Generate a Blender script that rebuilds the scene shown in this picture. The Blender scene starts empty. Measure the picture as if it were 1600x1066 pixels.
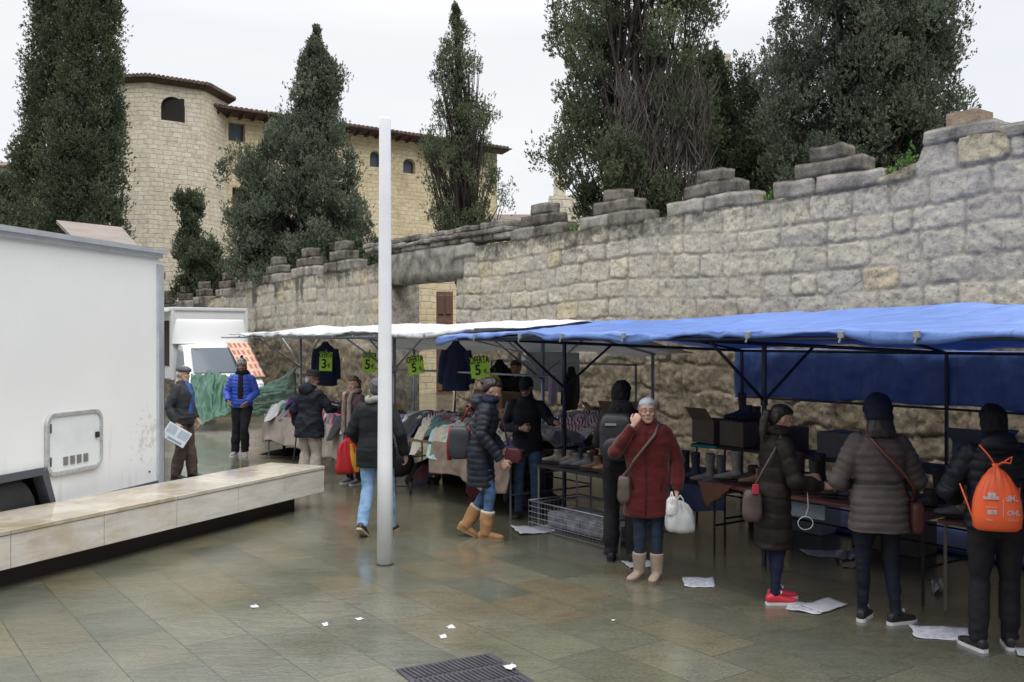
import bpy, bmesh, math, random
import numpy as np
from mathutils import Vector, Matrix, noise as mnoise
R = math.radians
scene = bpy.context.scene
COL = scene.collection
# ------------------------------------------------------------ camera
F = 1489.0; EYE = 2.05; HZ = 531.0
cam_d = bpy.data.cameras.new('camera'); cam = bpy.data.objects.new('camera', cam_d); COL.objects.link(cam)
cam_d.sensor_width = 36.0; cam_d.lens = 36.0 * F / 1600.0
cam_d.clip_start = 0.1; cam_d.clip_end = 900
cam_d.shift_y = -(533 - HZ) / 1600.0
cam.location = (0, 0, EYE); cam.rotation_euler = (R(90), 0, 0)
scene.camera = cam
# ------------------------------------------------------------ world, sun, exposure
world = bpy.data.worlds.new('World'); scene.world = world; world.use_nodes = True
wn = world.node_tree; wn.nodes.clear()
wo = wn.nodes.new('ShaderNodeOutputWorld'); wb = wn.nodes.new('ShaderNodeBackground'); wb2 = wn.nodes.new('ShaderNodeBackground')
sky = wn.nodes.new('ShaderNodeTexSky'); sky.sky_type = 'NISHITA'; sky.sun_disc = False
SUN_EL = R(60); SUN_AZ = R(160)     # azimuth measured from +Y (away from the camera), clockwise
sky.sun_elevation = SUN_EL; sky.sun_rotation = SUN_AZ
wn.links.new(sky.outputs[0], wb.inputs[0]); wb.inputs[1].default_value = 0.06
tc = wn.nodes.new('ShaderNodeTexCoord'); sx = wn.nodes.new('ShaderNodeSeparateXYZ')
wn.links.new(tc.outputs['Generated'], sx.inputs[0])
mr = wn.nodes.new('ShaderNodeMapRange'); mr.inputs[1].default_value = 0.30; mr.inputs[2].default_value = 1.0
mr.inputs[3].default_value = 1.06; mr.inputs[4].default_value = 3.7
wn.links.new(sx.outputs[2], mr.inputs[0])
nz = wn.nodes.new('ShaderNodeTexNoise'); nz.inputs['Scale'].default_value = 2.2; nz.inputs['Detail'].default_value = 5; nz.inputs['Roughness'].default_value = .5
mp = wn.nodes.new('ShaderNodeMapping'); mp.inputs['Scale'].default_value = (1, 1, 3.2); mp.inputs['Location'].default_value = (3.1, 0, 0)
wn.links.new(tc.outputs['Generated'], mp.inputs[0]); wn.links.new(mp.outputs[0], nz.inputs[0])
cr = wn.nodes.new('ShaderNodeValToRGB')
cr.color_ramp.elements[0].position = .30; cr.color_ramp.elements[0].color = (.86, .89, .95, 1)
cr.color_ramp.elements[1].position = .68; cr.color_ramp.elements[1].color = (1.0, 1.0, 1.0, 1)
wn.links.new(nz.outputs[0], cr.inputs[0])
# the low sky behind the viewer and to the right is dimmed on purpose to cut light under the canopies
vd = wn.nodes.new('ShaderNodeVectorMath'); vd.operation = 'DOT_PRODUCT'; vd.inputs[1].default_value = (.28, -.96, 0); wn.links.new(tc.outputs['Generated'], vd.inputs[0])
ma = wn.nodes.new('ShaderNodeMapRange'); ma.inputs[1].default_value = -.1; ma.inputs[2].default_value = .45; wn.links.new(vd.outputs['Value'], ma.inputs[0])
mz = wn.nodes.new('ShaderNodeMapRange'); mz.inputs[1].default_value = .28; mz.inputs[2].default_value = .72; mz.inputs[3].default_value = .82; mz.inputs[4].default_value = 0; wn.links.new(sx.outputs[2], mz.inputs[0])
m1 = wn.nodes.new('ShaderNodeMath'); m1.operation = 'MULTIPLY'; wn.links.new(ma.outputs[0], m1.inputs[0]); wn.links.new(mz.outputs[0], m1.inputs[1])
m2 = wn.nodes.new('ShaderNodeMath'); m2.operation = 'SUBTRACT'; m2.inputs[0].default_value = 1; wn.links.new(m1.outputs[0], m2.inputs[1])
m3 = wn.nodes.new('ShaderNodeMath'); m3.operation = 'MULTIPLY'; wn.links.new(mr.outputs[0], m3.inputs[0]); wn.links.new(m2.outputs[0], m3.inputs[1])
wn.links.new(cr.outputs[0], wb2.inputs[0]); wn.links.new(m3.outputs[0], wb2.inputs[1])
ms = wn.nodes.new('ShaderNodeMixShader'); ms.inputs[0].default_value = 0.90
wn.links.new(wb.outputs[0], ms.inputs[1]); wn.links.new(wb2.outputs[0], ms.inputs[2]); wn.links.new(ms.outputs[0], wo.inputs[0])
sun_d = bpy.data.lights.new('sun', 'SUN'); sun = bpy.data.objects.new('sun', sun_d); COL.objects.link(sun)
sun_d.energy = 1.5; sun_d.angle = R(45); sun_d.color = (1.0, 0.975, 0.94)
sd = Vector((math.sin(SUN_AZ) * math.cos(SUN_EL), math.cos(SUN_AZ) * math.cos(SUN_EL), math.sin(SUN_EL)))
sun.rotation_euler = sd.to_track_quat('Z', 'Y').to_euler(); sun.location = (0, 0, 40)
scene.view_settings.view_transform = 'Standard'; scene.view_settings.look = 'None'
scene.view_settings.exposure = 0.0; scene.view_settings.gamma = 1.0
scene.render.resolution_x = 1024; scene.render.resolution_y = 682
scene.render.engine = 'CYCLES'

# ------------------------------------------------------------ coordinates
U1 = (-0.5875, 0.8093)      # along the town wall, away and left
U2 = (0.8093, 0.5875)       # towards the town wall
def W(s, n, z=0.0): return Vector((n * U2[0] + s * U1[0], n * U2[1] + s * U1[1], z))
def P(px, py, D): return Vector(((px - 800) / F * D, D, EYE + (HZ - py) / F * D))
def G(px, py, z=0.0):
    D = (EYE - z) * F / (py - HZ); return Vector(((px - 800) / F * D, D, z))
def X(px, D, z=0.0): return Vector(((px - 800) / F * D, D, z))
ANG = math.atan2(U1[1], U1[0])   # rotation of the s axis

# ------------------------------------------------------------ numpy noise
def _h(i, j, k):
    n = (i * 374761393 + j * 668265263 + k * 2147483647 + 1013904223) & 0xffffffff
    n = ((n ^ (n >> 13)) * 1274126177) & 0xffffffff
    n = (n ^ (n >> 16)) & 0xffffffff
    return n / 4294967295.0
def vn(x, y, z=0.0):
    x = np.asarray(x, float); y = np.asarray(y, float); z = np.zeros_like(x) + z
    xi = np.floor(x).astype(np.int64); yi = np.floor(y).astype(np.int64); zi = np.floor(z).astype(np.int64)
    fx = x - xi; fy = y - yi; fz = z - zi
    fx = fx * fx * (3 - 2 * fx); fy = fy * fy * (3 - 2 * fy); fz = fz * fz * (3 - 2 * fz)
    r = 0
    for a in (0, 1):
        for b in (0, 1):
            for c in (0, 1):
                w = (fx if a else 1 - fx) * (fy if b else 1 - fy) * (fz if c else 1 - fz)
                r = r + w * _h(xi + a, yi + b, zi + c)
    return r * 2 - 1
def fbm(x, y, z=0.0, o=4, rg=.5):
    a = 1; f = 1; t = 0; s = 0
    for i in range(o):
        t = t + a * vn(x * f + 17.3 * i, y * f + 5.1 * i, z * f + 3.7 * i); s += a; a *= rg; f *= 2.03
    return t / s

# ------------------------------------------------------------ materials
MATS = {}
def mat(name, color, rough=.6, metal=0.0, spec=.5, var=0.0, vscale=6.0, bump=0.0, bscale=30.0, color2=None, trans=0.0, sheen=0.0, coat=0.0, detail=4):
    if name in MATS: return MATS[name]
    m = bpy.data.materials.new(name); m.use_nodes = True; nt = m.node_tree; N = nt.nodes; L = nt.links
    b = N['Principled BSDF']; MATS[name] = m
    b.inputs['Base Color'].default_value = (*color, 1); b.inputs['Roughness'].default_value = rough
    b.inputs['Metallic'].default_value = metal; b.inputs['Specular IOR Level'].default_value = spec
    if sheen: b.inputs['Sheen Weight'].default_value = sheen
    if coat: b.inputs['Coat Weight'].default_value = coat
    t = N.new('ShaderNodeTexCoord')
    if var or color2:
        n = N.new('ShaderNodeTexNoise'); n.inputs['Scale'].default_value = vscale; n.inputs['Detail'].default_value = detail
        n.inputs['Roughness'].default_value = .6
        L.new(t.outputs['Object'], n.inputs[0])
        c = N.new('ShaderNodeValToRGB')
        v = var or .3
        c2 = color2 or tuple(min(1, x * (1 + v)) for x in color)
        c1 = tuple(x * (1 - v) for x in color) if not color2 else color
        c.color_ramp.elements[0].position = .32; c.color_ramp.elements[0].color = (*c1, 1)
        c.color_ramp.elements[1].position = .68; c.color_ramp.elements[1].color = (*c2, 1)
        L.new(n.outputs[0], c.inputs[0]); L.new(c.outputs[0], b.inputs['Base Color'])
    if bump:
        n2 = N.new('ShaderNodeTexNoise'); n2.inputs['Scale'].default_value = bscale; n2.inputs['Detail'].default_value = 5
        L.new(t.outputs['Object'], n2.inputs[0])
        bp = N.new('ShaderNodeBump'); bp.inputs['Strength'].default_value = bump; bp.inputs['Distance'].default_value = .02
        L.new(n2.outputs[0], bp.inputs['Height']); L.new(bp.outputs[0], b.inputs['Normal'])
    if trans:
        tr = N.new('ShaderNodeBsdfTranslucent'); tr.inputs[0].default_value = (*color, 1)
        mx = N.new('ShaderNodeMixShader'); mx.inputs[0].default_value = trans
        L.new(b.outputs[0], mx.inputs[1]); L.new(tr.outputs[0], mx.inputs[2])
        L.new(mx.outputs[0], N['Material Output'].inputs[0])
    return m

# ------------------------------------------------------------ mesh builder
class MB:
    def __init__(s): s.v = []; s.f = []; s.mi = []
    def add(s, v, f, mi=0):
        o = len(s.v); s.v.extend([tuple(p) for p in v]); s.f.extend([tuple(i + o for i in q) for q in f]); s.mi.extend([mi] * len(f)); return s
    def box(s, c, d, rot=None, mi=0, bev=0.0):
        """c centre, d full sizes, rot 3x3 matrix or z angle"""
        hx, hy, hz = d[0] / 2, d[1] / 2, d[2] / 2
        if rot is None: rot = Matrix.Identity(3)
        elif isinstance(rot, (int, float)): rot = Matrix.Rotation(rot, 3, 'Z')
        c = Vector(c)
        if bev <= 0:
            v = [c + rot @ Vector((a * hx, b * hy, e * hz)) for a, b, e in ((-1,-1,-1),(1,-1,-1),(1,1,-1),(-1,1,-1),(-1,-1,1),(1,-1,1),(1,1,1),(-1,1,1))]
            return s.add(v, [(0,3,2,1),(4,5,6,7),(0,1,5,4),(1,2,6,5),(2,3,7,6),(3,0,4,7)], mi)
        bm = bmesh.new(); bmesh.ops.create_cube(bm, size=1)
        bmesh.ops.scale(bm, vec=d, verts=bm.verts)
        bmesh.ops.bevel(bm, geom=list(bm.edges), offset=bev, segments=2, affect='EDGES', profile=.5)
        v = [c + rot @ p.co for p in bm.verts]; bm.verts.index_update()
        f = [[q.index for q in g.verts] for g in bm.faces]; bm.free()
        return s.add(v, f, mi)
    def loft(s, rings, cap=True, mi=0, close=True):
        n = len(rings[0]); v = []; f = []
        for r in rings: v.extend(r)
        for i in range(len(rings) - 1):
            for j in range(n if close else n - 1):
                k = (j + 1) % n
                f.append((i * n + j, i * n + k, (i + 1) * n + k, (i + 1) * n + j))
        if cap and close:
            f.append(tuple(reversed(range(n)))); f.append(tuple((len(rings) - 1) * n + j for j in range(n)))
        return s.add(v, f, mi)
    def tube(s, pts, rads, n=10, mi=0, cap=True, round_=False):
        pts = [Vector(p) for p in pts]
        if isinstance(rads, (int, float)): rads = [rads] * len(pts)
        rads = list(rads)
        if round_:
            d0 = (pts[0] - pts[1]).normalized(); d1 = (pts[-1] - pts[-2]).normalized()
            r0, r1 = rads[0], rads[-1]
            pts = [pts[0] + d0 * r0 * .92, pts[0] + d0 * r0 * .6] + pts + [pts[-1] + d1 * r1 * .6, pts[-1] + d1 * r1 * .92]
            rads = [r0 * .35, r0 * .8] + rads + [r1 * .8, r1 * .35]
        rings = []; up = None
        for i, p in enumerate(pts):
            if i == 0: d = pts[1] - pts[0]
            elif i == len(pts) - 1: d = pts[-1] - pts[-2]
            else: d = (pts[i + 1] - p).normalized() + (p - pts[i - 1]).normalized()
            if d.length < 1e-9: d = Vector((0, 0, 1))
            d.normalize()
            if up is None:
                up = Vector((1, 0, 0)) if abs(d.x) < .8 else Vector((0, 1, 0))
            a = (up - d * up.dot(d)).normalized(); b = d.cross(a); up = a
            r = rads[i]
            rings.append([p + (a * math.cos(2 * math.pi * j / n) + b * math.sin(2 * math.pi * j / n)) * r for j in range(n)])
        return s.loft(rings, cap, mi)
    def ell(s, c, r, rot=None, n=16, m=10, mi=0, e=1.0):
        c = Vector(c); rings = []
        if isinstance(r, (int, float)): r = (r, r, r)
        M = rot if rot is not None else Matrix.Identity(3)
        for i in range(1, m):
            t = math.pi * i / m
            rings.append([c + M @ Vector((r[0] * math.sin(t) * math.cos(2 * math.pi * j / n), r[1] * math.sin(t) * math.sin(2 * math.pi * j / n), -r[2] * math.cos(t))) for j in range(n)])
        return s.loft(rings, True, mi)
    def prism(s, poly, h0, h1, fn, mi=0):
        """poly 2D list -> points fn(a,b,h)"""
        n = len(poly); v = [fn(a, b, h0) for a, b in poly] + [fn(a, b, h1) for a, b in poly]
        f = [tuple(reversed(range(n))), tuple(n + i for i in range(n))] + [(i, (i + 1) % n, n + (i + 1) % n, n + i) for i in range(n)]
        return s.add(v, f, mi)
    def mesh(s, name, mats, smooth=False):
        me = bpy.data.meshes.new(name); me.from_pydata(s.v, [], s.f)
        if not isinstance(mats, (list, tuple)): mats = [mats]
        for m in mats: me.materials.append(m)
        if len(mats) > 1: me.polygons.foreach_set('material_index', s.mi)
        if smooth: me.polygons.foreach_set('use_smooth', [True] * len(me.polygons))
        bm = bmesh.new(); bm.from_mesh(me); bmesh.ops.recalc_face_normals(bm, faces=bm.faces); bm.to_mesh(me); bm.free()
        me.update(); return me
    def build(s, name, mats, parent=None, smooth=False, loc=None):
        return link(name, s.mesh(name, mats, smooth), parent, loc)
def link(name, me, parent=None, loc=None):
    o = bpy.data.objects.new(name, me); COL.objects.link(o)
    if parent is not None: o.parent = parent
    if loc is not None: o.location = loc
    return o
def empty(name, loc=(0, 0, 0), rz=0.0):
    o = bpy.data.objects.new(name, None); COL.objects.link(o); o.location = loc; o.rotation_euler = (0, 0, rz); o.empty_display_size = .2
    return o
def tag(o, label=None, cat=None, group=None, kind=None):
    if label: o['label'] = label
    if cat: o['category'] = cat
    if group: o['group'] = group
    if kind: o['kind'] = kind
    return o
def local(o, p):     # world point -> coordinates of an unparented root
    M = Matrix.Translation(o.location) @ Matrix.Rotation(o.rotation_euler[2], 4, 'Z')
    return M.inverted() @ Vector(p)
def evalmesh(o, name=None):
    dg = bpy.context.evaluated_depsgraph_get(); dg.update()
    me = bpy.data.meshes.new_from_object(o.evaluated_get(dg)); return me
def remesh(mb, name, m, voxel=.01, smooth=3, fac=.5):
    o = mb.build('tmp_' + name, m)
    r = o.modifiers.new('r', 'REMESH'); r.mode = 'VOXEL'; r.voxel_size = voxel; r.use_smooth_shade = True
    if smooth:
        q = o.modifiers.new('s', 'SMOOTH'); q.factor = fac; q.iterations = smooth
    me = evalmesh(o); old = o.data; bpy.data.objects.remove(o); bpy.data.meshes.remove(old)
    me.name = name
    if not me.materials: me.materials.append(m)
    return me
def boolean(o, cutters):
    for c in cutters:
        b = o.modifiers.new('b', 'BOOLEAN'); b.object = c; b.operation = 'DIFFERENCE'; b.solver = 'EXACT'
    me = evalmesh(o); o.modifiers.clear(); old = o.data; o.data = me; bpy.data.meshes.remove(old)
    for c in cutters: bpy.data.objects.remove(c)
def np_mesh(name, v, f, mats, smooth=True, attrs=None, mi=None):
    """v Nx3, f Mx4 arrays"""
    me = bpy.data.meshes.new(name); k = f.shape[1]
    me.vertices.add(len(v)); me.vertices.foreach_set('co', np.ascontiguousarray(v, dtype=np.float32).ravel())
    me.loops.add(f.size); me.loops.foreach_set('vertex_index', np.ascontiguousarray(f, dtype=np.int32).ravel())
    me.polygons.add(len(f)); me.polygons.foreach_set('loop_start', np.arange(0, f.size, k, dtype=np.int32))
    me.polygons.foreach_set('loop_total', np.full(len(f), k, dtype=np.int32))
    if not isinstance(mats, (list, tuple)): mats = [mats]
    for m in mats: me.materials.append(m)
    if mi is not None: me.polygons.foreach_set('material_index', np.asarray(mi, dtype=np.int32))
    me.polygons.foreach_set('use_smooth', np.full(len(f), smooth))
    me.update(calc_edges=True)
    for n, a in (attrs or {}).items():
        if a.ndim == 1:
            t = me.attributes.new(n, 'FLOAT', 'POINT'); t.data.foreach_set('value', a.astype(np.float32))
        else:
            t = me.attributes.new(n, 'FLOAT_VECTOR', 'POINT'); t.data.foreach_set('vector', a.astype(np.float32).ravel())
    me.validate(); return me
def grid_faces(nu, nv):
    i, j = np.meshgrid(np.arange(nu - 1), np.arange(nv - 1), indexing='ij'); a = (i * nv + j).ravel()
    return np.stack([a, a + nv, a + nv + 1, a + 1], 1)
def displace(me, fn):
    n = len(me.vertices); co = np.empty(n * 3, np.float32); me.vertices.foreach_get('co', co); co = co.reshape(-1, 3).astype(float)
    no = np.empty(n * 3, np.float32); me.vertex_normals.foreach_get('vector', no); no = no.reshape(-1, 3)
    co = co + no * fn(co)[:, None]; me.vertices.foreach_set('co', co.astype(np.float32).ravel()); me.update(); return me
def text_mesh(s, size, m, name='lettering', extrude=.001, bold=0.0):
    c = bpy.data.curves.new('t', 'FONT'); c.body = s; c.size = size; c.extrude = extrude; c.align_x = 'CENTER'; c.align_y = 'CENTER'; c.offset = bold
    o = bpy.data.objects.new('t', c); COL.objects.link(o); me = evalmesh(o); bpy.data.objects.remove(o); bpy.data.curves.remove(c)
    me.materials.clear(); me.materials.append(m); me.name = name; return me
def basis(xa, ya, za):
    return Matrix((xa, ya, za)).transposed()
# ============================================================ GROUND
def nodes_mat(name):
    m = bpy.data.materials.new(name); m.use_nodes = True; nt = m.node_tree
    return m, nt.nodes, nt.links, nt.nodes['Principled BSDF']
def ramp(N, stops, interp='LINEAR'):
    c = N.new('ShaderNodeValToRGB'); e = c.color_ramp.elements; c.color_ramp.interpolation = interp
    while len(e) < len(stops): e.new(.5)
    for k, (p, col) in enumerate(stops): e[k].position = p; e[k].color = (*col, 1)
    return c
def noise_n(N, L, src, scale, detail=4, rough=.5, dist=0.0):
    n = N.new('ShaderNodeTexNoise'); n.inputs['Scale'].default_value = scale; n.inputs['Detail'].default_value = detail
    n.inputs['Roughness'].default_value = rough; n.inputs['Distortion'].default_value = dist
    L.new(src, n.inputs[0]); return n
def mix_rgb(N, L, a, b, fac, mode='MIX'):
    x = N.new('ShaderNodeMix'); x.data_type = 'RGBA'; x.blend_type = mode
    for s, v in ((6, a), (7, b), (0, fac)):
        if hasattr(v, 'links'): L.new(v, x.inputs[s])
        else: x.inputs[s].default_value = v if s == 0 else (*v, 1)
    return x.outputs[2]
def math_n(N, L, op, a, b=None, clamp=False):
    x = N.new('ShaderNodeMath'); x.operation = op; x.use_clamp = clamp
    for s, v in ((0, a), (1, b)):
        if v is None: continue
        if hasattr(v, 'links'): L.new(v, x.inputs[s])
        else: x.inputs[s].default_value = v
    return x.outputs[0]
def paving_mat():
    m, N, L, b = nodes_mat('wet_slate_paving')
    t = N.new('ShaderNodeTexCoord'); mp = N.new('ShaderNodeMapping'); mp.inputs['Rotation'].default_value = (0, 0, -ANG)
    mp.inputs['Location'].default_value = (0.21, 0.17, 0)
    L.new(t.outputs['Object'], mp.inputs[0])
    br = N.new('ShaderNodeTexBrick'); L.new(mp.outputs[0], br.inputs[0])
    br.offset = .43; br.offset_frequency = 2; br.squash = 1.35; br.squash_frequency = 3
    br.inputs['Color1'].default_value = (0, 0, 0, 1); br.inputs['Color2'].default_value = (1, 1, 1, 1); br.inputs['Mortar'].default_value = (0, 0, 0, 1)
    br.inputs['Scale'].default_value = 1; br.inputs['Mortar Size'].default_value = .0035; br.inputs['Mortar Smooth'].default_value = .3
    br.inputs['Brick Width'].default_value = .74; br.inputs['Row Height'].default_value = .45; br.inputs['Bias'].default_value = 0
    cc = ramp(N, [(0, (.130, .126, .100)), (.16, (.120, .128, .106)), (.32, (.150, .134, .096)), (.46, (.092, .104, .092)), (.6, (.148, .146, .118)), (.76, (.158, .130, .088)), (.85, (.108, .114, .094)), (1, (.155, .162, .150))], 'CONSTANT')
    L.new(br.outputs['Color'], cc.inputs[0])
    n1 = noise_n(N, L, mp.outputs[0], 1.7, 6, .62, .4)
    st = N.new('ShaderNodeMapping'); st.inputs['Scale'].default_value = (1, 3.2, 1); st.inputs['Rotation'].default_value = (0, 0, .5); L.new(t.outputs['Object'], st.inputs[0])
    n2 = noise_n(N, L, st.outputs[0], 3.2, 8, .68, .8)
    r1 = ramp(N, [(.3, (.72, .70, .62)), (.52, (1, 1, 1)), (.75, (1.25, 1.2, 1.05))]); L.new(n1.outputs[0], r1.inputs[0])
    c1 = mix_rgb(N, L, cc.outputs[0], r1.outputs[0], 1.0, 'MULTIPLY')
    r2 = ramp(N, [(.34, (.085, .075, .05)), (.47, (.145, .135, .10)), (.6, (.165, .152, .108)), (.72, (.20, .205, .19))]); L.new(n2.outputs[0], r2.inputs[0])
    c2 = mix_rgb(N, L, c1, r2.outputs[0], .30)
    n8 = noise_n(N, L, st.outputs[0], 34, 6, .72); r8 = ramp(N, [(.36, (.45, .43, .38)), (.5, (1, 1, 1)), (.64, (1.5, 1.5, 1.48))]); L.new(n8.outputs[0], r8.inputs[0]); c2 = mix_rgb(N, L, c2, r8.outputs[0], .62, 'MULTIPLY')
    c3 = mix_rgb(N, L, c2, (.035, .033, .028), math_n(N, L, 'MULTIPLY', br.outputs['Fac'], .85))
    c4 = mix_rgb(N, L, c3, (.88, .875, .80), 1.0, 'MULTIPLY')
    L.new(c4, b.inputs['Base Color'])
    # water film: slabs differ in how wet they are
    n3 = noise_n(N, L, t.outputs['Object'], .55, 5, .6, .3)
    n4 = noise_n(N, L, st.outputs[0], 9, 6, .7)
    rr = N.new('ShaderNodeMapRange'); rr.inputs[1].default_value = .36; rr.inputs[2].default_value = .66; rr.inputs[3].default_value = .01; rr.inputs[4].default_value = .15
    L.new(n3.outputs[0], rr.inputs[0])
    ra = math_n(N, L, 'MULTIPLY_ADD', n4.outputs[0], .16); N.active = None
    ra.node.inputs[2].default_value = 0; L.new(rr.outputs[0], ra.node.inputs[2])
    L.new(ra, b.inputs['Roughness'])
    b.inputs['IOR'].default_value = 1.5; b.inputs['Specular IOR Level'].default_value = .9
    hb = math_n(N, L, 'ADD', math_n(N, L, 'MULTIPLY', n4.outputs[0], .45), math_n(N, L, 'MULTIPLY', n8.outputs[0], .10))
    hh = math_n(N, L, 'SUBTRACT', math_n(N, L, 'ADD', math_n(N, L, 'MULTIPLY', n2.outputs[0], .8), hb), math_n(N, L, 'MULTIPLY', br.outputs['Fac'], .5))
    bp = N.new('ShaderNodeBump'); bp.inputs['Distance'].default_value = .012; L.new(hh, bp.inputs['Height'])
    sr = N.new('ShaderNodeMapRange'); sr.inputs[1].default_value = .36; sr.inputs[2].default_value = .66; sr.inputs[3].default_value = .06; sr.inputs[4].default_value = .55
    L.new(n3.outputs[0], sr.inputs[0]); L.new(sr.outputs[0], bp.inputs['Strength']); L.new(bp.outputs[0], b.inputs['Normal'])
    return m
gm = MB(); gm.add([(-300, -60, 0), (300, -60, 0), (300, 500, 0), (-300, 500, 0)], [(0, 1, 2, 3)])
g = gm.build('plaza_ground', paving_mat()); tag(g, kind='structure')

# ============================================================ TOWN WALL
def wall_mat(name='old_limestone'):
    m, N, L, b = nodes_mat(name)
    t = N.new('ShaderNodeTexCoord')
    a = N.new('ShaderNodeAttribute'); a.attribute_name = 'st'; s = N.new('ShaderNodeSeparateXYZ'); L.new(a.outputs['Vector'], s.inputs[0])
    # x = per stone random, y = mortar 0..1, z = wear / stain 0..1
    cc = ramp(N, [(0, (.47, .445, .40)), (.2, (.54, .52, .48)), (.42, (.45, .435, .415)), (.62, (.55, .525, .46)), (.85, (.49, .475, .45)), (.95, (.55, .50, .39))]); L.new(s.outputs[0], cc.inputs[0])
    n1 = noise_n(N, L, t.outputs['Object'], 5, 7, .7, .3); n2 = noise_n(N, L, t.outputs['Object'], 1.1, 5, .6)
    r1 = ramp(N, [(.3, (.66, .64, .61)), (.46, (.95, .94, .92)), (.7, (1.12, 1.11, 1.08))]); L.new(n1.outputs[0], r1.inputs[0])
    n7 = noise_n(N, L, t.outputs['Object'], 19, 6, .75); r7 = ramp(N, [(.33, (.38, .35, .31)), (.47, (.97, .97, .96)), (.7, (1.08, 1.08, 1.07))]); L.new(n7.outputs[0], r7.inputs[0])
    c1 = mix_rgb(N, L, mix_rgb(N, L, cc.outputs[0], r1.outputs[0], .75, 'MULTIPLY'), r7.outputs[0], .8, 'MULTIPLY')
    r2 = ramp(N, [(.35, (.96, .94, .90)), (.65, (1.14, 1.08, .96))]); L.new(n2.outputs[0], r2.inputs[0])
    c2 = mix_rgb(N, L, c1, r2.outputs[0], 1.0, 'MULTIPLY')
    nm = noise_n(N, L, t.outputs['Object'], 14, 4, .6)
    rm = ramp(N, [(.3, (.255, .22, .185)), (.7, (.43, .39, .34))]); L.new(nm.outputs[0], rm.inputs[0])
    c3 = mix_rgb(N, L, c2, rm.outputs[0], math_n(N, L, 'MULTIPLY', s.outputs[1], .85))
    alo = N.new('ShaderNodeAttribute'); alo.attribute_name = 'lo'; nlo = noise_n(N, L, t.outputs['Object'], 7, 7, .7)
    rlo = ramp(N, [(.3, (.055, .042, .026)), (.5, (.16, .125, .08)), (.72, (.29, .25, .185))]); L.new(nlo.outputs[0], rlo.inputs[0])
    c3 = mix_rgb(N, L, c3, rlo.outputs[0], math_n(N, L, 'MULTIPLY', alo.outputs['Fac'], .9))  # brown rubble colour below; its reach also paints in shade under the canopies
    # lichen and soot
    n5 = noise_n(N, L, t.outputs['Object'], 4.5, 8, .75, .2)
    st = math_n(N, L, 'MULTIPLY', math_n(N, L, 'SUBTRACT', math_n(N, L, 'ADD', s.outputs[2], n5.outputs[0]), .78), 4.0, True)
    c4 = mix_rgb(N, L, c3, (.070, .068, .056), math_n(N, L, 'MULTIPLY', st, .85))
    L.new(c4, b.inputs['Base Color']); b.inputs['Roughness'].default_value = .92; b.inputs['Specular IOR Level'].default_value = .2
    n6 = noise_n(N, L, t.outputs['Object'], 26, 8, .72)
    bp = N.new('ShaderNodeBump'); bp.inputs['Strength'].default_value = .8; bp.inputs['Distance'].default_value = .025
    L.new(n6.outputs[0], bp.inputs['Height']); L.new(bp.outputs[0], b.inputs['Normal'])
    return m
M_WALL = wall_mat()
NW = 11.2
def wall_top(s):     # height of the top course under the merlons
    s = np.asarray(s, float)
    return np.interp(s, [0, 4, 5.6, 6.6, 6.7, 7.1, 7.6, 9, 20, 22, 26, 30, 35, 43], [4.5, 4.42, 4.47, 4.55, 4.3, 4.18, 4.1, 4.08, 4.0, 3.9, 3.86, 3.7, 3.35, 3.1])
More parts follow.
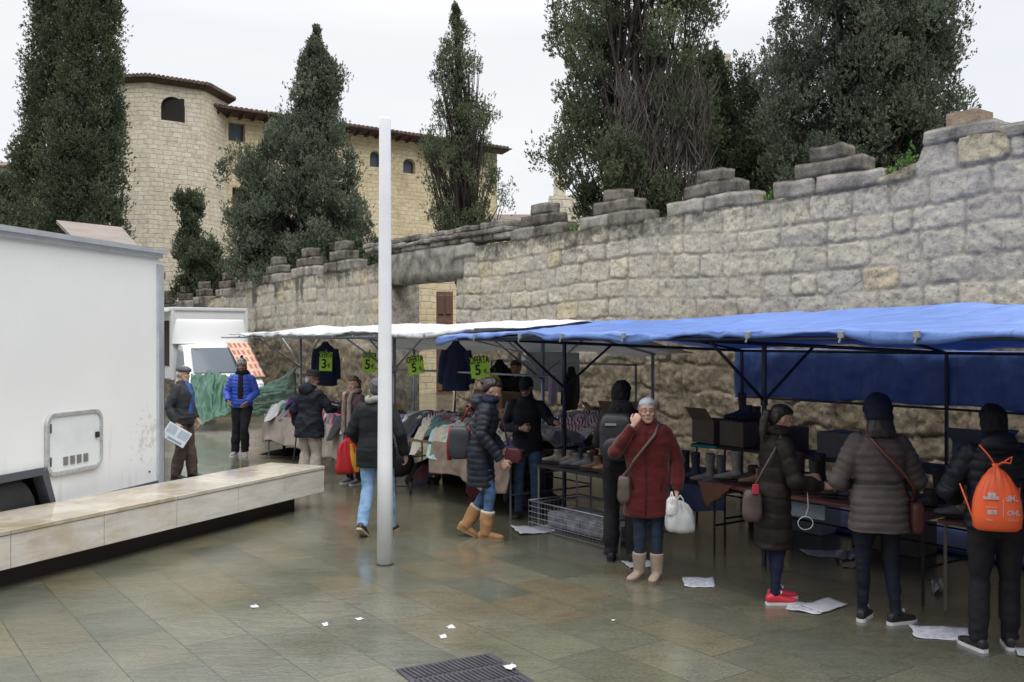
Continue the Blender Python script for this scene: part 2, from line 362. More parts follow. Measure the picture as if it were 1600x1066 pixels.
def stone_face(s0, s1, z0, ztop, ds, seed, n0=NW, depth=.040, rough_below=2.35, streaks=False, jamb=0):
    """coursed rubble face in the plane n=n0, real relief. returns v, f, attr"""
    rng = np.random.RandomState(seed)
    nu = int((s1 - s0) / ds) + 1; S = np.linspace(s0, s1, nu)
    top = ztop(S) if callable(ztop) else np.full(nu, float(ztop))
    zz = float(np.mean(top) - z0); nv = int(zz / ds) + 1; T = np.linspace(0, 1, nv)
    s = np.repeat(S[:, None], nv, 1); z = z0 + (top[:, None] - z0) * T[None, :]
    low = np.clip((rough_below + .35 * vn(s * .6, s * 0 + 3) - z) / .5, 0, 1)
    ws = s + (.035 + .12 * low) * fbm(s * 2.1, z * 2.1, 3, 3) + .018 * fbm(s * 7, z * 7, 13, 2) ; wz = z + (.035 + .12 * low) * fbm(s * 1.7, z * 1.7, 9, 3) + .016 * fbm(s * 7, z * 7, 17, 2) + .05 * np.sin(s * .9)
    zb = [-0.3]
    while zb[-1] < 7: zb.append(zb[-1] + rng.uniform(.31, .44))
    zb = np.array(zb); ci = np.clip(np.searchsorted(zb, wz) - 1, 0, len(zb) - 2)
    d = np.zeros_like(s); rnd = np.zeros_like(s)
    for c in np.unique(ci):
        e = [s0 - 1 - rng.rand()]
        while e[-1] < s1 + 1: e.append(e[-1] + rng.uniform(.42, .85) * (1.0 if rng.rand() < .85 else .6))
        e = np.array(e); k = ci == c; x = ws[k]; bi = np.clip(np.searchsorted(e, x) - 1, 0, len(e) - 2)
        du = np.minimum(x - e[bi], e[bi + 1] - x); dv = np.minimum(wz[k] - zb[c], zb[c + 1] - wz[k])
        r = .075; qx = np.maximum(r - du, 0); qy = np.maximum(r - dv, 0)
        dd = np.where((du < r) & (dv < r), r - np.sqrt(qx * qx + qy * qy), np.minimum(du, dv))
        d[k] = dd; rnd[k] = _h(bi.astype(np.int64), np.full(bi.shape, int(c) + seed * 31, dtype=np.int64), np.zeros(bi.shape, dtype=np.int64))
    d = d - .012 + .012 * fbm(s * 9, z * 9, 1, 2)
    t = np.clip(d / .014, 0, 1); t = t * t * (3 - 2 * t)
    # joints are flush in places and open in others
    op = np.clip(.7 + 1.1 * fbm(s * 1.9, z * 1.9, 21, 3), .25, 1)
    mortar = np.clip(1.3 - d / .014, 0, 1) * (.62 + .38 * op)
    h = t * depth * op * (.35 + 1.0 * rnd) + (.010 + .035 * low) * fbm(s * 5, z * 5, 2, 4) * (.4 + .6 * t) + .035 * low * fbm(s * 2.3, z * 2.3, 7, 2)
    h += .014 * fbm(s * 15, z * 15, 4, 2) - .022 * np.clip(fbm(s * 8, z * 8, 33, 3) - .18, 0, 1) * 2 + .03 * low * fbm(s * 6, z * 6, 41, 3)
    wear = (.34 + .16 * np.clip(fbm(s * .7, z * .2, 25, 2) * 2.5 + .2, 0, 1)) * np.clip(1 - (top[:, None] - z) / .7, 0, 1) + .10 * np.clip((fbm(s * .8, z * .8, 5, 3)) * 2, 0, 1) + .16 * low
    if streaks:
        sk = np.clip(fbm(s * 1.3, z * .12, 11, 3) * 3.2 - .35, 0, 1) * np.clip((z - 1.2) / 1.5, 0, 1)
        wear = wear + .55 * sk
    n = n0 - h
    v = np.stack([n * U2[0] + s * U1[0], n * U2[1] + s * U1[1], z], 2).reshape(-1, 3)
    at = np.stack([rnd, mortar, np.clip(wear, 0, 1)], 2).reshape(-1, 3)
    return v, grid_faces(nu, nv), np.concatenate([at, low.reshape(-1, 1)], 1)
def wall_piece(name, parent, s0, s1, z0, ztop, ds, seed, thick=.75, **k):
    v, f, at = stone_face(s0, s1, z0, ztop, ds, seed, **k)
    nu = int((s1 - s0) / ds) + 1; S = np.linspace(s0, s1, nu); top = ztop(S) if callable(ztop) else np.full(nu, float(ztop))
    # the rest of the block behind the face: top, ends, back
    o = len(v); fr = v.reshape(nu, -1, 3)[:, -1]; fb = v.reshape(nu, -1, 3)[:, 0]
    off = np.array([U2[0] * thick, U2[1] * thick, 0])
    base = np.array([[NW * U2[0] + s * U1[0], NW * U2[1] + s * U1[1], 0] for s in S])
    bt = base + off; bt[:, 2] = top + .02 * vn(S * 6, S * 0 + seed); bb = base + off; bb[:, 2] = z0
    v = np.vstack([v, fr, bt, bb, fb]); i = np.arange(nu - 1)
    q = lambda a, b: np.stack([o + a * nu + i, o + a * nu + i + 1, o + b * nu + i + 1, o + b * nu + i], 1)
    f = np.vstack([f, q(0, 1), q(1, 2), q(2, 3), [[o, o + nu, o + 2 * nu, o + 3 * nu]], [[o + 3 * nu + nu - 1, o + 2 * nu + nu - 1, o + nu + nu - 1, o + nu - 1]]])
    ex = np.zeros((nu * 4, 4)); ex[:, 0] = .4; ex[:, 2] = .38
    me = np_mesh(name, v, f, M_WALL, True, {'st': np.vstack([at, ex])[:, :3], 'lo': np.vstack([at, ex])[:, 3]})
    return link(name, me, parent)
wall = empty('town_wall'); tag(wall, 'long old limestone town wall with stepped merlons behind the market stalls', 'stone wall')
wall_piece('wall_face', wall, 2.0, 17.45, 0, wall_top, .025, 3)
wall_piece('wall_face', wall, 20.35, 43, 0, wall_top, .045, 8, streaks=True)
M_BLOCK = mat('weathered_block', (.26, .24, .215), .95, spec=.2, var=.6, vscale=3.0, bump=.7, bscale=28, detail=8)
M_BLOCKD = mat('dark_block', (.145, .132, .112), .95, spec=.2, var=.65, vscale=4, bump=.7, bscale=28, detail=8)
def rough_block(mb, s0, s1, n0, n1, z0, z1, seed, mi=0, seg=.09):
    """a worn stone block, subdivided and roughened"""
    bm = bmesh.new(); bmesh.ops.create_cube(bm, size=1)
    bmesh.ops.bevel(bm, geom=list(bm.edges), offset=.03, segments=2, affect='EDGES')
    dx, dy, dz = s1 - s0, n1 - n0, z1 - z0
    bmesh.ops.subdivide_edges(bm, edges=bm.edges, cuts=3, use_grid_fill=True)
    out = []
    for v in bm.verts:
        x, y, z = v.co
        # even bevel size
        fx = lambda c, d: math.copysign(d / 2 - (.5 - abs(c)) * .55, c) if abs(c) > .469 else c / .47 * (d / 2 - .0165)
        p = Vector((s0 + s1, n0 + n1, z0 + z1)) / 2 + Vector((fx(x, dx), fx(y, dy), fx(z, dz)))
        q = mnoise.noise_vector(p * 3.1 + Vector((seed, 0, 0))) * .030 + mnoise.noise_vector(p * 11 + Vector((seed, 0, 0))) * .008
        p += q; out.append(W(p.x, p.y, p.z))
    bm.verts.index_update(); f = [[q.index for q in g_.verts] for g_ in bm.faces]; bm.free()
    mb.add(out, f, mi)
def merlon(sc_, zb, w, seed, tiers=3, th=.23, crop=1.0):
    mb = MB(); rng = random.Random(seed)
    for k in range(tiers):
        ww = w * (1, .62, .30)[k] * crop * rng.uniform(.95, 1.04); z0 = zb + k * th - (.03 if k == 0 else .004); z1 = zb + (k + 1) * th
        nb = 2 if k == 0 else 1
        a = sc_ - ww / 2 + rng.uniform(-.04, .04); cuts = [a, a + ww * rng.uniform(.4, .6), a + ww] if nb == 2 else [a, a + ww]
        for i in range(len(cuts) - 1):
            rough_block(mb, cuts[i] + .006, cuts[i + 1] - .006, NW - .02 + .02 * k, NW + .34, z0, z1, seed + k * 7 + i, mi=0 if (k == 0 and rng.random() < .6) else 1)
    o = mb.build('merlon', [M_BLOCK, M_BLOCKD], wall, True); return o
for k, (s, w, t) in enumerate([(8.09, 1.76, 3), (10.22, 1.8, 3), (12.46, 1.76, 3), (14.6, 1.8, 3), (23.3, 1.9, 3), (25.55, 1.8, 3), (27.9, 1.8, 3), (30.2, 1.7, 3), (32.3, 1.5, 3), (34.8, 1.5, 3), (37.0, 1.4, 3), (39.4, 1.4, 3), (41.5, 1.3, 3)]):
    merlon(s, float(wall_top(s)), w, 11 + k, t, .215 if k < 4 else .27)
# raised end by the brick pillar
mb = MB(); zt = 4.5
for k, (a, b, z0, z1) in enumerate([(5.72, 6.62, 4.47, 4.66), (5.1, 5.7, 4.40, 4.56), (4.3, 5.08, 4.38, 4.58)]): rough_block(mb, a, b, NW - .03, NW + .5, z0, z1, 60 + k, mi=0)
mb.build('coping', [M_BLOCK, M_BLOCKD], wall, True)
# gate: lintel stone, coping courses above, side pillar
mb = MB(); rough_block(mb, 17.2, 20.5, NW - .04, NW + .45, 3.38, 4.12, 5); mb.build('lintel', [M_BLOCK, M_BLOCKD], wall, True)
mb = MB(); rng = random.Random(4)
for row, (z0, z1, pr) in enumerate([(4.12, 4.24, .0), (4.24, 4.34, .06), (4.34, 4.47, .03)]):
    a = 15.6
    while a < 21.3:
        b_ = a + rng.uniform(.35, .7); rough_block(mb, a + .01, b_ - .01, NW - .05 - pr, NW + .5, z0 + rng.uniform(-.01, .01), z1 + rng.uniform(-.015, .02), rng.random() * 90, mi=rng.choice([0, 0, 1])); a = b_
mb.build('coping', [M_BLOCK, M_BLOCKD], wall, True)
mb = MB(); rough_block(mb, 16.75, 17.45, NW - .06, NW + .3, 3.82, 4.11, 15); mb.build('quoin', [mat('pale_stone', (.36, .34, .29), .9, var=.25, vscale=5, bump=.5), M_BLOCKD], wall, True)
mb = MB()   # reveals of the gate passage
mb.box(W(20.35 + .04, NW + .38, 1.69), (.08, .74, 3.36), rot=ANG); mb.build('gate_reveal', mat('reveal_stone', (.23, .19, .15), .95, var=.45, vscale=4, bump=.9, bscale=14), wall)

# brick pillar above the wall on the right
mb = MB(); D = 12.2
c = P(1515, 195, D); mb.box((c.x, c.y, 4.55), (.40, .40, .80), rot=ANG); bp_ = mb.build('brick_pillar', None or mat('pillar_brick', (.27, .205, .15), .9, var=.3, vscale=9, bump=.6, bscale=40))
tag(bp_, 'small square brick pillar standing above the right end of the stone wall', 'pillar')
# pale gable behind the wall, far right
mb = MB(); c = P(1590, 215, 15); mb.prism([(-.5, 0), (-.5, 5.05), (-.1, 5.28), (1.8, 4.6), (1.8, 0)], 0, 2.2, lambda a, b_, h: Vector((c.x + a, c.y + h, b_)))
o = mb.build('garden_shed', mat('shed_plaster', (.45, .42, .36), .9, var=.2)); tag(o, 'pale sloping gable just showing over the wall at the far right', 'shed')

# ============================================================ MONASTERY BUILDING AND TOWER
def ashlar_mat(name, cols, bw=.62, rh=.3):
    m, N, L, b = nodes_mat(name)
    uv = N.new('ShaderNodeUVMap'); t = N.new('ShaderNodeTexCoord')
    nd = noise_n(N, L, uv.outputs[0], 1.4, 4, .6)
    add = N.new('ShaderNodeVectorMath'); add.operation = 'SCALE'; L.new(nd.outputs['Color'], add.inputs[0]); add.inputs['Scale'].default_value = .22
    ad2 = N.new('ShaderNodeVectorMath'); ad2.operation = 'ADD'; L.new(uv.outputs[0], ad2.inputs[0]); L.new(add.outputs[0], ad2.inputs[1])
    br = N.new('ShaderNodeTexBrick'); L.new(ad2.outputs[0], br.inputs[0]); br.offset = .47; br.squash = .7; br.squash_frequency = 3
    br.inputs['Color1'].default_value = (0, 0, 0, 1); br.inputs['Color2'].default_value = (1, 1, 1, 1); br.inputs['Mortar'].default_value = (.5, .5, .5, 1)
    br.inputs['Scale'].default_value = 1; br.inputs['Mortar Size'].default_value = .022; br.inputs['Mortar Smooth'].default_value = .6
    br.inputs['Brick Width'].default_value = bw; br.inputs['Row Height'].default_value = rh
    cc = ramp(N, [(i / (len(cols) - 1), c) for i, c in enumerate(cols)]); L.new(br.outputs['Color'], cc.inputs[0])
    n1 = noise_n(N, L, uv.outputs[0], .5, 6, .65); n2 = noise_n(N, L, uv.outputs[0], 3.5, 6, .7)
    r1 = ramp(N, [(.3, (.80, .77, .72)), (.48, (.97, .96, .94)), (.6, (1.02, 1.02, 1.02)), (.75, (1.12, 1.10, 1.05))]); L.new(n1.outputs[0], r1.inputs[0])
    r2 = ramp(N, [(.3, (.62, .60, .57)), (.48, (.97, .97, .96)), (.7, (1.08, 1.07, 1.05))]); L.new(n2.outputs[0], r2.inputs[0])
    c1 = mix_rgb(N, L, mix_rgb(N, L, cc.outputs[0], r1.outputs[0], 1, 'MULTIPLY'), r2.outputs[0], .8, 'MULTIPLY')
    c2 = mix_rgb(N, L, c1, (.52, .46, .36), math_n(N, L, 'MULTIPLY', br.outputs['Fac'], .38))
    L.new(c2, b.inputs['Base Color']); b.inputs['Roughness'].default_value = .95; b.inputs['Specular IOR Level'].default_value = .15
    hh = math_n(N, L, 'SUBTRACT', math_n(N, L, 'ADD', math_n(N, L, 'MULTIPLY', n2.outputs[0], .8), math_n(N, L, 'MULTIPLY', br.outputs['Color'], .5)), br.outputs['Fac'])
    bp = N.new('ShaderNodeBump'); bp.inputs['Strength'].default_value = .7; bp.inputs['Distance'].default_value = .06; L.new(hh, bp.inputs['Height']); L.new(bp.outputs[0], b.inputs['Normal'])
    return m
M_ASH = ashlar_mat('tower_ashlar', [(.64, .59, .49), (.70, .645, .53), (.60, .555, .47), (.73, .67, .55), (.66, .60, .48)], .46, .23)
M_ASH2 = ashlar_mat('facade_ashlar', [(.66, .56, .38), (.72, .62, .43), (.62, .53, .36), (.73, .64, .46)], .5, .24)
def box_uv(me, ang_by_face=True):
    uv = me.uv_layers.new(name='UVMap')
    for p in me.polygons:
        n = p.normal; t = Vector((-n.y, n.x, 0))
        if t.length < .3: t = Vector((1, 0, 0))
        t.normalize()
        for li in p.loop_indices:
            co = me.vertices[me.loops[li].vertex_index].co
            uv.data[li].uv = (co.dot(t) + 3.3 * round(math.atan2(n.y, n.x), 2), co.z if abs(n.z) < .7 else co.y)
mono = empty('monastery_building', X(360, 51)); tag(mono, 'large cream stone monastery building with polygonal tower and tiled eaves behind trees', 'building')
M_TILE = mat('roof_tile', (.125, .092, .074), .9, var=.45, vscale=3, bump=.5, bscale=8, detail=7)
M_EAVE = mat('eave_wood', (.07, .045, .035), .9, var=.4)
M_GLASS = mat('dark_glass', (.10, .13, .17), .12, spec=.6)
M_FRAME = mat('window_frame', (.10, .065, .05), .7)
def arch_poly(w, h, rise, n=10):
    p = [(-w / 2, 0), (w / 2, 0), (w / 2, h - rise)]
    for i in range(1, n): a = math.pi * i / n; p.append((w / 2 * math.cos(a), h - rise + rise * math.sin(a)))
    p.append((-w / 2, h - rise)); return p
def cutter(poly, o, t, nrm, d0, d1):
    """poly in (tangent, z) offset from o; extrude along nrm"""
    return MB().prism(poly, d0, d1, lambda a, b_, h: Vector(o) + t * a + Vector((0, 0, b_)) + nrm * h).build('cut', mat('cut', (.05, .04, .035), .9))
def to_mono(o): o.parent = mono; o.matrix_parent_inverse = Matrix.Translation(-mono.location); return o
# tower
TD = 50.0; tc_ = X(248, TD); TR = 3.5; ztw = EYE + (HZ - 122) / F * (TD - 3.6)
ang0 = math.atan2(-tc_.y, -tc_.x)   # towards the camera
oct_ = [(tc_.x + TR * math.cos(ang0 + R(15 + 45 * k + 22.5)), tc_.y + TR * math.sin(ang0 + R(15 + 45 * k + 22.5))) for k in range(8)]
mb = MB()
mb.prism(oct_, 0, ztw, lambda a, b_, h: Vector((a, b_, h)))
tw = mb.build('tower_wall', M_ASH); 
d_c = (P(271, 181, TD - 3.9)); tn = Vector((math.cos(ang0), math.sin(ang0), 0)); tt = Vector((-tn.y, tn.x, 0))
cu = cutter(arch_poly(1.12, 1.22, .5), (d_c.x, d_c.y, d_c.z), tt, tn, -1.6, 2.5)
boolean(tw, [cu]); box_uv(tw.data); tw.parent = mono; tw.matrix_parent_inverse = mono.matrix_world.inverted() if False else Matrix.Translation(-mono.location)
mb = MB(); mb.box(Vector((d_c.x, d_c.y, d_c.z + .6)) - tn * 1.35, (1.05, .05, 1.15), Matrix(((tt.x, tn.x, 0), (tt.y, tn.y, 0), (0, 0, 1)))); to_mono(mb.build('window_shadow_board', mat('window_shade_black', (.018, .015, .013), .9)))  # dark panel stands in for the shade inside the tower window
def octr(r, z): return [Vector((tc_.x + r * math.cos(ang0 + R(15 + 45 * k + 22.5)), tc_.y + r * math.sin(ang0 + R(15 + 45 * k + 22.5)), z)) for k in range(8)]
mb = MB(); mb.loft([octr(TR + .04, ztw - .16), octr(TR + .34, ztw + .0), octr(TR + .34, ztw + .07)]); to_mono(mb.build('tower_eaves', M_EAVE))
mb = MB(); mb.loft([octr(TR + .40, ztw + .05), octr(TR + .42, ztw + .15), octr(.2, ztw + .45)])
for k in range(8):
    a, b_ = octr(TR + .42, ztw + .12)[k], octr(TR + .42, ztw + .12)[(k + 1) % 8]
    for i in range(14):
        p = a.lerp(b_, (i + .5) / 14); q = Vector((tc_.x, tc_.y, ztw + .45)); mb.tube([p, p.lerp(q, .5 + .4 * random.random() * 0)], [.1, .08], 6)
to_mono(mb.build('tower_roof', M_TILE, smooth=False))
# long wing running away to the right (parallel to U2)
w0 = X(352, 50.5); wl = 17.6; u = Vector((U2[0], U2[1], 0)); nn = Vector((-U1[0] * -1, 0, 0)); nn = Vector((-U1[0], -U1[1], 0))  # towards the camera
zw = 14.05
mb = MB(); mb.prism([(-1, 0), (wl, 0), (wl, -9), (-1, -9)], 0, zw, lambda a, b_, h: w0 + u * a + nn * b_ + Vector((0, 0, h)))
wing = mb.build('wing_wall', M_ASH2)
def on_wing(px):   # distance along the wing for a pixel column
    xr = (px - 800) / F; return (w0.x - xr * w0.y) / (xr * u.y - u.x)
def wingz(px, py): a = on_wing(px); p = w0 + u * a; return EYE + (HZ - py) / F * p.y
cuts = []; panes = []
for px0, px1, y0, y1, rise in [(357, 383, 192, 221, 0), (414, 431, 203, 223, 0), (578, 596, 236, 261, .35), (630, 649, 248, 271, .35), (678, 693, 258, 275, .3), (363, 381, 293, 346, 0), (358, 365, 243, 251, 0)]:
    a0, a1 = on_wing(px0), on_wing(px1); zc1, zc0 = wingz((px0 + px1) / 2, y0), wingz((px0 + px1) / 2, y1)
    am = (a0 + a1) / 2; w_ = a1 - a0; poly = arch_poly(w_, zc1 - zc0, rise) if rise else [(-w_ / 2, 0), (w_ / 2, 0), (w_ / 2, zc1 - zc0), (-w_ / 2, zc1 - zc0)]
    o = w0 + u * am + Vector((0, 0, zc0)); cuts.append(cutter(poly, o, u, nn, -.45, .5)); panes.append((o, w_, zc1 - zc0, px0))
boolean(wing, cuts); box_uv(wing.data); to_mono(wing)
for o, w_, h_, px0 in panes:
    brown = px0 == 363
    rt = Matrix(((u.x, nn.x, 0), (u.y, nn.y, 0), (0, 0, 1)))
    mb = MB(); mb.box(o + Vector((0, 0, h_ / 2)) - nn * .36, (w_ - .02, .04, h_ - .02), rt); p = to_mono(mb.build('shutter' if brown else 'window_pane', mat('brown_shutter', (.10, .06, .04), .8, var=.2) if brown else M_GLASS))
    if not brown and w_ > .5:
        mb = MB(); t_ = .07
        mb.box(o + Vector((0, 0, t_ / 2)) - nn * .3, (w_ - .02, .06, t_), rt)
        if h_ > .3:
            mb.box(o + u * (w_ / 2 - t_ / 2 - .01) + Vector((0, 0, h_ / 2)) - nn * .3, (t_, .06, h_ - .2), rt); mb.box(o - u * (w_ / 2 - t_ / 2 - .01) + Vector((0, 0, h_ / 2)) - nn * .3, (t_, .06, h_ - .2), rt)
        to_mono(mb.build('window_frame', M_FRAME))
mb = MB(); f_ = lambda a, b_, h: w0 + u * h + nn * a + Vector((0, 0, b_))
mb.prism([(-.02, zw - .14), (.75, zw - .02), (.78, zw + .04), (-.02, zw + .02)], -1.0, wl + .4, f_); to_mono(mb.build('eaves', M_EAVE))
mb = MB(); mb.prism([(.95, zw + .05), (.95, zw + .12), (-4.5, zw + .95), (-10, zw + .1), (-10, zw)], -1.2, wl + .5, f_)
for i in range(70):
    h = -1.1 + i * (wl + 1.5) / 70; mb.tube([f_(.99, zw + .13, h), f_(-4.4, zw + .97, h)], [.09, .09], 6)
to_mono(mb.build('roof', M_TILE))
mb = MB()
for i in range(26):
    h = -.6 + i * .68; mb.box(f_(.36, zw - .16, h), (.12, .72, .16), Matrix(((u.x, nn.x, 0), (u.y, nn.y, 0), (0, 0, 1))))
to_mono(mb.build('rafter_ends', M_EAVE))
# house behind the gate, with a brown door
mb = MB(); h0 = X(612, 36)
mb.prism([(0, 0), (8.5, 0), (8.5, -5), (0, -5)], 0, 5.0, lambda a, b_, h: h0 + u * a * .7 + Vector((a * .25, 0, 0)) - nn * -b_ * .0 + Vector((0, -b_ * .6, h)))
gh = mb.build('gate_house', M_ASH2); box_uv(gh.data); tag(gh, 'cream stone house with a brown panelled door seen through the wall gate', 'house')
D = 35.0; mb = MB(); c = P(693, 500, D); mb.box((c.x, D + .6, 1.9), (.62, .1, 3.9)); dr = mb.build('door', mat('door_wood', (.16, .085, .055), .7, var=.25, vscale=6), gh)
mb = MB()
for k in range(4):
    for q in (-.14, .14): mb.box((c.x + q, D + .53, .5 + k * .95), (.22, .06, .7), bev=.02)
mb.build('door_panel', mat('door_panel_wood', (.12, .065, .045), .7), dr)
# low roofs and stone piers behind the wall
def house(name, px0, px1, pyt, D, depth, label, m, rf=None, rh=.25):
    a, b_ = X(px0, D), X(px1, D); z = EYE + (HZ - pyt) / F * D
    mb = MB(); mb.prism([(a.x, D), (b_.x, D), (b_.x, D + depth), (a.x, D + depth)], 0, z, lambda x, y, h: Vector((x, y, h)))
    o = mb.build(name, m); box_uv(o.data); tag(o, label, name.replace('_', ' '))
    if rf:
        mb = MB(); mb.prism([(D - .3, z + .004), (D - .3, z + .1), (D + depth / 2, z + .1 + rh * depth / 2), (D + depth + .3, z + .1), (D + depth + .3, z + .004)], a.x - .25, b_.x + .25, lambda y, zz, x: Vector((x, y, zz))); mb.build('roof', rf, o)
    return o
house('low_house', 772, 834, 350, 40, 5, 'low house with faded tile roof just above the gate pillar', M_ASH2, M_TILE)
house('stone_pier', 866, 884, 262, 30, .5, 'pale rounded stone pier rising beside the big juniper', M_ASH)
house('garden_wall', 858, 905, 306, 29.2, .6, 'pale stone wall end behind the juniper and the merlons', M_ASH)
house('church_tower', 1128, 1142, 84, 60, 1.0, 'distant pale church pinnacle between the two big junipers', M_ASH)
house('church_wall', 1200, 1330, 205, 58, 6, 'distant pale church wall glimpsed through the right juniper', M_ASH)
house('far_house', -60, 20, 262, 60, 8, 'distant house with dark eaves at the far left edge', M_ASH, M_TILE)

o = MB().tube([P(372, 349, 34) + Vector((0, 0, 0)), P(430, 352, 33.5), P(510, 357, 33), P(585, 362, 32.5)], .018, 5).build('overhead_cable', mat('cable_grey', (.25, .25, .25), .6)); tag(o, 'thin overhead cable crossing in front of the broad conifer', 'cable')
# ============================================================ TREES
def leaf_mat(name, c1, c2, c3):
    m, N, L, b = nodes_mat(name)
    a = N.new('ShaderNodeAttribute'); a.attribute_name = 'rn'
    r = ramp(N, [(0, c1), (.5, c2), (1, c3)]); L.new(a.outputs['Fac'], r.inputs[0]); L.new(r.outputs[0], b.inputs['Base Color'])
    b.inputs['Roughness'].default_value = .75; b.inputs['Specular IOR Level'].default_value = .25
    tr = N.new('ShaderNodeBsdfTranslucent'); L.new(r.outputs[0], tr.inputs[0]); mx = N.new('ShaderNodeMixShader'); mx.inputs[0].default_value = .12
    L.new(b.outputs[0], mx.inputs[1]); L.new(tr.outputs[0], mx.inputs[2]); L.new(mx.outputs[0], N['Material Output'].inputs[0]); return m
M_LEAF = {'dark': leaf_mat('cypress_green', (.040, .060, .040), (.085, .112, .064), (.16, .180, .105)),
          'grey': leaf_mat('juniper_green', (0.058, 0.083, 0.063), (0.121, 0.150, 0.105), (0.213, 0.235, 0.162)),
          'olive': leaf_mat('juniper_olive', (0.050, 0.072, 0.045), (0.112, 0.137, 0.076), (0.196, 0.213, 0.118)),
          'twig': leaf_mat('dead_twig', (.07, .06, .055), (.12, .105, .095), (.18, .16, .145)),
          'weed': leaf_mat('weed_green', (.05, .10, .02), (.10, .19, .04), (.18, .27, .07))}
M_BARK = mat('bark', (.048, .038, .032), .95, var=.4, vscale=5, bump=.8, bscale=18)
def leaves(C, r, per, size, rng, up=.5, mi=0, elong=1.25, shell=.3):
    """C tuft centres, r radii: each tuft is made of small upright sprays, each spray of needle-like blades"""
    K = 8; m = max(3, per // K); n = len(C) * m; c = np.repeat(C, m, 0); rr = np.repeat(r, m)
    d = rng.normal(size=(n, 3)); d /= np.linalg.norm(d, axis=1)[:, None]
    lob = 1 + .45 * np.sin(d[:, 0] * 5 + np.repeat(rng.rand(len(C)) * 6, m)) * np.cos(d[:, 2] * 4 + np.repeat(rng.rand(len(C)) * 6, m))
    pos = c + d * (rr * (shell + (1 - shell) * rng.rand(n) ** .6) * lob)[:, None] * np.array([1, 1, elong])
    ax = d * .55 + rng.normal(size=(n, 3)) * .22 + np.array([0, 0, up + .35]); ax /= np.linalg.norm(ax, axis=1)[:, None]
    tone = np.repeat(rng.rand(len(C)), m) * .45 + rng.rand(n) * .40
    N_ = n * K; pos = np.repeat(pos, K, 0); ax0 = np.repeat(ax, K, 0); q = rng.normal(size=(N_, 3)); q -= ax0 * np.sum(q * ax0, 1)[:, None]; q /= np.linalg.norm(q, axis=1)[:, None] + 1e-9
    h = rng.uniform(-.5, .9, N_) * size; w_ = size * .6 * (1 - .6 * (h / size + .5) / 1.4) * rng.rand(N_)
    p = pos + ax0 * h[:, None] + q * w_[:, None]; bd = ax0 + q * .55 + rng.normal(size=(N_, 3)) * .12; bd /= np.linalg.norm(bd, axis=1)[:, None]
    sd_ = np.cross(bd, rng.normal(size=(N_, 3))); sd_ /= np.linalg.norm(sd_, axis=1)[:, None] + 1e-9
    L_ = size * rng.uniform(.55, 1.0, N_); w = L_ * rng.uniform(.18, .34, N_)
    v = np.stack([p - bd * L_[:, None] * .4, p + sd_ * w[:, None], p + bd * L_[:, None] * .6, p - sd_ * w[:, None]], 1).reshape(-1, 3)
    tone = np.clip(np.repeat(tone, K) + rng.rand(N_) * .15, 0, 1)
    return v, np.arange(N_ * 4).reshape(-1, 4), np.repeat(tone, 4)
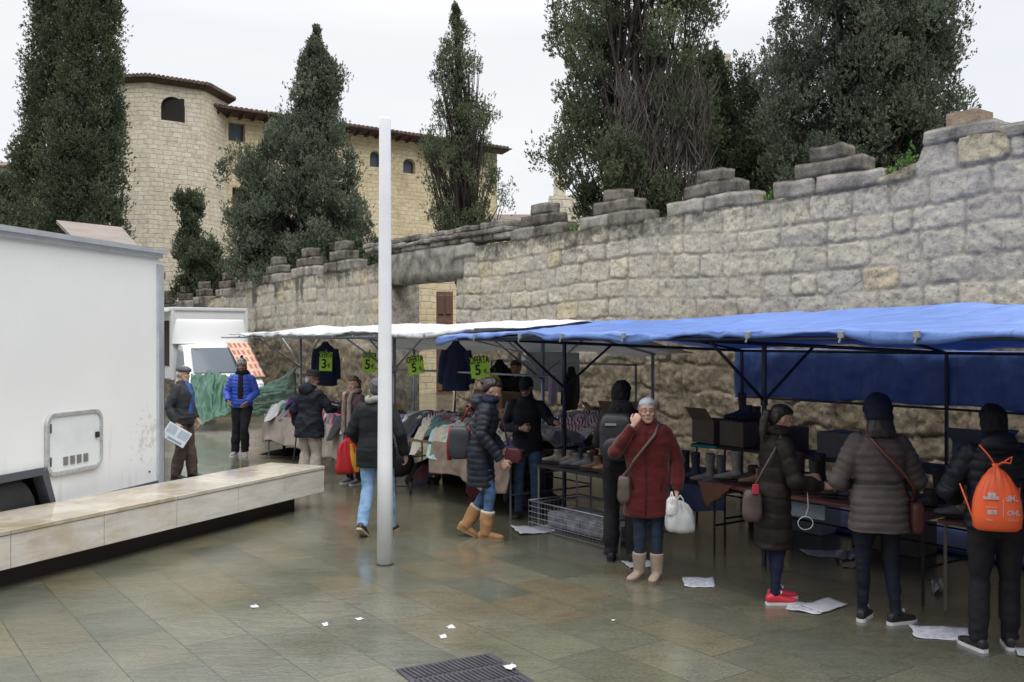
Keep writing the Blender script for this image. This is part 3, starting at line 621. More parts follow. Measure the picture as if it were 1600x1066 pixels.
def tree(name, label, D, trunk_px, prof, ntuft, per, tr, leaf, kind='grey', seed=1, group=None, gaps=.25, stems=1, gz=0.0, twigs=None, depthf=.8, lean=0.0, surf=.45, cat='tree', nlimb=60, limb_r=.03, gscale=.45, up=.5, clump=4):
    rng = np.random.RandomState(seed); root = empty(name, X(trunk_px, D, 0)); tag(root, label, cat, group)
    px2 = lambda y: EYE + (HZ - y) / F * D
    pr = sorted([(px2(y), (a - 800) / F * D, (b - 800) / F * D) for y, a, b in prof]); Z = np.array([p[0] for p in pr]); Lx = np.array([p[1] for p in pr]); Rx = np.array([p[2] for p in pr])
    zmin, zmax = Z[0], Z[-1]; C = []; tries = 0
    n0_ = int(ntuft * 1.5) // clump if clump > 1 else ntuft
    while len(C) < n0_ and tries < ntuft * 40:
        tries += 1; z = rng.uniform(zmin, zmax); a, b = np.interp(z, Z, Lx), np.interp(z, Z, Rx); w = (b - a) / 2; wm = np.max(Rx - Lx) / 2
        if rng.rand() > (w / wm) ** .9 + .12: continue
        th = rng.rand() * 2 * math.pi; rad = (surf + (1 - surf) * rng.rand()) ** .8
        rt_ = tr * .25; ww = max(w - rt_, .03 * w + .02); x = (a + b) / 2 + math.cos(th) * rad * ww; y = D + math.sin(th) * rad * ww * depthf
        if float(fbm(np.array([x / gscale / 2]), np.array([z / gscale / 2.6]), np.array([y / gscale / 2 + seed * 7]), 2)[0]) < gaps - .5 + .2 * 0: continue
        C.append((x, y, z))
    C = np.array(C)
    if clump > 1:
        k_ = rng.uniform(.5, 1.2, len(C)) * np.clip(np.interp(C[:, 2], Z, (Rx - Lx)) / (tr * 6), .08, 1); C = np.repeat(C, clump, 0); C = C + rng.normal(size=C.shape) * np.repeat(k_, clump)[:, None] * tr * np.array([.85, .85, 1.15]); a_, b__ = np.interp(C[:, 2], Z, Lx), np.interp(C[:, 2], Z, Rx); mg = tr * .35 * rng.rand(len(C)); C = C[(C[:, 0] > a_ + mg) & (C[:, 0] < b__ - mg) & (C[:, 2] < zmax - tr * .3)]
    cx0 = (trunk_px - 800) / F * D
    rad = tr * rng.uniform(.6, 1.25, len(C)) * np.clip(np.interp(C[:, 2], Z, (Rx - Lx)) / (tr * 4), .35, 1)
    v, f, tone = leaves(C, rad, int(per * 5.4), leaf * .70, rng, up)
    v -= np.array([cx0, D, 0]); me = np_mesh('crown', v, f, M_LEAF[kind], False, {'rn': tone}); link('crown', me, root)
    # trunk and limbs reaching the clumps
    mb = MB(); top = zmax - (zmax - zmin) * .06
    cen = lambda z: (np.interp(z, Z, (Lx + Rx) / 2) - cx0) * np.clip((z - zmin * .6) / (zmax - zmin * .6), 0, 1)
    sts = []
    for k in range(stems):
        ox = 0 if k == 0 else rng.uniform(-.5, .5) * tr * 2.2; oy = 0 if k == 0 else rng.uniform(-.5, .5) * tr * 2
        zt = top if k == 0 else zmin + (top - zmin) * rng.uniform(.5, .95); sp = 0 if k == 0 else rng.uniform(-1, 1) * np.max(Rx - Lx) * (.22 if stems > 4 else .08)
        pts = []
        for i in range(9):
            t = i / 8; z = gz + (zt - gz) * t; pts.append(Vector((cen(z) + ox + sp * t ** 1.5 + .08 * math.sin(t * 7 + k), oy + sp * .5 * math.sin(k * 2.1) * t + .06 * math.cos(t * 6 + k), z)))
        r0 = .022 * (zmax - gz) * (1 if k == 0 else .6); mb.tube(pts, [r0 * (1 - .88 * i / 8) for i in range(9)], 8); sts.append(pts)
    mb.build('trunk', M_BARK, root, True)
    mb = MB(); idx = rng.choice(len(C), min(nlimb, len(C)), replace=False)
    for i in idx:
        e = Vector(C[i]) - Vector((cx0, D, 0)); st = sts[rng.randint(len(sts))]; zz = gz + (e.z - gz) * rng.uniform(.45, .8)
        b = min(st, key=lambda p: abs(p.z - zz)); m1 = b.lerp(e, .45) + Vector((rng.uniform(-.1, .1), rng.uniform(-.1, .1), -.10 * (e - b).length)); m2 = b.lerp(e, .8) + Vector((0, 0, -.05 * (e - b).length))
        r0 = limb_r * rng.uniform(.6, 1.3); mb.tube([b, m1, m2, e], [r0, r0 * .75, r0 * .45, r0 * .15], 5)
    if len(idx): mb.build('limb', M_BARK, root, True)
    if twigs:
        n, y0, y1, a, b = twigs; mb = MB(); V = []; Fq = []; T = []
        for k in range(n):
            y = rng.uniform(y0, y1); x = rng.uniform(a, b); p = P(x, y, D - rng.uniform(.3, 1.3) * (b - a) / F * D * .45); p = p - Vector((cx0, D, 0)); d = Vector((rng.normal() * .3, rng.normal() * .25, 1)).normalized(); l = rng.uniform(.25, .9)
            s_ = d.cross(Vector((rng.normal(), rng.normal(), 0)).normalized()).normalized() * rng.uniform(.004, .012)
            o = len(V); bend = Vector((rng.normal(), rng.normal(), 0)) * .08 * l
            V += [p - s_, p + s_, p + d * l * .5 + bend + s_ * .8, p + d * l * .5 + bend - s_ * .8, p + d * l + s_ * .2, p + d * l - s_ * .2]; Fq += [(o, o + 1, o + 2, o + 3), (o + 3, o + 2, o + 4, o + 5)]; T += [rng.rand()] * 6
        me = np_mesh('dead_twigs', np.array([tuple(q) for q in V]), np.array(Fq), M_LEAF['twig'], False, {'rn': np.array(T)}); link('dead_twigs', me, root)
    return root
tree('cypress', 'tall dark cypress with two spires, the farther one left of the tower', 39, 92, [(-160, 70, 112), (-60, 58, 125), (0, 54, 132), (100, 40, 148), (180, 40, 150), (250, 20, 150), (330, 2, 140), (430, -10, 130)], 620, 95, .44, .13, 'dark', 3, 'tall cypresses by the tower', .15, surf=.6, clump=1)
tree('cypress', 'tall dark cypress nearest the tower, its edge overlapping the stone', 36.5, 146, [(-190, 128, 160), (-60, 112, 183), (0, 106, 189), (90, 98, 190), (150, 84, 192), (200, 72, 196), (260, 60, 192), (330, 60, 197), (430, 50, 192)], 700, 95, .42, .12, 'dark', 4, 'tall cypresses by the tower', .12, surf=.6, clump=1)
tree('shrub_tree', 'low dark bushy tree left of the cypresses above the white trailer', 34, 12, [(270, 0, 12), (300, -30, 40), (360, -60, 70), (420, -70, 80)], 170, 80, .4, .12, 'dark', 5)
tree('conifer_tree', 'broad grey green conifer in front of the long stone wing', 31.5, 485, [(40, 489, 497), (75, 480, 506), (100, 470, 518), (125, 464, 534), (150, 462, 524), (180, 448, 530), (205, 434, 540), (235, 395, 545), (255, 340, 555), (275, 345, 560), (292, 385, 565), (320, 372, 560), (350, 345, 585), (380, 372, 588), (440, 360, 590)], 620, 125, .33, .10, 'grey', 7, None, .27, surf=.35, nlimb=90, limb_r=.05, clump=3)
tree('pine_tree', 'small dark open pine with bent trunk at the foot of the tower', 37, 300, [(302, 284, 302), (318, 264, 326), (335, 288, 318), (350, 284, 322), (375, 268, 338), (400, 262, 352), (430, 250, 372), (455, 262, 372)], 110, 90, .27, .13, 'dark', 8, None, .28, surf=.2, nlimb=60, limb_r=.06, gscale=.6)
tree('sparse_conifer', 'slender sparse conifer with open branches above the wall gate', 25, 722, [(6, 708, 720), (40, 700, 728), (62, 690, 738), (90, 684, 752), (125, 668, 755), (165, 672, 768), (190, 664, 785), (230, 655, 785), (270, 635, 798), (310, 625, 806), (340, 630, 800), (365, 655, 792)], 400, 34, .19, .07, 'olive', 9, None, .24, surf=.30, clump=5, nlimb=260, limb_r=.03, gscale=.6, stems=3)
tree('juniper_tree', 'large dark juniper with bare grey twigs in its middle, left of the pair', 20, 1010, [(-160, 940, 1060), (-60, 900, 1100), (0, 880, 1122), (40, 856, 1125), (80, 858, 1120), (120, 866, 1100), (165, 862, 1115), (200, 872, 1120), (245, 838, 1130), (300, 890, 1135), (350, 900, 1100)], 300, 170, .30, .08, 'olive', 10, None, .34, surf=.35, nlimb=240, limb_r=.035, gscale=.5, stems=8, twigs=(1500, 140, 320, 960, 1110))
tree('bushy_conifer', 'lower bushy conifer filling the gap between the two big junipers', 21, 1150, [(78, 1106, 1124), (100, 1098, 1150), (125, 1090, 1185), (165, 1085, 1205), (220, 1080, 1240), (290, 1100, 1250), (330, 1110, 1230)], 330, 170, .27, .08, 'dark', 12, None, .28, surf=.45, gscale=.4)
tree('juniper_tree', 'broad rounded juniper rising above the right part of the wall', 17.5, 1335, [(-130, 1250, 1430), (-40, 1235, 1455), (0, 1235, 1470), (40, 1212, 1492), (75, 1184, 1494), (110, 1190, 1496), (150, 1196, 1490), (200, 1190, 1492), (240, 1195, 1485), (290, 1215, 1430)], 440, 180, .28, .075, 'grey', 13, None, .28, surf=.3, nlimb=120, limb_r=.04, gscale=.5, stems=5)
tree('garden_tree', 'small dark tree behind the merlons next to the gate wall', 28, 565, [(355, 555, 580), (380, 535, 590), (430, 520, 600)], 60, 90, .3, .1, 'dark', 14)
def weed(label, s, z, n=60, h=.22, spread=.22, seed=1, brown=False):
    rng = np.random.RandomState(seed); C = np.stack([rng.normal(size=n // 6) * spread * .5, rng.normal(size=n // 6) * .06, np.abs(rng.normal(size=n // 6)) * h * .4], 1)
    v, f, t = leaves(C, np.full(len(C), .07), 26, .05, rng, 1.2)
    o = link('wall_weed', np_mesh('wall_weed', v, f, M_LEAF['weed'], False, {'rn': t})); o.location = W(s, NW + .1, z); o.rotation_euler = (0, 0, ANG); tag(o, label, 'weed', 'weeds growing on the wall top', 'stuff')
weed('bright green weed clump on the wall top right of the nearest merlon', 6.98, 4.2, 120, .35, .3, 1)
weed('small green weed between the first and second merlon from the right', 9.1, 4.08, 60, .22, .2, 2)
weed('tiny green tuft left of the third merlon from the right', 13.6, 4.06, 30, .15, .15, 3)
# ============================================================ BENCH, POLE, GRATE
BD = Vector((.413, .911, 0)); BN = Vector((-.911, .413, 0))     # along the bench (away, right) and towards its back
B0 = Vector((-4.13, 7.69, 0))
M_TRAV = mat('travertine', (.50, .44, .33), .5, var=.18, vscale=2.2, bump=.15, bscale=24, detail=8)
def trav_mat(name, rough, base):
    m, N, L, b = nodes_mat(name); t = N.new('ShaderNodeTexCoord'); mp = N.new('ShaderNodeMapping'); mp.inputs['Scale'].default_value = (1, 1, 5); mp.inputs['Rotation'].default_value = (0.02, 0, -.43); L.new(t.outputs['Object'], mp.inputs[0])
    n = noise_n(N, L, mp.outputs[0], 2.4, 8, .65, .6); n2 = noise_n(N, L, t.outputs['Object'], 1.3, 4, .6); at = N.new('ShaderNodeAttribute'); at.attribute_name = 'rn'
    r = ramp(N, [(.28, tuple(x * .78 for x in base)), (.5, base), (.72, tuple(min(1, x * 1.14) for x in base))]); L.new(n.outputs[0], r.inputs[0])
    r2 = ramp(N, [(.34, (.78, .70, .58)), (.48, (.98, .97, .95)), (.75, (1.05, 1.05, 1.05))]); L.new(n2.outputs[0], r2.inputs[0])
    nw = noise_n(N, L, t.outputs['Object'], 1.7, 4, .55, .6); rw = ramp(N, [(.44, (.80, .76, .67)), (.52, (1, 1, 1))]); L.new(nw.outputs[0], rw.inputs[0]); nst = noise_n(N, L, t.outputs['Object'], 7, 6, .7, .8); rst = ramp(N, [(.27, (.60, .47, .32)), (.36, (1, 1, 1))]); L.new(nst.outputs[0], rst.inputs[0])
    c0 = mix_rgb(N, L, mix_rgb(N, L, r.outputs[0], r2.outputs[0], .9, 'MULTIPLY'), rst.outputs[0], .7, 'MULTIPLY')
    L.new(mix_rgb(N, L, c0, rw.outputs[0], .9 if rough < .2 else .0, 'MULTIPLY'), b.inputs['Base Color'])
    rr = N.new('ShaderNodeMapRange'); rr.inputs[3].default_value = rough * .4; rr.inputs[4].default_value = rough * 1.8; L.new(n2.outputs[0], rr.inputs[0]); L.new(rr.outputs[0], b.inputs['Roughness'])
    bp = N.new('ShaderNodeBump'); bp.inputs['Strength'].default_value = .15; bp.inputs['Distance'].default_value = .004; L.new(n.outputs[0], bp.inputs['Height']); L.new(bp.outputs[0], b.inputs['Normal']); return m
bench = empty('stone_bench', B0 + BD * 2); tag(bench, 'long low pale stone bench with wet top beside the white trailer', 'bench')
rb = Matrix(((BD.x, BN.x, 0), (BD.y, BN.y, 0), (0, 0, 1)))
mats_b = [trav_mat('wet_top_stone', .09, (.54, .50, .42)), trav_mat('bench_side_stone', .38, (.62, .585, .53))]
x = -2.6; k = 0; cuts = [-4.0, -2.3, -.95, .1, 1.05, 1.95, 2.86, 3.66, 4.42]
for i in range(len(cuts) - 1):
    a, b_ = cuts[i], cuts[i + 1]; bw = .80
    mb = MB(); c = B0 + BD * ((a + b_) / 2) + BN * (bw / 2) - bench.location
    mb.box((c.x, c.y, .5 - .02), (b_ - a - .006, bw + .012, .04), rb, 0, bev=.006)
    mb.build('seat_slab', mats_b[0], bench)
    mb = MB(); mb.box((c.x, c.y, .32), (b_ - a - .006, bw - .004, .275), rb, 1, bev=.005); mb.build('side_block', mats_b[1], bench)
mb = MB(); c = B0 + BD * .1 + BN * .46 - bench.location; mb.box((c.x, c.y, .095), (8.0, .5, .19), rb); mb.build('plinth', mat('plinth_steel', (.045, .03, .028), .6), bench)

M_POLE = mat('pole_white', (.80, .81, .84), .38, var=.04, vscale=3)
pb = G(601.5, 882); mb = MB()
mb.loft([[pb + Vector((r * math.cos(2 * math.pi * j / 40), r * math.sin(2 * math.pi * j / 40), z)) for j in range(40)] for z, r in ((.012, .072), (.9, .0675), (2.2, .060), (3.3, .0555), (4.06, .052), (4.075, .049))])
o = mb.build('white_pole', M_POLE, None, True); tag(o, 'tall tapered white metal pole standing alone in the wet plaza', 'pole')
for p in o.data.polygons: p.use_smooth = len(p.vertices) == 4
mb = MB(); mb.loft([[pb + Vector((r * math.cos(2 * math.pi * j / 30), r * math.sin(2 * math.pi * j / 30), z)) for j in range(30)] for z, r in ((.002, .080), (.012, .080))]); mb.build('base_ring', mat('ring_steel', (.10, .10, .10), .5, metal=.6), o)

# cast iron grate set in the paving
gc = G(768, 1022); e1 = (G(620, 1047) - gc).normalized(); e2 = Vector((e1.y, -e1.x, 0)); e2 = e2 if e2.y < 0 else -e2
M_IRON = mat('cast_iron', (.065, .062, .072), .42, metal=.5, var=.3, vscale=12)
gr = empty('drain_cover', gc); tag(gr, 'square ribbed iron drain cover set in the paving at the bottom edge', 'drain cover')
mb = MB(); rg = Matrix(((e1.x, e2.x, 0), (e1.y, e2.y, 0), (0, 0, 1)))
mb.box(e1 * .33 + e2 * .45 + Vector((0, 0, .004)), (.66, .9, .006), rg); mb.build('frame', M_IRON, gr)
mb = MB(); rr_ = random.Random(2)
for i in range(19):
    for j in range(4):
        mb.box(e1 * (.045 + .0318 * i) + e2 * (.115 + .225 * j) + Vector((0, 0, .0105)), (.016, .19, .008), rg @ Matrix.Rotation(.12, 3, 'Z'), bev=.003)
mb.build('rib', M_IRON, gr)

# ============================================================ LEFT WHITE TRAILER
TC = Vector((-4.03, 10.9, 0)); TDm = Vector((-.237, -.9715, 0)); TN = Vector((-.9715, .237, 0))  # corner, direction towards the camera, direction into the body
tr = empty('market_trailer', TC); tag(tr, 'big white box trailer with vented service hatch at the left edge', 'trailer')
def T(a, b, z): return TDm * a + TN * b + Vector((0, 0, z))
def white_panel(name, base=.80, dirt=.5, rough=.35, spot=None):
    m, N, L, b = nodes_mat(name); t = N.new('ShaderNodeTexCoord'); s = N.new('ShaderNodeSeparateXYZ'); L.new(t.outputs['Object'], s.inputs[0])
    n = noise_n(N, L, t.outputs['Object'], 1.2, 5, .6); r = ramp(N, [(.3, (base * .95, base * .965, base * .97)), (.7, (base, base * 1.005, base * .995))]); L.new(n.outputs[0], r.inputs[0])
    mp = N.new('ShaderNodeMapping'); mp.inputs['Scale'].default_value = (4, 4, .5); L.new(t.outputs['Object'], mp.inputs[0])
    n2 = noise_n(N, L, mp.outputs[0], 2.5, 7, .7); n3 = noise_n(N, L, t.outputs['Object'], 9, 6, .7)
    hz = N.new('ShaderNodeMapRange'); hz.inputs[1].default_value = 1.5; hz.inputs[2].default_value = .3; hz.inputs[3].default_value = -.04; hz.inputs[4].default_value = .10; L.new(s.outputs[2], hz.inputs[0])
    d1 = math_n(N, L, 'MULTIPLY', math_n(N, L, 'SUBTRACT', math_n(N, L, 'ADD', n2.outputs[0], hz.outputs[0]), .60), 5, True)
    d2 = math_n(N, L, 'MULTIPLY', math_n(N, L, 'SUBTRACT', math_n(N, L, 'ADD', n3.outputs[0], hz.outputs[0]), .74), 8, True)
    c = mix_rgb(N, L, r.outputs[0], (.50, .48, .42), math_n(N, L, 'MULTIPLY', d1, dirt)); c = mix_rgb(N, L, c, (.30, .27, .22), math_n(N, L, 'MULTIPLY', d2, dirt * 1.2))
    if spot:
        ds_ = N.new('ShaderNodeVectorMath'); ds_.operation = 'DISTANCE'; L.new(t.outputs['Object'], ds_.inputs[0]); ds_.inputs[1].default_value = spot
        fo = N.new('ShaderNodeMapRange'); fo.inputs[1].default_value = .1; fo.inputs[2].default_value = .55; fo.inputs[3].default_value = .16; fo.inputs[4].default_value = -.1; L.new(ds_.outputs['Value'], fo.inputs[0]); n9 = noise_n(N, L, t.outputs['Object'], 17, 5, .6)
        c = mix_rgb(N, L, c, (.40, .37, .31), math_n(N, L, 'MULTIPLY', math_n(N, L, 'MULTIPLY', math_n(N, L, 'SUBTRACT', math_n(N, L, 'ADD', n9.outputs[0], fo.outputs[0]), .62), 9, True), .42))
    L.new(c, b.inputs['Base Color']); b.inputs['Roughness'].default_value = rough
    n4 = noise_n(N, L, t.outputs['Object'], .8, 2, .5); bp = N.new('ShaderNodeBump'); bp.inputs['Strength'].default_value = .25; bp.inputs['Distance'].default_value = .05; L.new(n4.outputs[0], bp.inputs['Height']); L.new(bp.outputs[0], b.inputs['Normal'])
    return m
M_TRW = white_panel('trailer_paint', .86, spot=tuple(T(.22, 0, .95))); M_ALU = mat('aluminium_trim', (.56, .60, .66), .35, metal=.55, var=.1); M_TRIM = mat('dark_trim', (.075, .08, .095), .55)
# wheel arch a positions measured on the photo
def a_of(px): xr = (px - 800) / F; return (TC.x - xr * TC.y) / (xr * TDm.y - TDm.x)
aR = a_of(84); aT = a_of(66); zA = .80; zB = .40; zt = 3.04
side = [(0.03, zB), (aR, zB), (aT, zA), (aT + 1.9, zA), (aT + 2.1, zB), (6.2, zB), (6.2, zt - .02), (0.03, zt - .02)]
mb = MB(); mb.prism(side, 0, 2.3, lambda a, b_, h: T(a, h, b_)); mb.build('body', M_TRW, tr)
mb = MB()
mb.prism([(-.0, zt - .065), (6.25, zt - .065), (6.25, zt + .0), (-.0, zt + .0)], -.035, 2.34, lambda a, b_, h: T(a - .01, h, b_))
mb.box(T(3.1, -.03, zt + .012), (6.3, .09, .05), Matrix(((TDm.x, TN.x, 0), (TDm.y, TN.y, 0), (0, 0, 1)))); mb.build('roof_rail', M_ALU, tr)
rt = Matrix(((TDm.x, TN.x, 0), (TDm.y, TN.y, 0), (0, 0, 1)))
mb = MB(); mb.box(T(.025, -.012, (zB + zt) / 2 - .06), (.07, .05, zt - zB - .13), rt, bev=.008); mb.box(T(-.06, .06, (zB + zt) / 2 - .06), (.1, .1, zt - zB - .13), rt, bev=.01); mb.build('corner_post', M_ALU, tr)
mb = MB(); mb.box(T(-.125, .09, 1.2), (.03, .12, 1.9), rt); mb.build('door_seal', mat('blue_seal', (.02, .045, .11), .5), tr)
mb = MB(); mb.box(T(-.12, .04, zt - .25), (.05, .05, .09), rt, bev=.01); mb.build('marker_lamp', mat('marker_red', (.20, .03, .05), .3), tr)
mb = MB()
tw_ = .055
mb.box(T((aR + .05) / 2 + .03, -.018, zB + .02), (aR - .05, .035, .06), rt)
mb.box(T(aT + .95, -.018, zA), (1.86, .035, .07), rt)
d_ = Vector((aT - aR, zA - zB)); an = math.atan2(zA - zB, aT - aR)
mb.prism([(aR - .02, zB - .03), (aR + .045, zB - .03), (aT + .045, zA - .03), (aT - .02, zA + .03)], -.04, .08, lambda a, b_, h: T(a, h, b_))
mb.build('wheel_arch_trim', M_TRIM, tr)
mb = MB(); mb.box(T(aT + .9, .9, .62), (1.7, 1.0, .3), rt); mb.box(T(3, 1.1, .5), (6, .3, .12), rt); mb.build('chassis', mat('chassis_black', (.02, .02, .022), .7), tr)
mb = MB(); pg = [(aR + .012, zB), (aT + .01, zA - .012), (aT + 1.89, zA - .012), (aT + 2.085, zB)]
mb.add([T(a, .004, z) for a, z in pg] + [T(a, .75, z) for a, z in pg], [(0, 1, 5, 4), (1, 2, 6, 5), (2, 3, 7, 6), (4, 5, 6, 7)]); mb.build('wheel_well', mat('well_black', (.012, .012, .013), .9), tr)
def wheel(parent, c, ax, r, w):
    """c centre (local), ax axle direction"""
    ax = Vector(ax).normalized(); up = Vector((0, 0, 1)); sd_ = ax.cross(up)
    ring = lambda rr, o_: [Vector(c) + ax * o_ + (sd_ * math.cos(2 * math.pi * j / 28) + up * math.sin(2 * math.pi * j / 28)) * rr for j in range(28)]
    root = MB().loft([ring(.62 * r, -w / 2), ring(.9 * r, -w / 2), ring(.98 * r, -w * .36), ring(r, -w * .2), ring(r, w * .2), ring(.98 * r, w * .36), ring(.9 * r, w / 2), ring(.62 * r, w / 2)]).build('tyre', mat('tyre_rubber', (.022, .022, .024), .8, bump=.4, bscale=60), parent, True)
    mb = MB(); mb.loft([ring(.62 * r, -w * .42), ring(.56 * r, -w * .3), ring(.3 * r, -w * .12), ring(.26 * r, -w * .4), ring(.12 * r, -w * .42)]); mb.loft([ring(.62 * r, w * .42), ring(.56 * r, w * .3), ring(.3 * r, w * .12), ring(.12 * r, w * .4)])
    for k in range(5):
        a = k * 2 * math.pi / 5; mb.ell(Vector(c) + ax * (-w * .14) + (sd_ * math.cos(a) + up * math.sin(a)) * .2 * r, .03 * r * 1.4, n=8, m=6)
    mb.build('rim', mat('rim_steel', (.10, .10, .105), .5, metal=.5), root, False)
wheel(tr, T(aT + .42, .15, .40), TN, .41, .26); wheel(tr, T(aT + 1.45, .2, .39), TN, .40, .24)
# hatch with louvres
ah0, ah1 = a_of(155), a_of(71); zh0, zh1 = .62, 1.27
def rrect(a0, a1, z0, z1, r, n=6):
    out = []
    for cx, cz, st in ((a1 - r, z1 - r, 0), (a0 + r, z1 - r, 90), (a0 + r, z0 + r, 180), (a1 - r, z0 + r, 270)):
        for i in range(n + 1): an_ = R(st + 90 * i / n); out.append((cx + r * math.cos(an_), cz + r * math.sin(an_)))
    return out
am = (ah0 + ah1) / 2; Dh = (TC + TDm * am).y
zh1 = EYE + (HZ - 645) / F * Dh; zh0 = EYE + (HZ - 735) / F * Dh
hp = mat('hatch_paint', (.72, .76, .77), .4, var=.06, vscale=4)
mb = MB(); mb.prism(rrect(ah0 + .02, ah1 - .02, zh0 + .02, zh1 - .02, .09), -.022, .02, lambda a, b_, h: T(a, h, b_)); hatch = mb.build('service_hatch', hp, tr)
o_, i_ = rrect(ah0 - .015, ah1 + .015, zh0 - .015, zh1 + .015, .115), rrect(ah0 + .018, ah1 - .018, zh0 + .018, zh1 - .018, .09)
n_ = len(o_); mb = MB(); mb.add([T(a, -.005, z) for a, z in o_] + [T(a, -.035, z) for a, z in o_] + [T(a, -.035, z) for a, z in i_] + [T(a, -.015, z) for a, z in i_], [(k * n_ + j, k * n_ + (j + 1) % n_, (k + 1) * n_ + (j + 1) % n_, (k + 1) * n_ + j) for k in range(3) for j in range(n_)]); mb.build('frame', mat('hatch_frame', (.50, .51, .51), .4, metal=.3, var=.2, vscale=20), hatch)
hw, hh_ = ah1 - ah0, zh1 - zh0
mb = MB()
for c_ in range(4):
    for r_ in range(9):
        mb.box(T(ah0 + hw * (.68 - .125 * c_), -.026, zh0 + hh_ * (.13 + .0165 * r_)), (hw * .085, .008, .006), rt)
mb.build('louvre', mat('louvre_grey', (.25, .24, .24), .6), hatch)
mb = MB(); mb.box(T(ah0 + hw * .09, -.032, zh0 + hh_ * .57), (.05, .022, .06), rt, bev=.006); mb.build('handle', mat('lock_black', (.02, .02, .022), .4), hatch)
mb = MB()
for z in (.22, .78): mb.box(T(ah1 - .03, -.036, zh0 + hh_ * z), (.012, .012, .09), rt)
mb.build('hinge', M_TRIM, hatch)
for k, (px, py) in enumerate([(233, 737), (180, 650)]):
    a = a_of(px); z = EYE + (HZ - py) / F * (TC + TDm * a).y
    if k == 0: mb = MB(); mb.ell(T(a, -.004, z), .013, n=8, m=6); mb.build('rivet', M_TRIM, tr)

# brown raised roof flap seen above the trailer: a kiosk standing behind it
kc = X(150, 15.2); kz = EYE + (HZ - 352) / F * 15.2
ki = empty('kiosk', (kc.x, kc.y, 0)); tag(ki, 'kiosk behind the trailer, only its brown sloping roof visible', 'kiosk')
mb = MB(); mb.box((0.1, .3, kz / 2 - .25), (1.0, .9, kz - .5), .25); mb.build('wall', mat('kiosk_wall', (.25, .22, .19), .8), ki)
q = [P(88, 344, 14.6), P(190, 355, 14.9), P(216, 384, 14.0), P(112, 369, 13.6)]; q = [v - ki.location for v in q]
mb = MB(); mb.add(q + [v + Vector((0, 0, -.05)) for v in q], [(0, 1, 2, 3), (7, 6, 5, 4), (0, 4, 5, 1), (1, 5, 6, 2), (2, 6, 7, 3), (3, 7, 4, 0)]); mb.build('roof', mat('kiosk_roof', (.20, .165, .145), .75, var=.15, vscale=3), ki)

# ============================================================ SMALL WHITE BOX TRUCK (parked along the wall, nose to the camera)
v0 = Vector((-9.29, 26.0, 0)); van = empty('box_truck', v0); tag(van, 'white delivery truck with box body, orange cloth over its windscreen', 'truck')
su = Vector((U2[0], U2[1], 0)); sf = Vector((-U1[0], -U1[1], 0))     # across (image right), forward (towards camera)
def V(a, f, z): return su * a + sf * f + Vector((0, 0, z))
rv = Matrix(((su.x, sf.x, 0), (su.y, sf.y, 0), (0, 0, 1)))
M_VAN = white_panel('truck_paint', .74, .6, .35); M_VG = mat('windscreen_glass', (.10, .12, .15), .12, spec=.35)
BW = 2.12; BZ = 2.93
mb = MB(); mb.box(V(BW / 2, -2.0, (BZ + .95) / 2), (BW, 4.0, BZ - .95), rv, bev=.04); box = mb.build('cargo_box', M_VAN, van)
mb = MB()
for a in (0.03, BW - .03): mb.box(V(a, .01, (BZ + .95) / 2), (.09, .06, BZ - .95), rv, bev=.012)
mb.box(V(BW / 2, .01, BZ - .03), (BW, .07, .09), rv, bev=.015); mb.box(V(.0, -2, BZ - .03), (.05, 4, .09), rv); mb.build('box_edging', mat('box_edging_grey', (.60, .61, .62), .4), van)
# side opening with dark interior and awning flap
mb = MB(); mb.box(V(-.012, -1.6, 1.95), (.02, 2.8, 1.25), rv); mb.build('side_opening', mat('interior_dark', (.05, .022, .02), .8), van)
mb = MB(); mb.prism([(-.02, BZ - .05), (-.02, BZ - .1), (-1.3, BZ - .25), (-1.3, BZ - .2)], -3.2, -.1, lambda a, z, h: V(a, h, z)); mb.build('side_flap', M_VAN, van)
mb = MB(); mb.tube([V(-1.2, -.2, BZ - .25), V(-1.2, -.2, 0)], .02, 6); mb.build('flap_prop', mat('steel_dark', (.06, .06, .07), .5, metal=.5), van)
# wind deflector over the cab
sec = []
for t in range(9):
    u_ = t / 8; f = .03 + .20 * u_ ** 1.5 ; z = 2.62 - .68 * (u_ ** 2.2)
    w = .86 + .14 * u_; sec.append([V(BW / 2 + BW * w * .5 * math.cos(a) * (1 if abs(math.cos(a)) < .9 else 1), .02 + f * (math.sin(a) ** .6 if math.sin(a) > 0 else 0), z) for a in [math.pi * i / 14 for i in range(15)]])
mb = MB(); mb.loft(sec, cap=False, close=False); mb.build('wind_deflector', M_VAN, van, True)
# cab
prof = [(0.02, .45), (1.55, .42), (1.62, .62), (1.60, .86), (1.30, 1.06), (1.15, 1.13), (.62, 1.86), (.5, 1.93), (.02, 1.96)]
NS = 9; rings = []
for i in range(NS):
    t = i / (NS - 1); xx = t * BW * .94 + BW * .03; e = abs(t - .5) * 2; e3 = max(0, (e - .75) / .25)
    rings.append([V(BW / 2 + (xx - BW / 2) * (1 - .10 * max(0, (z - 1.1) / .9)), f * (1 - .06 * e ** 2 - .05 * e3) if f > .1 else f, z - .04 * e ** 2 * (z > 1.8)) for f, z in prof])
mb = MB(); mb.loft(rings, cap=True); mb.build('cab', M_VAN, van, False)
mb = MB()      # windscreen
ws = [(.12, 1.17, 1.145), (.88, 1.17, 1.145), (.84, .66, 1.84), (.16, .66, 1.84)]
g0 = []
for (z0, f0, tt0) in ((1.16, 1.13, 0), (1.5, .905, .5), (1.82, .67, 1)):
    for i in range(9):
        t = .09 + .82 * i / 8; e = abs(t - .5) * 2; w = 1 - .10 * max(0, (z0 - 1.1) / .9); g0.append(V(BW / 2 + (t - .5) * BW * .94 * w, f0 * (1 - .06 * e ** 2) + .028, z0 + .012))
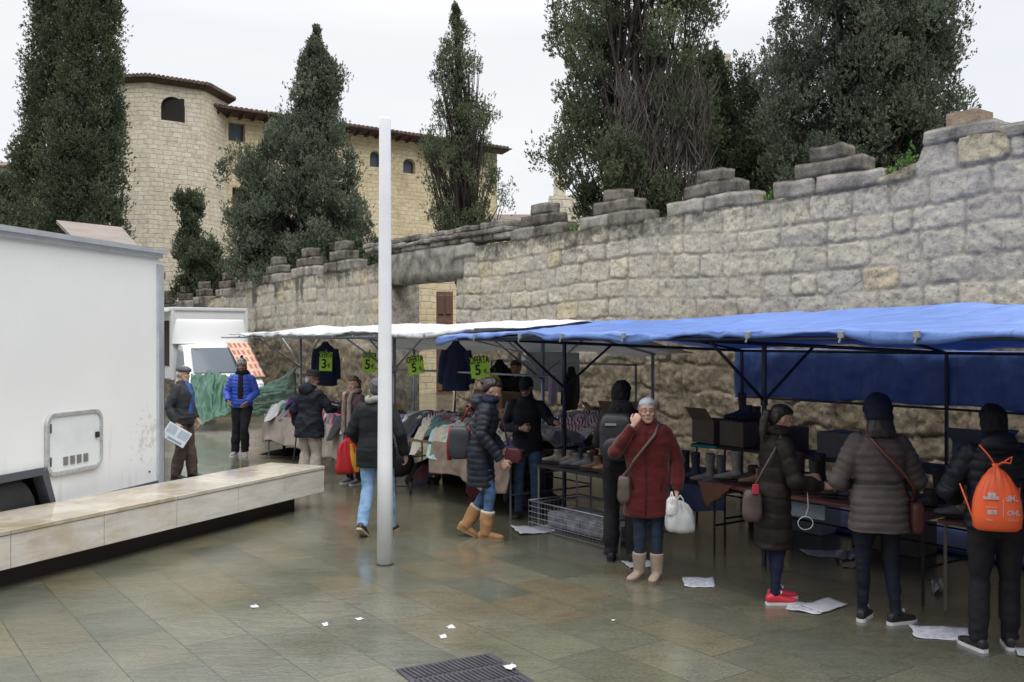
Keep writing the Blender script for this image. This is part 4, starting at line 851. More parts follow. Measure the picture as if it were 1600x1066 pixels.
mb.add(g0, [(r * 9 + i, r * 9 + i + 1, (r + 1) * 9 + i + 1, (r + 1) * 9 + i) for r in range(2) for i in range(8)]); mb.build('windscreen', M_VG, van, True)
mb = MB(); mb.prism([(.25, 1.12), (.98, 1.12), (.62, 1.72), (.3, 1.78)], -.03, .05, lambda f, z, a: V(BW * .03 + a + .045 * max(0, (z - 1.1)), f, z)); mb.build('side_window', M_VG, van)
mb = MB(); mb.box(V(BW / 2, 1.64, .62), (1.0, .03, .22), rv, bev=.01); mb.build('grille', M_TRIM, van)
for a in (.3, BW - .3): mb = MB(); mb.ell(V(a, 1.56, .74), (.17, .1, .1), rv, n=14, m=8); mb.build('headlight', mat('headlight_glass', (.55, .58, .6), .1), van)
mb = MB(); mb.box(V(BW + .12, .9, 1.25), (.16, .06, .26), rv, bev=.03); mb.box(V(BW + .0, .9, 1.2), (.2, .03, .03), rv); mb.build('wing_mirror', M_TRIM, van)
for a in (.15, BW - .15): wheel(van, V(a, .95, .36), su, .36, .22); wheel(van, V(a, -2.8, .36), su, .36, .22)
mb = MB(); mb.box(V(.46, .70, 1.80), (.16, .01, .04), rv @ Matrix.Rotation(R(-55), 3, 'X')); mb.build('sticker', mat('sticker_lime', (.45, .6, .05), .5), van)
# orange checked cloth lying on the windscreen
def cloth_check():
    m, N, L, b = nodes_mat('orange_check_cloth'); uv = N.new('ShaderNodeUVMap'); ch = N.new('ShaderNodeTexBrick'); L.new(uv.outputs[0], ch.inputs[0])
    ch.inputs['Scale'].default_value = 1; ch.inputs['Brick Width'].default_value = .22; ch.inputs['Row Height'].default_value = .30; ch.inputs['Mortar Size'].default_value = .055; ch.offset = 0
    ch.inputs['Color1'].default_value = (.40, .15, .085, 1); ch.inputs['Color2'].default_value = (.46, .19, .11, 1); ch.inputs['Mortar'].default_value = (.62, .42, .33, 1)
    L.new(ch.outputs[0], b.inputs['Base Color']); b.inputs['Roughness'].default_value = .9; return m
nu, nv = 14, 18; vs = []; uvs = []
for i in range(nu):
    for j in range(nv):
        s_, t_ = i / (nu - 1), j / (nv - 1); z = 1.98 - .95 * t_; f = .52 + .78 * t_ if t_ > .1 else .52 + .25 * t_; a = 1.30 + .62 * s_ + .22 * t_
        vs.append(V(a, f + .075 + .03 * math.sin(s_ * 9 + t_ * 3) - .05 * (s_ - .5) ** 2, z)); uvs.append((s_, t_ * 1.5))
me = np_mesh('windscreen_cloth', np.array([tuple(p) for p in vs]), grid_faces(nu, nv), cloth_check()); ul = me.uv_layers.new(name='UVMap')
for l in me.loops: ul.data[l.index].uv = uvs[l.vertex_index]
o = link('windscreen_cloth', me); o.location = v0; so = o.modifiers.new('s', 'SOLIDIFY'); so.thickness = .012; tag(o, 'orange and cream checked cloth laid over the truck windscreen', 'cloth')
# goods under the side flap
root = empty('flower_bucket_stand', v0 + V(-.75, -.35, 0)); tag(root, 'stand of orange and dark goods beside the truck side flap', 'goods stand')
mb = MB(); mb.box((0, 0, .5), (.7, .7, 1.0), .6, bev=.02); mb.build('stand', mat('goods_blue', (.06, .09, .16), .7, var=.4, vscale=5), root)
for k, (dx, dy, z, r, c_) in enumerate([(.05, -.1, 1.25, .2, (.55, .22, .05)), (-.15, 0, 1.1, .22, (.03, .06, .05)), (.2, .1, 1.08, .2, (.05, .03, .03)), (.0, .05, 1.45, .13, (.4, .16, .05))]):
    mb = MB(); mb.ell((dx, dy, z), (r, r, r * .8), n=14, m=9); me = mb.mesh('hat_pile', mat('goods_%d' % k, c_, .9, var=.3, vscale=14), True); displace(me, lambda co, k=k: .04 * fbm(co[:, 0] * 12, co[:, 1] * 12, co[:, 2] * 12 + k)); link('goods_bundle', me, root)
# ============================================================ PEOPLE
SKIN = mat('skin', (.50, .30, .22), .55, var=.12, vscale=18)
SKIN2 = mat('skin_tanned', (.33, .19, .13), .55, var=.12, vscale=18)
def ringe(c, hw, yf, yb, n=28, e=2.2, tf=None):
    """horizontal ring: half width hw, front reach yf, back reach yb (absolute y)"""
    cy = (yf + yb) / 2; hy = (yf - yb) / 2; out = []
    for j in range(n):
        a = 2 * math.pi * j / n; ca, sa = math.cos(a), math.sin(a)
        x = math.copysign(abs(ca) ** (2 / e), ca) * hw; y = math.copysign(abs(sa) ** (2 / e), sa) * hy
        p = Vector((c[0] + x, c[1] + cy + y, c[2])); out.append(tf(p) if tf else p)
    return out
HEAD = [(-.116, .018, .078, .040), (-.108, .034, .086, .022), (-.090, .046, .089, -.005), (-.065, .055, .089, -.045), (-.035, .063, .087, -.078), (0, .070, .084, -.092), (.03, .0735, .087, -.098), (.06, .071, .083, -.097), (.085, .060, .064, -.084), (.103, .038, .036, -.055), (.112, .014, .008, -.022)]
HAIRS = {
 'short': [(-.07, .05, -.055, -.088), (-.045, .068, -.035, -.103), (-.01, .081, -.012, -.112), (.03, .085, .012, -.116), (.055, .083, .082, -.115), (.085, .072, .083, -.102), (.112, .048, .052, -.072), (.124, .02, .015, -.03)],
 'bob': [(-.12, .060, -.045, -.085), (-.09, .078, -.02, -.108), (-.045, .088, -.002, -.118), (0, .091, .008, -.122), (.04, .091, .04, -.122), (.07, .085, .088, -.115), (.1, .066, .078, -.095), (.125, .04, .035, -.06), (.132, .015, .005, -.02)],
 'long': [(-.19, .10, -.05, -.125), (-.14, .105, -.035, -.135), (-.09, .098, -.02, -.126), (-.045, .090, -.005, -.12), (0, .089, .005, -.120), (.04, .089, .04, -.120), (.07, .083, .088, -.112), (.1, .064, .075, -.09), (.12, .035, .03, -.05)],
 'beanie': [(.012, .082, .080, -.108), (.022, .089, .098, -.116), (.05, .091, .100, -.119), (.056, .087, .093, -.114), (.09, .080, .078, -.102), (.118, .064, .056, -.080), (.138, .040, .028, -.05), (.147, .014, .0, -.02)],
 'cap': [(.028, .083, .086, -.108), (.04, .086, .096, -.112), (.07, .084, .092, -.110), (.1, .070, .070, -.09), (.122, .042, .036, -.055), (.13, .015, .006, -.02)],
 'flatcap': [(.035, .084, .088, -.110), (.048, .092, .105, -.118), (.064, .096, .118, -.122), (.082, .092, .108, -.118), (.105, .074, .074, -.094), (.12, .04, .03, -.05)],
}
def rot_head(turn, nod, roll): return Matrix.Rotation(-R(turn), 3, 'Z') @ Matrix.Rotation(-R(nod), 3, 'X') @ Matrix.Rotation(R(roll), 3, 'Y')
def hand(mb, w, d, nrm, side, curl=25, spread=1.0, point=None):
    d = Vector(d).normalized(); nrm = Vector(nrm); nrm = (nrm - d * nrm.dot(d)).normalized(); lat = d.cross(nrm).normalized() * side
    w = Vector(w)
    rings = []
    for t, hw, ht in ((-.01, .024, .018), (.015, .028, .017), (.045, .038, .017), (.075, .041, .015), (.092, .038, .012)):
        rings.append([w + d * t + lat * (hw * math.copysign(abs(math.cos(a)) ** .8, math.cos(a))) + nrm * (ht * math.sin(a)) for a in [2 * math.pi * j / 14 for j in range(14)]])
    mb.loft(rings)
    for k, (off, L_) in enumerate(((.031, .070), (.011, .078), (-.010, .073), (-.030, .058))):
        cu = curl * (1 + .12 * k) if not (point and k == 0) else 6
        p = w + d * (.085 - .004 * abs(k - 1)) + lat * off; dirv = d.copy(); pts = [p]; a = R(cu * .6)
        for seg, fr in ((0, .45), (1, .3), (2, .25)):
            dirv = (Matrix.Rotation(a, 3, d.cross(nrm)) @ dirv).normalized(); q = pts[-1] + (dirv + lat * off * 1.2 * spread) .normalized() * L_ * fr; pts.append(q); a = R(cu)
        mb.tube(pts, [.0090, .0085, .0078, .0066], 8, round_=True)
    p = w + d * .022 + lat * .026; q = p + (lat * .75 + d * .65 + nrm * .25).normalized() * .036; r_ = q + (lat * .25 + d * .9 + nrm * .35).normalized() * .03; s_ = r_ + (d * .9 + nrm * .45).normalized() * .022
    mb.tube([p, q, r_, s_], [.0125, .0105, .0095, .0075], 8, round_=True)
def segd(co, a, b):
    a = np.array(a); b = np.array(b); ab = b - a; t = np.clip(((co - a) @ ab) / (ab @ ab), 0, 1); return np.linalg.norm(co - (a + t[:, None] * ab), axis=1), t
def puff(me, pitch, amp, sh, arms, ztop=1.5, wr=.006, seed=0, quilt=True, lean=0):
    segs = []
    for s in ('L', 'R'):
        e, w = arms[s]; L1 = (Vector(e) - sh[s]).length; segs += [(sh[s], Vector(e), 0.0, L1), (Vector(e), Vector(w), L1, (Vector(w) - Vector(e)).length)]
    def fn(co):
        dt = np.hypot(co[:, 0], co[:, 1] + .02 - np.sin(lean) * np.clip(co[:, 2] - .93, 0, 1)) - .165; c = co[:, 2] * 1.0 + 0.015 * fbm(co[:, 0] * 5, co[:, 1] * 5, seed, 2); best = dt
        for a, b, o, L_ in segs:
            dd, t = segd(co, a, b); dd = dd - .055; k = dd < best; best = np.where(k, dd, best); c = np.where(k, o + t * L_ + .01 * vn(co[:, 0] * 8, co[:, 2] * 8, seed), c)
        r = 0
        if quilt: r = amp * (np.abs(np.sin(math.pi * c / pitch)) ** .5 - .7)
        r = r + wr * (1.0 if quilt else 2.0) * ((1 - np.abs(fbm(co[:, 0] * 4 + co[:, 1] * 3, co[:, 1] * 4, co[:, 2] * 7 + seed + 20, 2))) ** 5 - .35)
        return r + wr * fbm(co[:, 0] * 9, co[:, 1] * 9, co[:, 2] * 13 + seed, 3) * 1.5 + wr * 1.3 * fbm(co[:, 0] * 4, co[:, 1] * 4, co[:, 2] * 5 + seed, 2)
    return displace(me, fn)
SH0 = {'R': (.162, -.01, 1.372), 'L': (-.162, -.01, 1.372)}
def person(label, px, D, phi, h, coat=None, inner=None, trousers=None, shoes=None, head=None, arms=None, legs=None, lean=0, skin=None, group=None, hands=None, scarf=None, yaw_feet=0, build=1.0, seed=0):
    k = h / 1.70; skin = skin or SKIN
    root = empty('person', X(px, D), -R(phi)); root.scale = (k, k, k); tag(root, label, 'person', group)
    lr = R(lean)
    def TF(p):
        p = Vector(p)
        if p.z > .95:
            q = p - Vector((0, 0, .95)); a = lr * min(1, q.z / .25) if q.z < .25 else lr; return Vector((0, 0, .95)) + Matrix.Rotation(-a, 3, 'X') @ q
        return p
    A = {'R': ((.235, -.03, 1.12), (.245, .07, .88)), 'L': ((-.235, -.03, 1.12), (-.245, .07, .88))}; A.update(arms or {})
    Lg = {'R': ((.10, .03, .49), (.105, -.01, .085), 4), 'L': ((-.10, .03, .49), (-.105, -.01, .085), -4)}; Lg.update(legs or {})
    SHd = {s: TF(SH0[s]) for s in SH0}; hd = dict(turn=0, nod=0, roll=0, hair=None, hairc=None, hat=None, hatc=None, beard=None, glasses=None); hd.update(head or {})
    neck = TF((0, -.02, 1.43)); hc = TF((0, .008, 1.585)); HR = rot_head(hd['turn'], hd['nod'] + lean * .6, hd['roll'])
    HT = lambda p: hc + HR @ (Vector(p) + Vector((0, 0, 0)))
    HN = {s: (hands or {}).get(s, {}) for s in 'LR'}
    # ---- body
    mb = MB(); mb.loft([ringe((0, 0, z), hw, yf, yb, 24, 2.1, HT) for z, hw, yf, yb in HEAD])
    mb.tube([HT((0, .080, .018)), HT((0, .093, 0)), HT((0, .104, -.022)), HT((0, .092, -.034))], [.007, .009, .0125, .008], 8, round_=True)
    for s in (-1, 1):
        mb.ell(HT((s * .012, .090, -.030)), .008, HR, 8, 6); mb.ell(HT((s * .0735, -.012, -.012)), (.010, .018, .031), HR, 10, 8)
        mb.ell(HT((s * .030, .076, .026)), (.022, .010, .007), HR, 10, 6); mb.ell(HT((s * .040, .068, -.028)), (.020, .016, .018), HR, 10, 8)
    mb.ell(HT((0, .083, -.063)), (.024, .010, .011), HR, 10, 6); mb.ell(HT((0, .080, -.100)), (.020, .012, .014), HR, 10, 6)
    mb.tube([neck + Vector((0, 0, -.06)), neck, HT((0, -.015, -.05))], [.068, .054, .054], 14)
    mb.loft([ringe((0, 0, z), a * build, b_, c, 24, 2.3, TF) for z, a, b_, c in ((.80, .12, .08, -.10), (.90, .155, .09, -.12), (1.02, .135, .09, -.09), (1.2, .145, .10, -.10), (1.34, .165, .09, -.11), (1.42, .11, .05, -.09), (1.45, .06, .03, -.07))])
    for s in 'LR':
        e, w = Vector(A[s][0]), Vector(A[s][1]); mb.tube([SHd[s], e, w], [.048, .038, .026], 12, round_=True)
        q = HN[s]; d = q.get('d', (w - e)); sg = 1 if s == 'R' else -1; nrm = q.get('n', (-sg, 0, 0)); hand(mb, w + (w - e).normalized() * .01, d, nrm, q.get('side', 1), q.get('curl', 28))
        kn, an, fd = Vector(Lg[s][0]), Vector(Lg[s][1]), Lg[s][2]; hip = Vector((sg * .085, -.01, .90)); mb.tube([hip, kn, an], [.072, .045, .026], 12, round_=True)
        fdv = Vector((math.sin(R(fd)), math.cos(R(fd)), Lg[s][3] if len(Lg[s]) > 3 else -.12)).normalized(); mb.tube([an + Vector((0, 0, -.02)), an + fdv * .07 + Vector((0, 0, -.045)), an + fdv * .12 + Vector((0, 0, -.052))], [.026, .018, .014], 10, round_=True)
    me = remesh(mb, 'body', skin, .0068, 3, .45); body = link('body', me, root)
    # ---- face
    for s in (-1, 1):
        mb = MB(); mb.ell(HT((s * .029, .0775, .010)), (.0125, .008, .0075), HR, 12, 8, 0); mb.ell(HT((s * .029, .0835, .009)), (.0058, .004, .0058), HR, 10, 6, 1)
        mb.build('eye', [mat('eye_white', (.55, .52, .50), .3), mat('eye_dark', (.03, .02, .015), .2)], root, True)
    hairm = hd['hairc'] or mat('hair_dark', (.022, .016, .014), .55, var=.5, vscale=30)
    for s in (-1, 1):
        mb = MB(); mb.tube([HT((s * .013, .088, .030)), HT((s * .030, .087, .036)), HT((s * .047, .074, .030))], [.0035, .0045, .003], 6); mb.build('eyebrow', hairm, root, True)
    mb = MB(); mb.ell(HT((0, .0905, -.060)), (.021, .006, .0038), HR, 12, 6); mb.ell(HT((0, .0900, -.068)), (.018, .006, .0045), HR, 12, 6); mb.build('lips', mat('lips', (.34, .13, .11), .45), root, True)
    if hd['hair']:
        mb = MB(); mb.loft([ringe((0, 0, z), hw, yf, yb, 26, 2.1, HT) for z, hw, yf, yb in [((z, hw, yf, yb) if not hd['hat'] or z < .0 else (z, hw * .9, yf * .88, yb * .9)) for z, hw, yf, yb in HAIRS[hd['hair']]]])
        if hd.get('bun'): b_ = hd['bun']; mb.ell(HT(b_[:3]), b_[3], HR, 14, 10)
        if hd.get('pony'):
            p = [HT((0, -.10, .02)), HT((0, -.140, .01)), HT((.01, -.150, -.05)), HT((.02, -.135, -.15)), HT((.025, -.12, -.24))]; mb.tube(p, [.03, .038, .04, .034, .01], 12, round_=True)
        me = remesh(mb, 'hair', hairm, .008, 3, .5); amp = hd.get('curl', .004)
        displace(me, lambda co: amp * fbm(co[:, 0] * 45 if amp > .006 else co[:, 0] * 60, co[:, 1] * 45, co[:, 2] * (40 if amp > .006 else 12) + seed, 3) * 1.6); link('hair', me, root)
    if hd['hat']:
        mb = MB(); kd = hd['hat']
        if kd == 'fedora':
            mb.loft([ringe((0, 0, z), a, b_, c, 30, 2.0, HT) for z, a, b_, c in ((.045, .088, .098, -.115), (.05, .150, .168, -.182), (.058, .156, .172, -.188), (.062, .090, .100, -.117), (.09, .086, .096, -.113), (.13, .078, .086, -.104), (.143, .066, .070, -.09), (.145, .02, .02, -.04))])
        else:
            hs_ = hd.get('hs', 1.0); mb.loft([ringe((0, 0, z if z < .05 else .05 + (z - .05) * hs_), a * hs_, b_ * hs_, c * hs_, 28, 2.1, HT) for z, a, b_, c in ([(-.06, .080, .0, -.108), (-.02, .084, .03, -.112)] if hd.get('deep') else []) + HAIRS[kd]])
            if kd in ('cap', 'flatcap'):
                L_ = .078 if kd == 'cap' else .035; z0 = .032 if kd == 'cap' else .04
                mb.loft([[HT((.066 * math.cos(a) * q, .075 + (L_ + .01) * math.sin(a) * q, z0 + .012 - .012 * math.sin(a) + dz)) for a in [math.pi * j / 12 for j in range(13)]] + [HT((-.05 * q, .06, z0 + .012 + dz)), HT((.05 * q, .06, z0 + .012 + dz))] for q, dz in ((1, -.003), (1, .004))])
        me = mb.mesh('hat', hd['hatc'], True); displace(me, lambda co: .002 * fbm(co[:, 0] * 30, co[:, 1] * 30, co[:, 2] * 30, 2)); ht = link('hat', me, root)
        if hd.get('pom'): mb = MB(); mb.ell(HT((0, -.01, .165)), .028, None, 12, 8); me = mb.mesh('pompom', hd['pom'], True); displace(me, lambda co: .006 * fbm(co[:, 0] * 80, co[:, 1] * 80, co[:, 2] * 80, 2)); link('pompom', me, ht)
        if hd.get('flaps'):
            for s in (-1, 1): mb = MB(); mb.ell(HT((s * .078, .0, -.03)), (.012, .035, .055), HR, 12, 8); mb.build('ear_flap', hd['hatc'], ht, True)
        if kd == 'fedora': mb = MB(); mb.loft([ringe((0, 0, z), a, b_, c, 30, 2.0, HT) for z, a, b_, c in ((.062, .0915, .1015, -.1185), (.08, .0895, .0995, -.1165))]); mb.build('hat_band', mat('hat_band', (.008, .008, .01), .5), ht)
    if hd['beard']:
        mb = MB(); mb.loft([ringe((0, 0, z), a, b_, c, 24, 2.1, HT) for z, a, b_, c in ((-.128, .018, .074, .03), (-.118, .040, .088, .012), (-.100, .051, .0925, .0), (-.078, .058, .090, -.01), (-.05, .0645, .070, -.01), (-.02, .072, .045, -.005), (.0, .074, .02, -.005))])
        mb.ell(HT((0, .090, -.045)), (.034, .010, .009), HR, 12, 8)
        me = remesh(mb, 'beard', hd['beard'], .006, 1); displace(me, lambda co: .003 * fbm(co[:, 0] * 90, co[:, 1] * 90, co[:, 2] * 40, 2)); link('beard', me, root)
    if hd['glasses']:
        gm_, dark = hd['glasses']; mb = MB()
        for s in (-1, 1):
            pts = [HT((s * .031 + .024 * math.cos(a), .098, .008 + .018 * math.sin(a))) for a in [2 * math.pi * j / 16 for j in range(17)]]; mb.tube(pts, .0022, 6, cap=False)
            mb.tube([HT((s * .055, .097, .012)), HT((s * .074, .06, .012)), HT((s * .077, -.01, .008))], .0022, 6)
        mb.tube([HT((-.008, .100, .012)), HT((.008, .100, .012))], .0022, 6); go = mb.build('glasses', gm_, root, True)
        if dark:
            for s in (-1, 1): mb = MB(); mb.ell(HT((s * .031, .097, .008)), (.024, .003, .018), HR, 14, 8); mb.build('lens', mat('dark_lens', (.008, .008, .01), .08, spec=.8), go, True)
    # ---- trousers
    if trousers:
        tm, tw_, flare = trousers; mb = MB()
        mb.loft([ringe((0, 0, z), a * build, b_, c, 24, 2.3) for z, a, b_, c in ((.80, .145, .085, -.105), (.90, .160, .095, -.122), (.97, .145, .09, -.10))])
        for s in 'LR':
            sg = 1 if s == 'R' else -1; kn, an = Vector(Lg[s][0]), Vector(Lg[s][1]); hip = Vector((sg * .088, -.01, .88)); d = (an - kn).normalized()
            mb.tube([hip, hip.lerp(kn, .5), kn, kn.lerp(an, .45), an + d * .025], [.098 * tw_, .083 * tw_, .064 * tw_, .060 * tw_ * flare, .050 * tw_ * flare], 16)
        me = remesh(mb, 'trousers', tm, .011, 3); displace(me, lambda co: (.006 + .006 * np.clip((.35 - co[:, 2]) * 4, 0, 1)) * fbm(co[:, 0] * 8, co[:, 1] * 8, co[:, 2] * 16 + seed, 3) * 1.6); link('trousers', me, root)
    # ---- shoes
    if shoes:
        sm, kind, sole = shoes
        for s in 'LR':
            kn, an, fd = Vector(Lg[s][0]), Vector(Lg[s][1]), Lg[s][2]; pz = Lg[s][3] if len(Lg[s]) > 3 else 0.0
            f = Vector((math.sin(R(fd)) * math.cos(pz), math.cos(R(fd)) * math.cos(pz), math.sin(pz))); sd_ = Vector((math.cos(R(fd)), -math.sin(R(fd)), 0)); up = sd_.cross(f).normalized()
            o = an - up * .085
            secs = [(-.075, .020, .02, .05), (-.068, .031, .006, .075), (-.03, .036, .0, .09), (.02, .038, .0, .085), (.07, .043, .0, .066), (.12, .046, .0, .052), (.165, .040, .003, .043), (.190, .022, .010, .032)]
            mb = MB(); mb.loft([[o + f * t + sd_ * (hw * math.copysign(abs(math.cos(a)) ** .8, math.cos(a))) + up * ((z0 + z1) / 2 + (z1 - z0) / 2 * math.copysign(abs(math.sin(a)) ** .75, math.sin(a)) + .010) for a in [2 * math.pi * j / 18 for j in range(18)]] for t, hw, z0, z1 in secs])
            if kind in ('boot', 'ugg'):
                hgt = .17 if kind == 'boot' else .20; dd = (kn - an).normalized(); w0 = 1.09 if kind == 'boot' else 1.2
                mb.tube([an + up * -.03, an + dd * .04, an + dd * hgt * .7, an + dd * hgt], [.048 * w0, .052 * w0, .060 * w0, .062 * w0], 16)
            me = remesh(mb, 'shoe', sm, .008, 2); 
            if kind == 'ugg': displace(me, lambda co: .006 + .006 * fbm(co[:, 0] * 12, co[:, 1] * 12, co[:, 2] * 18, 2))
            so = link('shoe', me, root)
            mb = MB(); hs = .014 if kind != 'heel' else .02
            mb.loft([[o + f * (-.02 + 1.05 * t) + sd_ * q * w for t, q, w in pts] and [o + f * t + sd_ * w + up * z for t, w in ((-.078, -.018), (-.06, -.034), (0, -.036), (.07, -.045), (.13, -.048), (.178, -.036), (.198, -.012), (.198, .012), (.178, .036), (.13, .048), (.07, .045), (0, .036), (-.06, .034), (-.078, .018))] for z in (-.002, .006, .018)] if False else [[o + f * t + sd_ * w + up * z for t, w in ((-.078, -.018), (-.06, -.034), (0, -.036), (.07, -.045), (.13, -.048), (.178, -.036), (.198, -.012), (.198, .012), (.178, .036), (.13, .048), (.07, .045), (0, .036), (-.06, .034), (-.078, .018))] for z in (.0, .022)])
            mb.build('sole', sole, so)
            if kind == 'ugg': mb = MB(); dd = (kn - an).normalized(); mb.tube([an + dd * .195, an + dd * .222], [.078, .076], 16); me = mb.mesh('fleece_cuff', mat('fleece', (.55, .48, .38), .95), True); displace(me, lambda co: .005 * fbm(co[:, 0] * 40, co[:, 1] * 40, co[:, 2] * 40, 2)); link('fleece_cuff', me, so)
            if kind == 'sneaker':
                mb = MB(); c = o + f * .055 + up * .098
                for q in (-1, 1): mb.tube([c, c + sd_ * .022 * q + up * .018, c + sd_ * .036 * q + up * .002 - f * .01, c + sd_ * .012 * q], .004, 5)
                mb.build('laces', mat('white_lace', (.62, .62, .64), .8), so)
    # ---- coat
    if coat:
        c = dict(hem=.80, wh=.185, fh=.12, bh=-.14, waist=.165, chest=.185, arm=.062, kind='plain', pitch=.075, amp=.010, collar=1.50, hood=False, wr=.006, open=False); c.update(coat)
        B = build; hz = c['hem']; mb = MB()
        zs = [(hz, c['wh'] * B, c['fh'] * B, c['bh'] * B), (max(hz + .02, hz * .7 + .3), (c['wh'] * .55 + c['waist'] * .5) * B, (c['fh'] * .6 + .06) * B, (c['bh'] * .6 - .06) * B), (.93, .193 * B, .137 * B, -.155 * B), (1.07, c['waist'] * B, .118 * B, -.12 * B), (1.2, (c['waist'] + c['chest']) / 2 * B, .13 * B, -.13 * B), (1.30, c['chest'] * B, .125 * B, -.135 * B), (1.37, .172 * B, .10 * B, -.125 * B), (1.415, .128 * B, .08, -.112), (1.45, .088, .065, -.098), (c['collar'], .078, .068, -.092)]
        zs = [q for i, q in enumerate(zs) if i == 0 or q[0] > zs[0][0] + .04]; zs = [q for i, q in enumerate(zs) if i == 0 or q[0] > zs[i - 1][0] + .005]
        mb.loft([ringe((0, 0, z), a, b_, cc, 30, 2.35, TF) for z, a, b_, cc in zs])
        for s in 'LR':
            e, w = Vector(A[s][0]), Vector(A[s][1]); r = c['arm']; sh = SHd[s]
            mb.tube([sh + Vector((0, 0, -.01)), sh.lerp(e, .5), e, e.lerp(w, .5), w + (w - e).normalized() * -.005], [r * 1.08, r * 1.04, r * .96, r * .88, r * .74], 14, round_=False)
            mb.ell(sh + Vector((0, 0, -.004)), r * 1.06, None, 14, 10); mb.ell(e, r * .98, None, 14, 10)
        if c['hood']: mb.ell(TF((0, -.125, 1.43)), (.13, .075, .085), None, 18, 12); mb.ell(TF((0, -.10, 1.485)), (.105, .07, .05), None, 18, 12)
        me = remesh(mb, 'coat', c['mat'], .0105, 4, .5)
        puff(me, c['pitch'], c['amp'], SHd, A, wr=c['wr'], seed=seed, quilt=c['kind'] == 'puffer', lean=lr); co_ = link('coat', me, root)
        if c['open']:      # garment showing through the open front
            mb = MB(); w0 = c.get('openw', .05); mb.loft([ringe((0, 0, z), w0 * q, (yf + .010), yf - .05, 20, 2.2, TF) for z, q, yf in ((max(hz + .02, .82), 1.0, .125 * B), (1.07, 1.0, .124 * B), (1.2, .95, .135 * B), (1.3, .85, .128 * B), (1.38, .8, .106 * B), (1.44, .9, .078 * B), (1.47, .6, .06))])
            me = remesh(mb, 'inner_top', c['open'], .012, 2); displace(me, lambda co: .006 * fbm(co[:, 0] * 14, co[:, 1] * 14, co[:, 2] * 14, 2)); link('inner_top', me, root)
        if c.get('placket'):
            mb = MB(); mb.tube([TF((.012, .138 * B + .012 * (z < .9) - .03 * max(0, z - 1.3) / .15, z)) for z in (hz + .03, .8, .95, 1.1, 1.22, 1.3, 1.38, 1.45)], .006, 5); mb.build('placket', c['placket'], co_, True)
            for q in (-1, 1): mb = MB(); mb.tube([Vector((q * .125, .125 * B, .86)), Vector((q * .14, .118 * B, 1.02))], .005, 5); mb.build('pocket_seam', c['placket'], co_, True)
        if c.get('belt'): mb = MB(); mb.loft([ringe((0, 0, z), (c['waist'] + .004) * B, .122 * B, -.128 * B, 30, 2.35, TF) for z in (1.055, 1.09)]); mb.build('belt', c['belt'], co_)
        if c.get('stripe'):
            for s in 'LR':
                e = Vector(A[s][0]); sg = 1 if s == 'R' else -1; o = Vector((sg * .064, .0, .01)); mb = MB(); mb.tube([SHd[s] + o * 1.12 + Vector((0, 0, .03)), SHd[s].lerp(e, .5) + o, e + o * .9], .006, 5); mb.build('sleeve_stripe', c['stripe'], co_)
    if scarf:
        sm, long_ = scarf; mb = MB(); pts = [TF((.085 * math.sin(a), -.02 + .085 * math.cos(a), 1.475 + .012 * math.sin(3 * a))) for a in [2 * math.pi * j / 20 for j in range(21)]]; mb.tube(pts, .036, 12)
        if long_:
            for q in (-1, 1): mb.tube([TF((q * .05, .08, 1.45)), TF((q * .06, .15, 1.33)), TF((q * .065, .155, 1.15)), Vector((q * .07, .16 + .4 * math.sin(lr) * .3, long_))], [.035, .04, .04, .045], 10)
        me = remesh(mb, 'scarf', sm, .011, 2); displace(me, lambda co: .008 * fbm(co[:, 0] * 30, co[:, 1] * 30, co[:, 2] * 8, 2)); link('scarf', me, root)
    root['_k'] = k
    return root, TF, A
def cloth_m(name, c, **k): return mat(name, c, k.pop('rough', .8), var=k.pop('var', .15), vscale=k.pop('vscale', 9), bump=k.pop('bump', .25), bscale=k.pop('bscale', 90), sheen=k.pop('sheen', .0), spec=k.pop('spec', .22), **k)
M_BLACK = cloth_m('black_cloth', (.016, .016, .019)); M_JEAN = cloth_m('blue_denim', (.07, .13, .25), var=.3); M_JEANL = cloth_m('light_denim', (.22, .36, .56), var=.25); M_JEAND = cloth_m('dark_denim', (.022, .032, .055), var=.25)
M_SOLEW = mat('white_sole', (.62, .62, .62), .6); M_SOLED = mat('dark_sole', (.02, .02, .02), .7); M_GREYH = mat('grey_hair', (.36, .38, .42), .6, var=.35, vscale=40); M_BROWNH = mat('brown_hair', (.085, .05, .035), .6, var=.4, vscale=40)
M_SHOEB = mat('black_shoe', (.018, .017, .018), .5)
def rootp(pr, p):     # local person point -> world
    root = pr[0]; k = root['_k']; return root.location + Matrix.Rotation(root.rotation_euler[2], 3, 'Z') @ (Vector(p) * k)
P1 = person('older man in grey flat cap and white beard reading his way past the trailer', 286, 14.05, 98, 1.66, coat=dict(mat=cloth_m('charcoal_jacket', (.035, .037, .042)), hem=.82, wh=.19, open=cloth_m('blue_shirt', (.05, .10, .33)), openw=.075, arm=.066, collar=1.48), trousers=(cloth_m('brown_trousers', (.075, .055, .048)), 1.22, 1.25), shoes=(M_SHOEB, 'shoe', M_SOLED),
  head=dict(turn=6, nod=5, hair='short', hairc=mat('white_hair', (.52, .50, .48), .7, var=.2, vscale=40), hat='flatcap', hatc=cloth_m('grey_cap', (.10, .105, .115)), beard=mat('white_beard', (.38, .35, .32), .8, var=.2, vscale=60)),
  arms={'R': ((.25, -.10, 1.10), (.26, .02, .86)), 'L': ((-.235, .0, 1.12), (-.20, .12, .90))}, hands={'R': dict(curl=55)}, legs={'R': ((.10, .02, .49), (.11, -.06, .085), 6), 'L': ((-.10, .06, .49), (-.10, .10, .085), -4)}, build=1.12, seed=1)
P1[0]['label'] = 'older man with grey flat cap, white beard and newspaper beside the trailer'
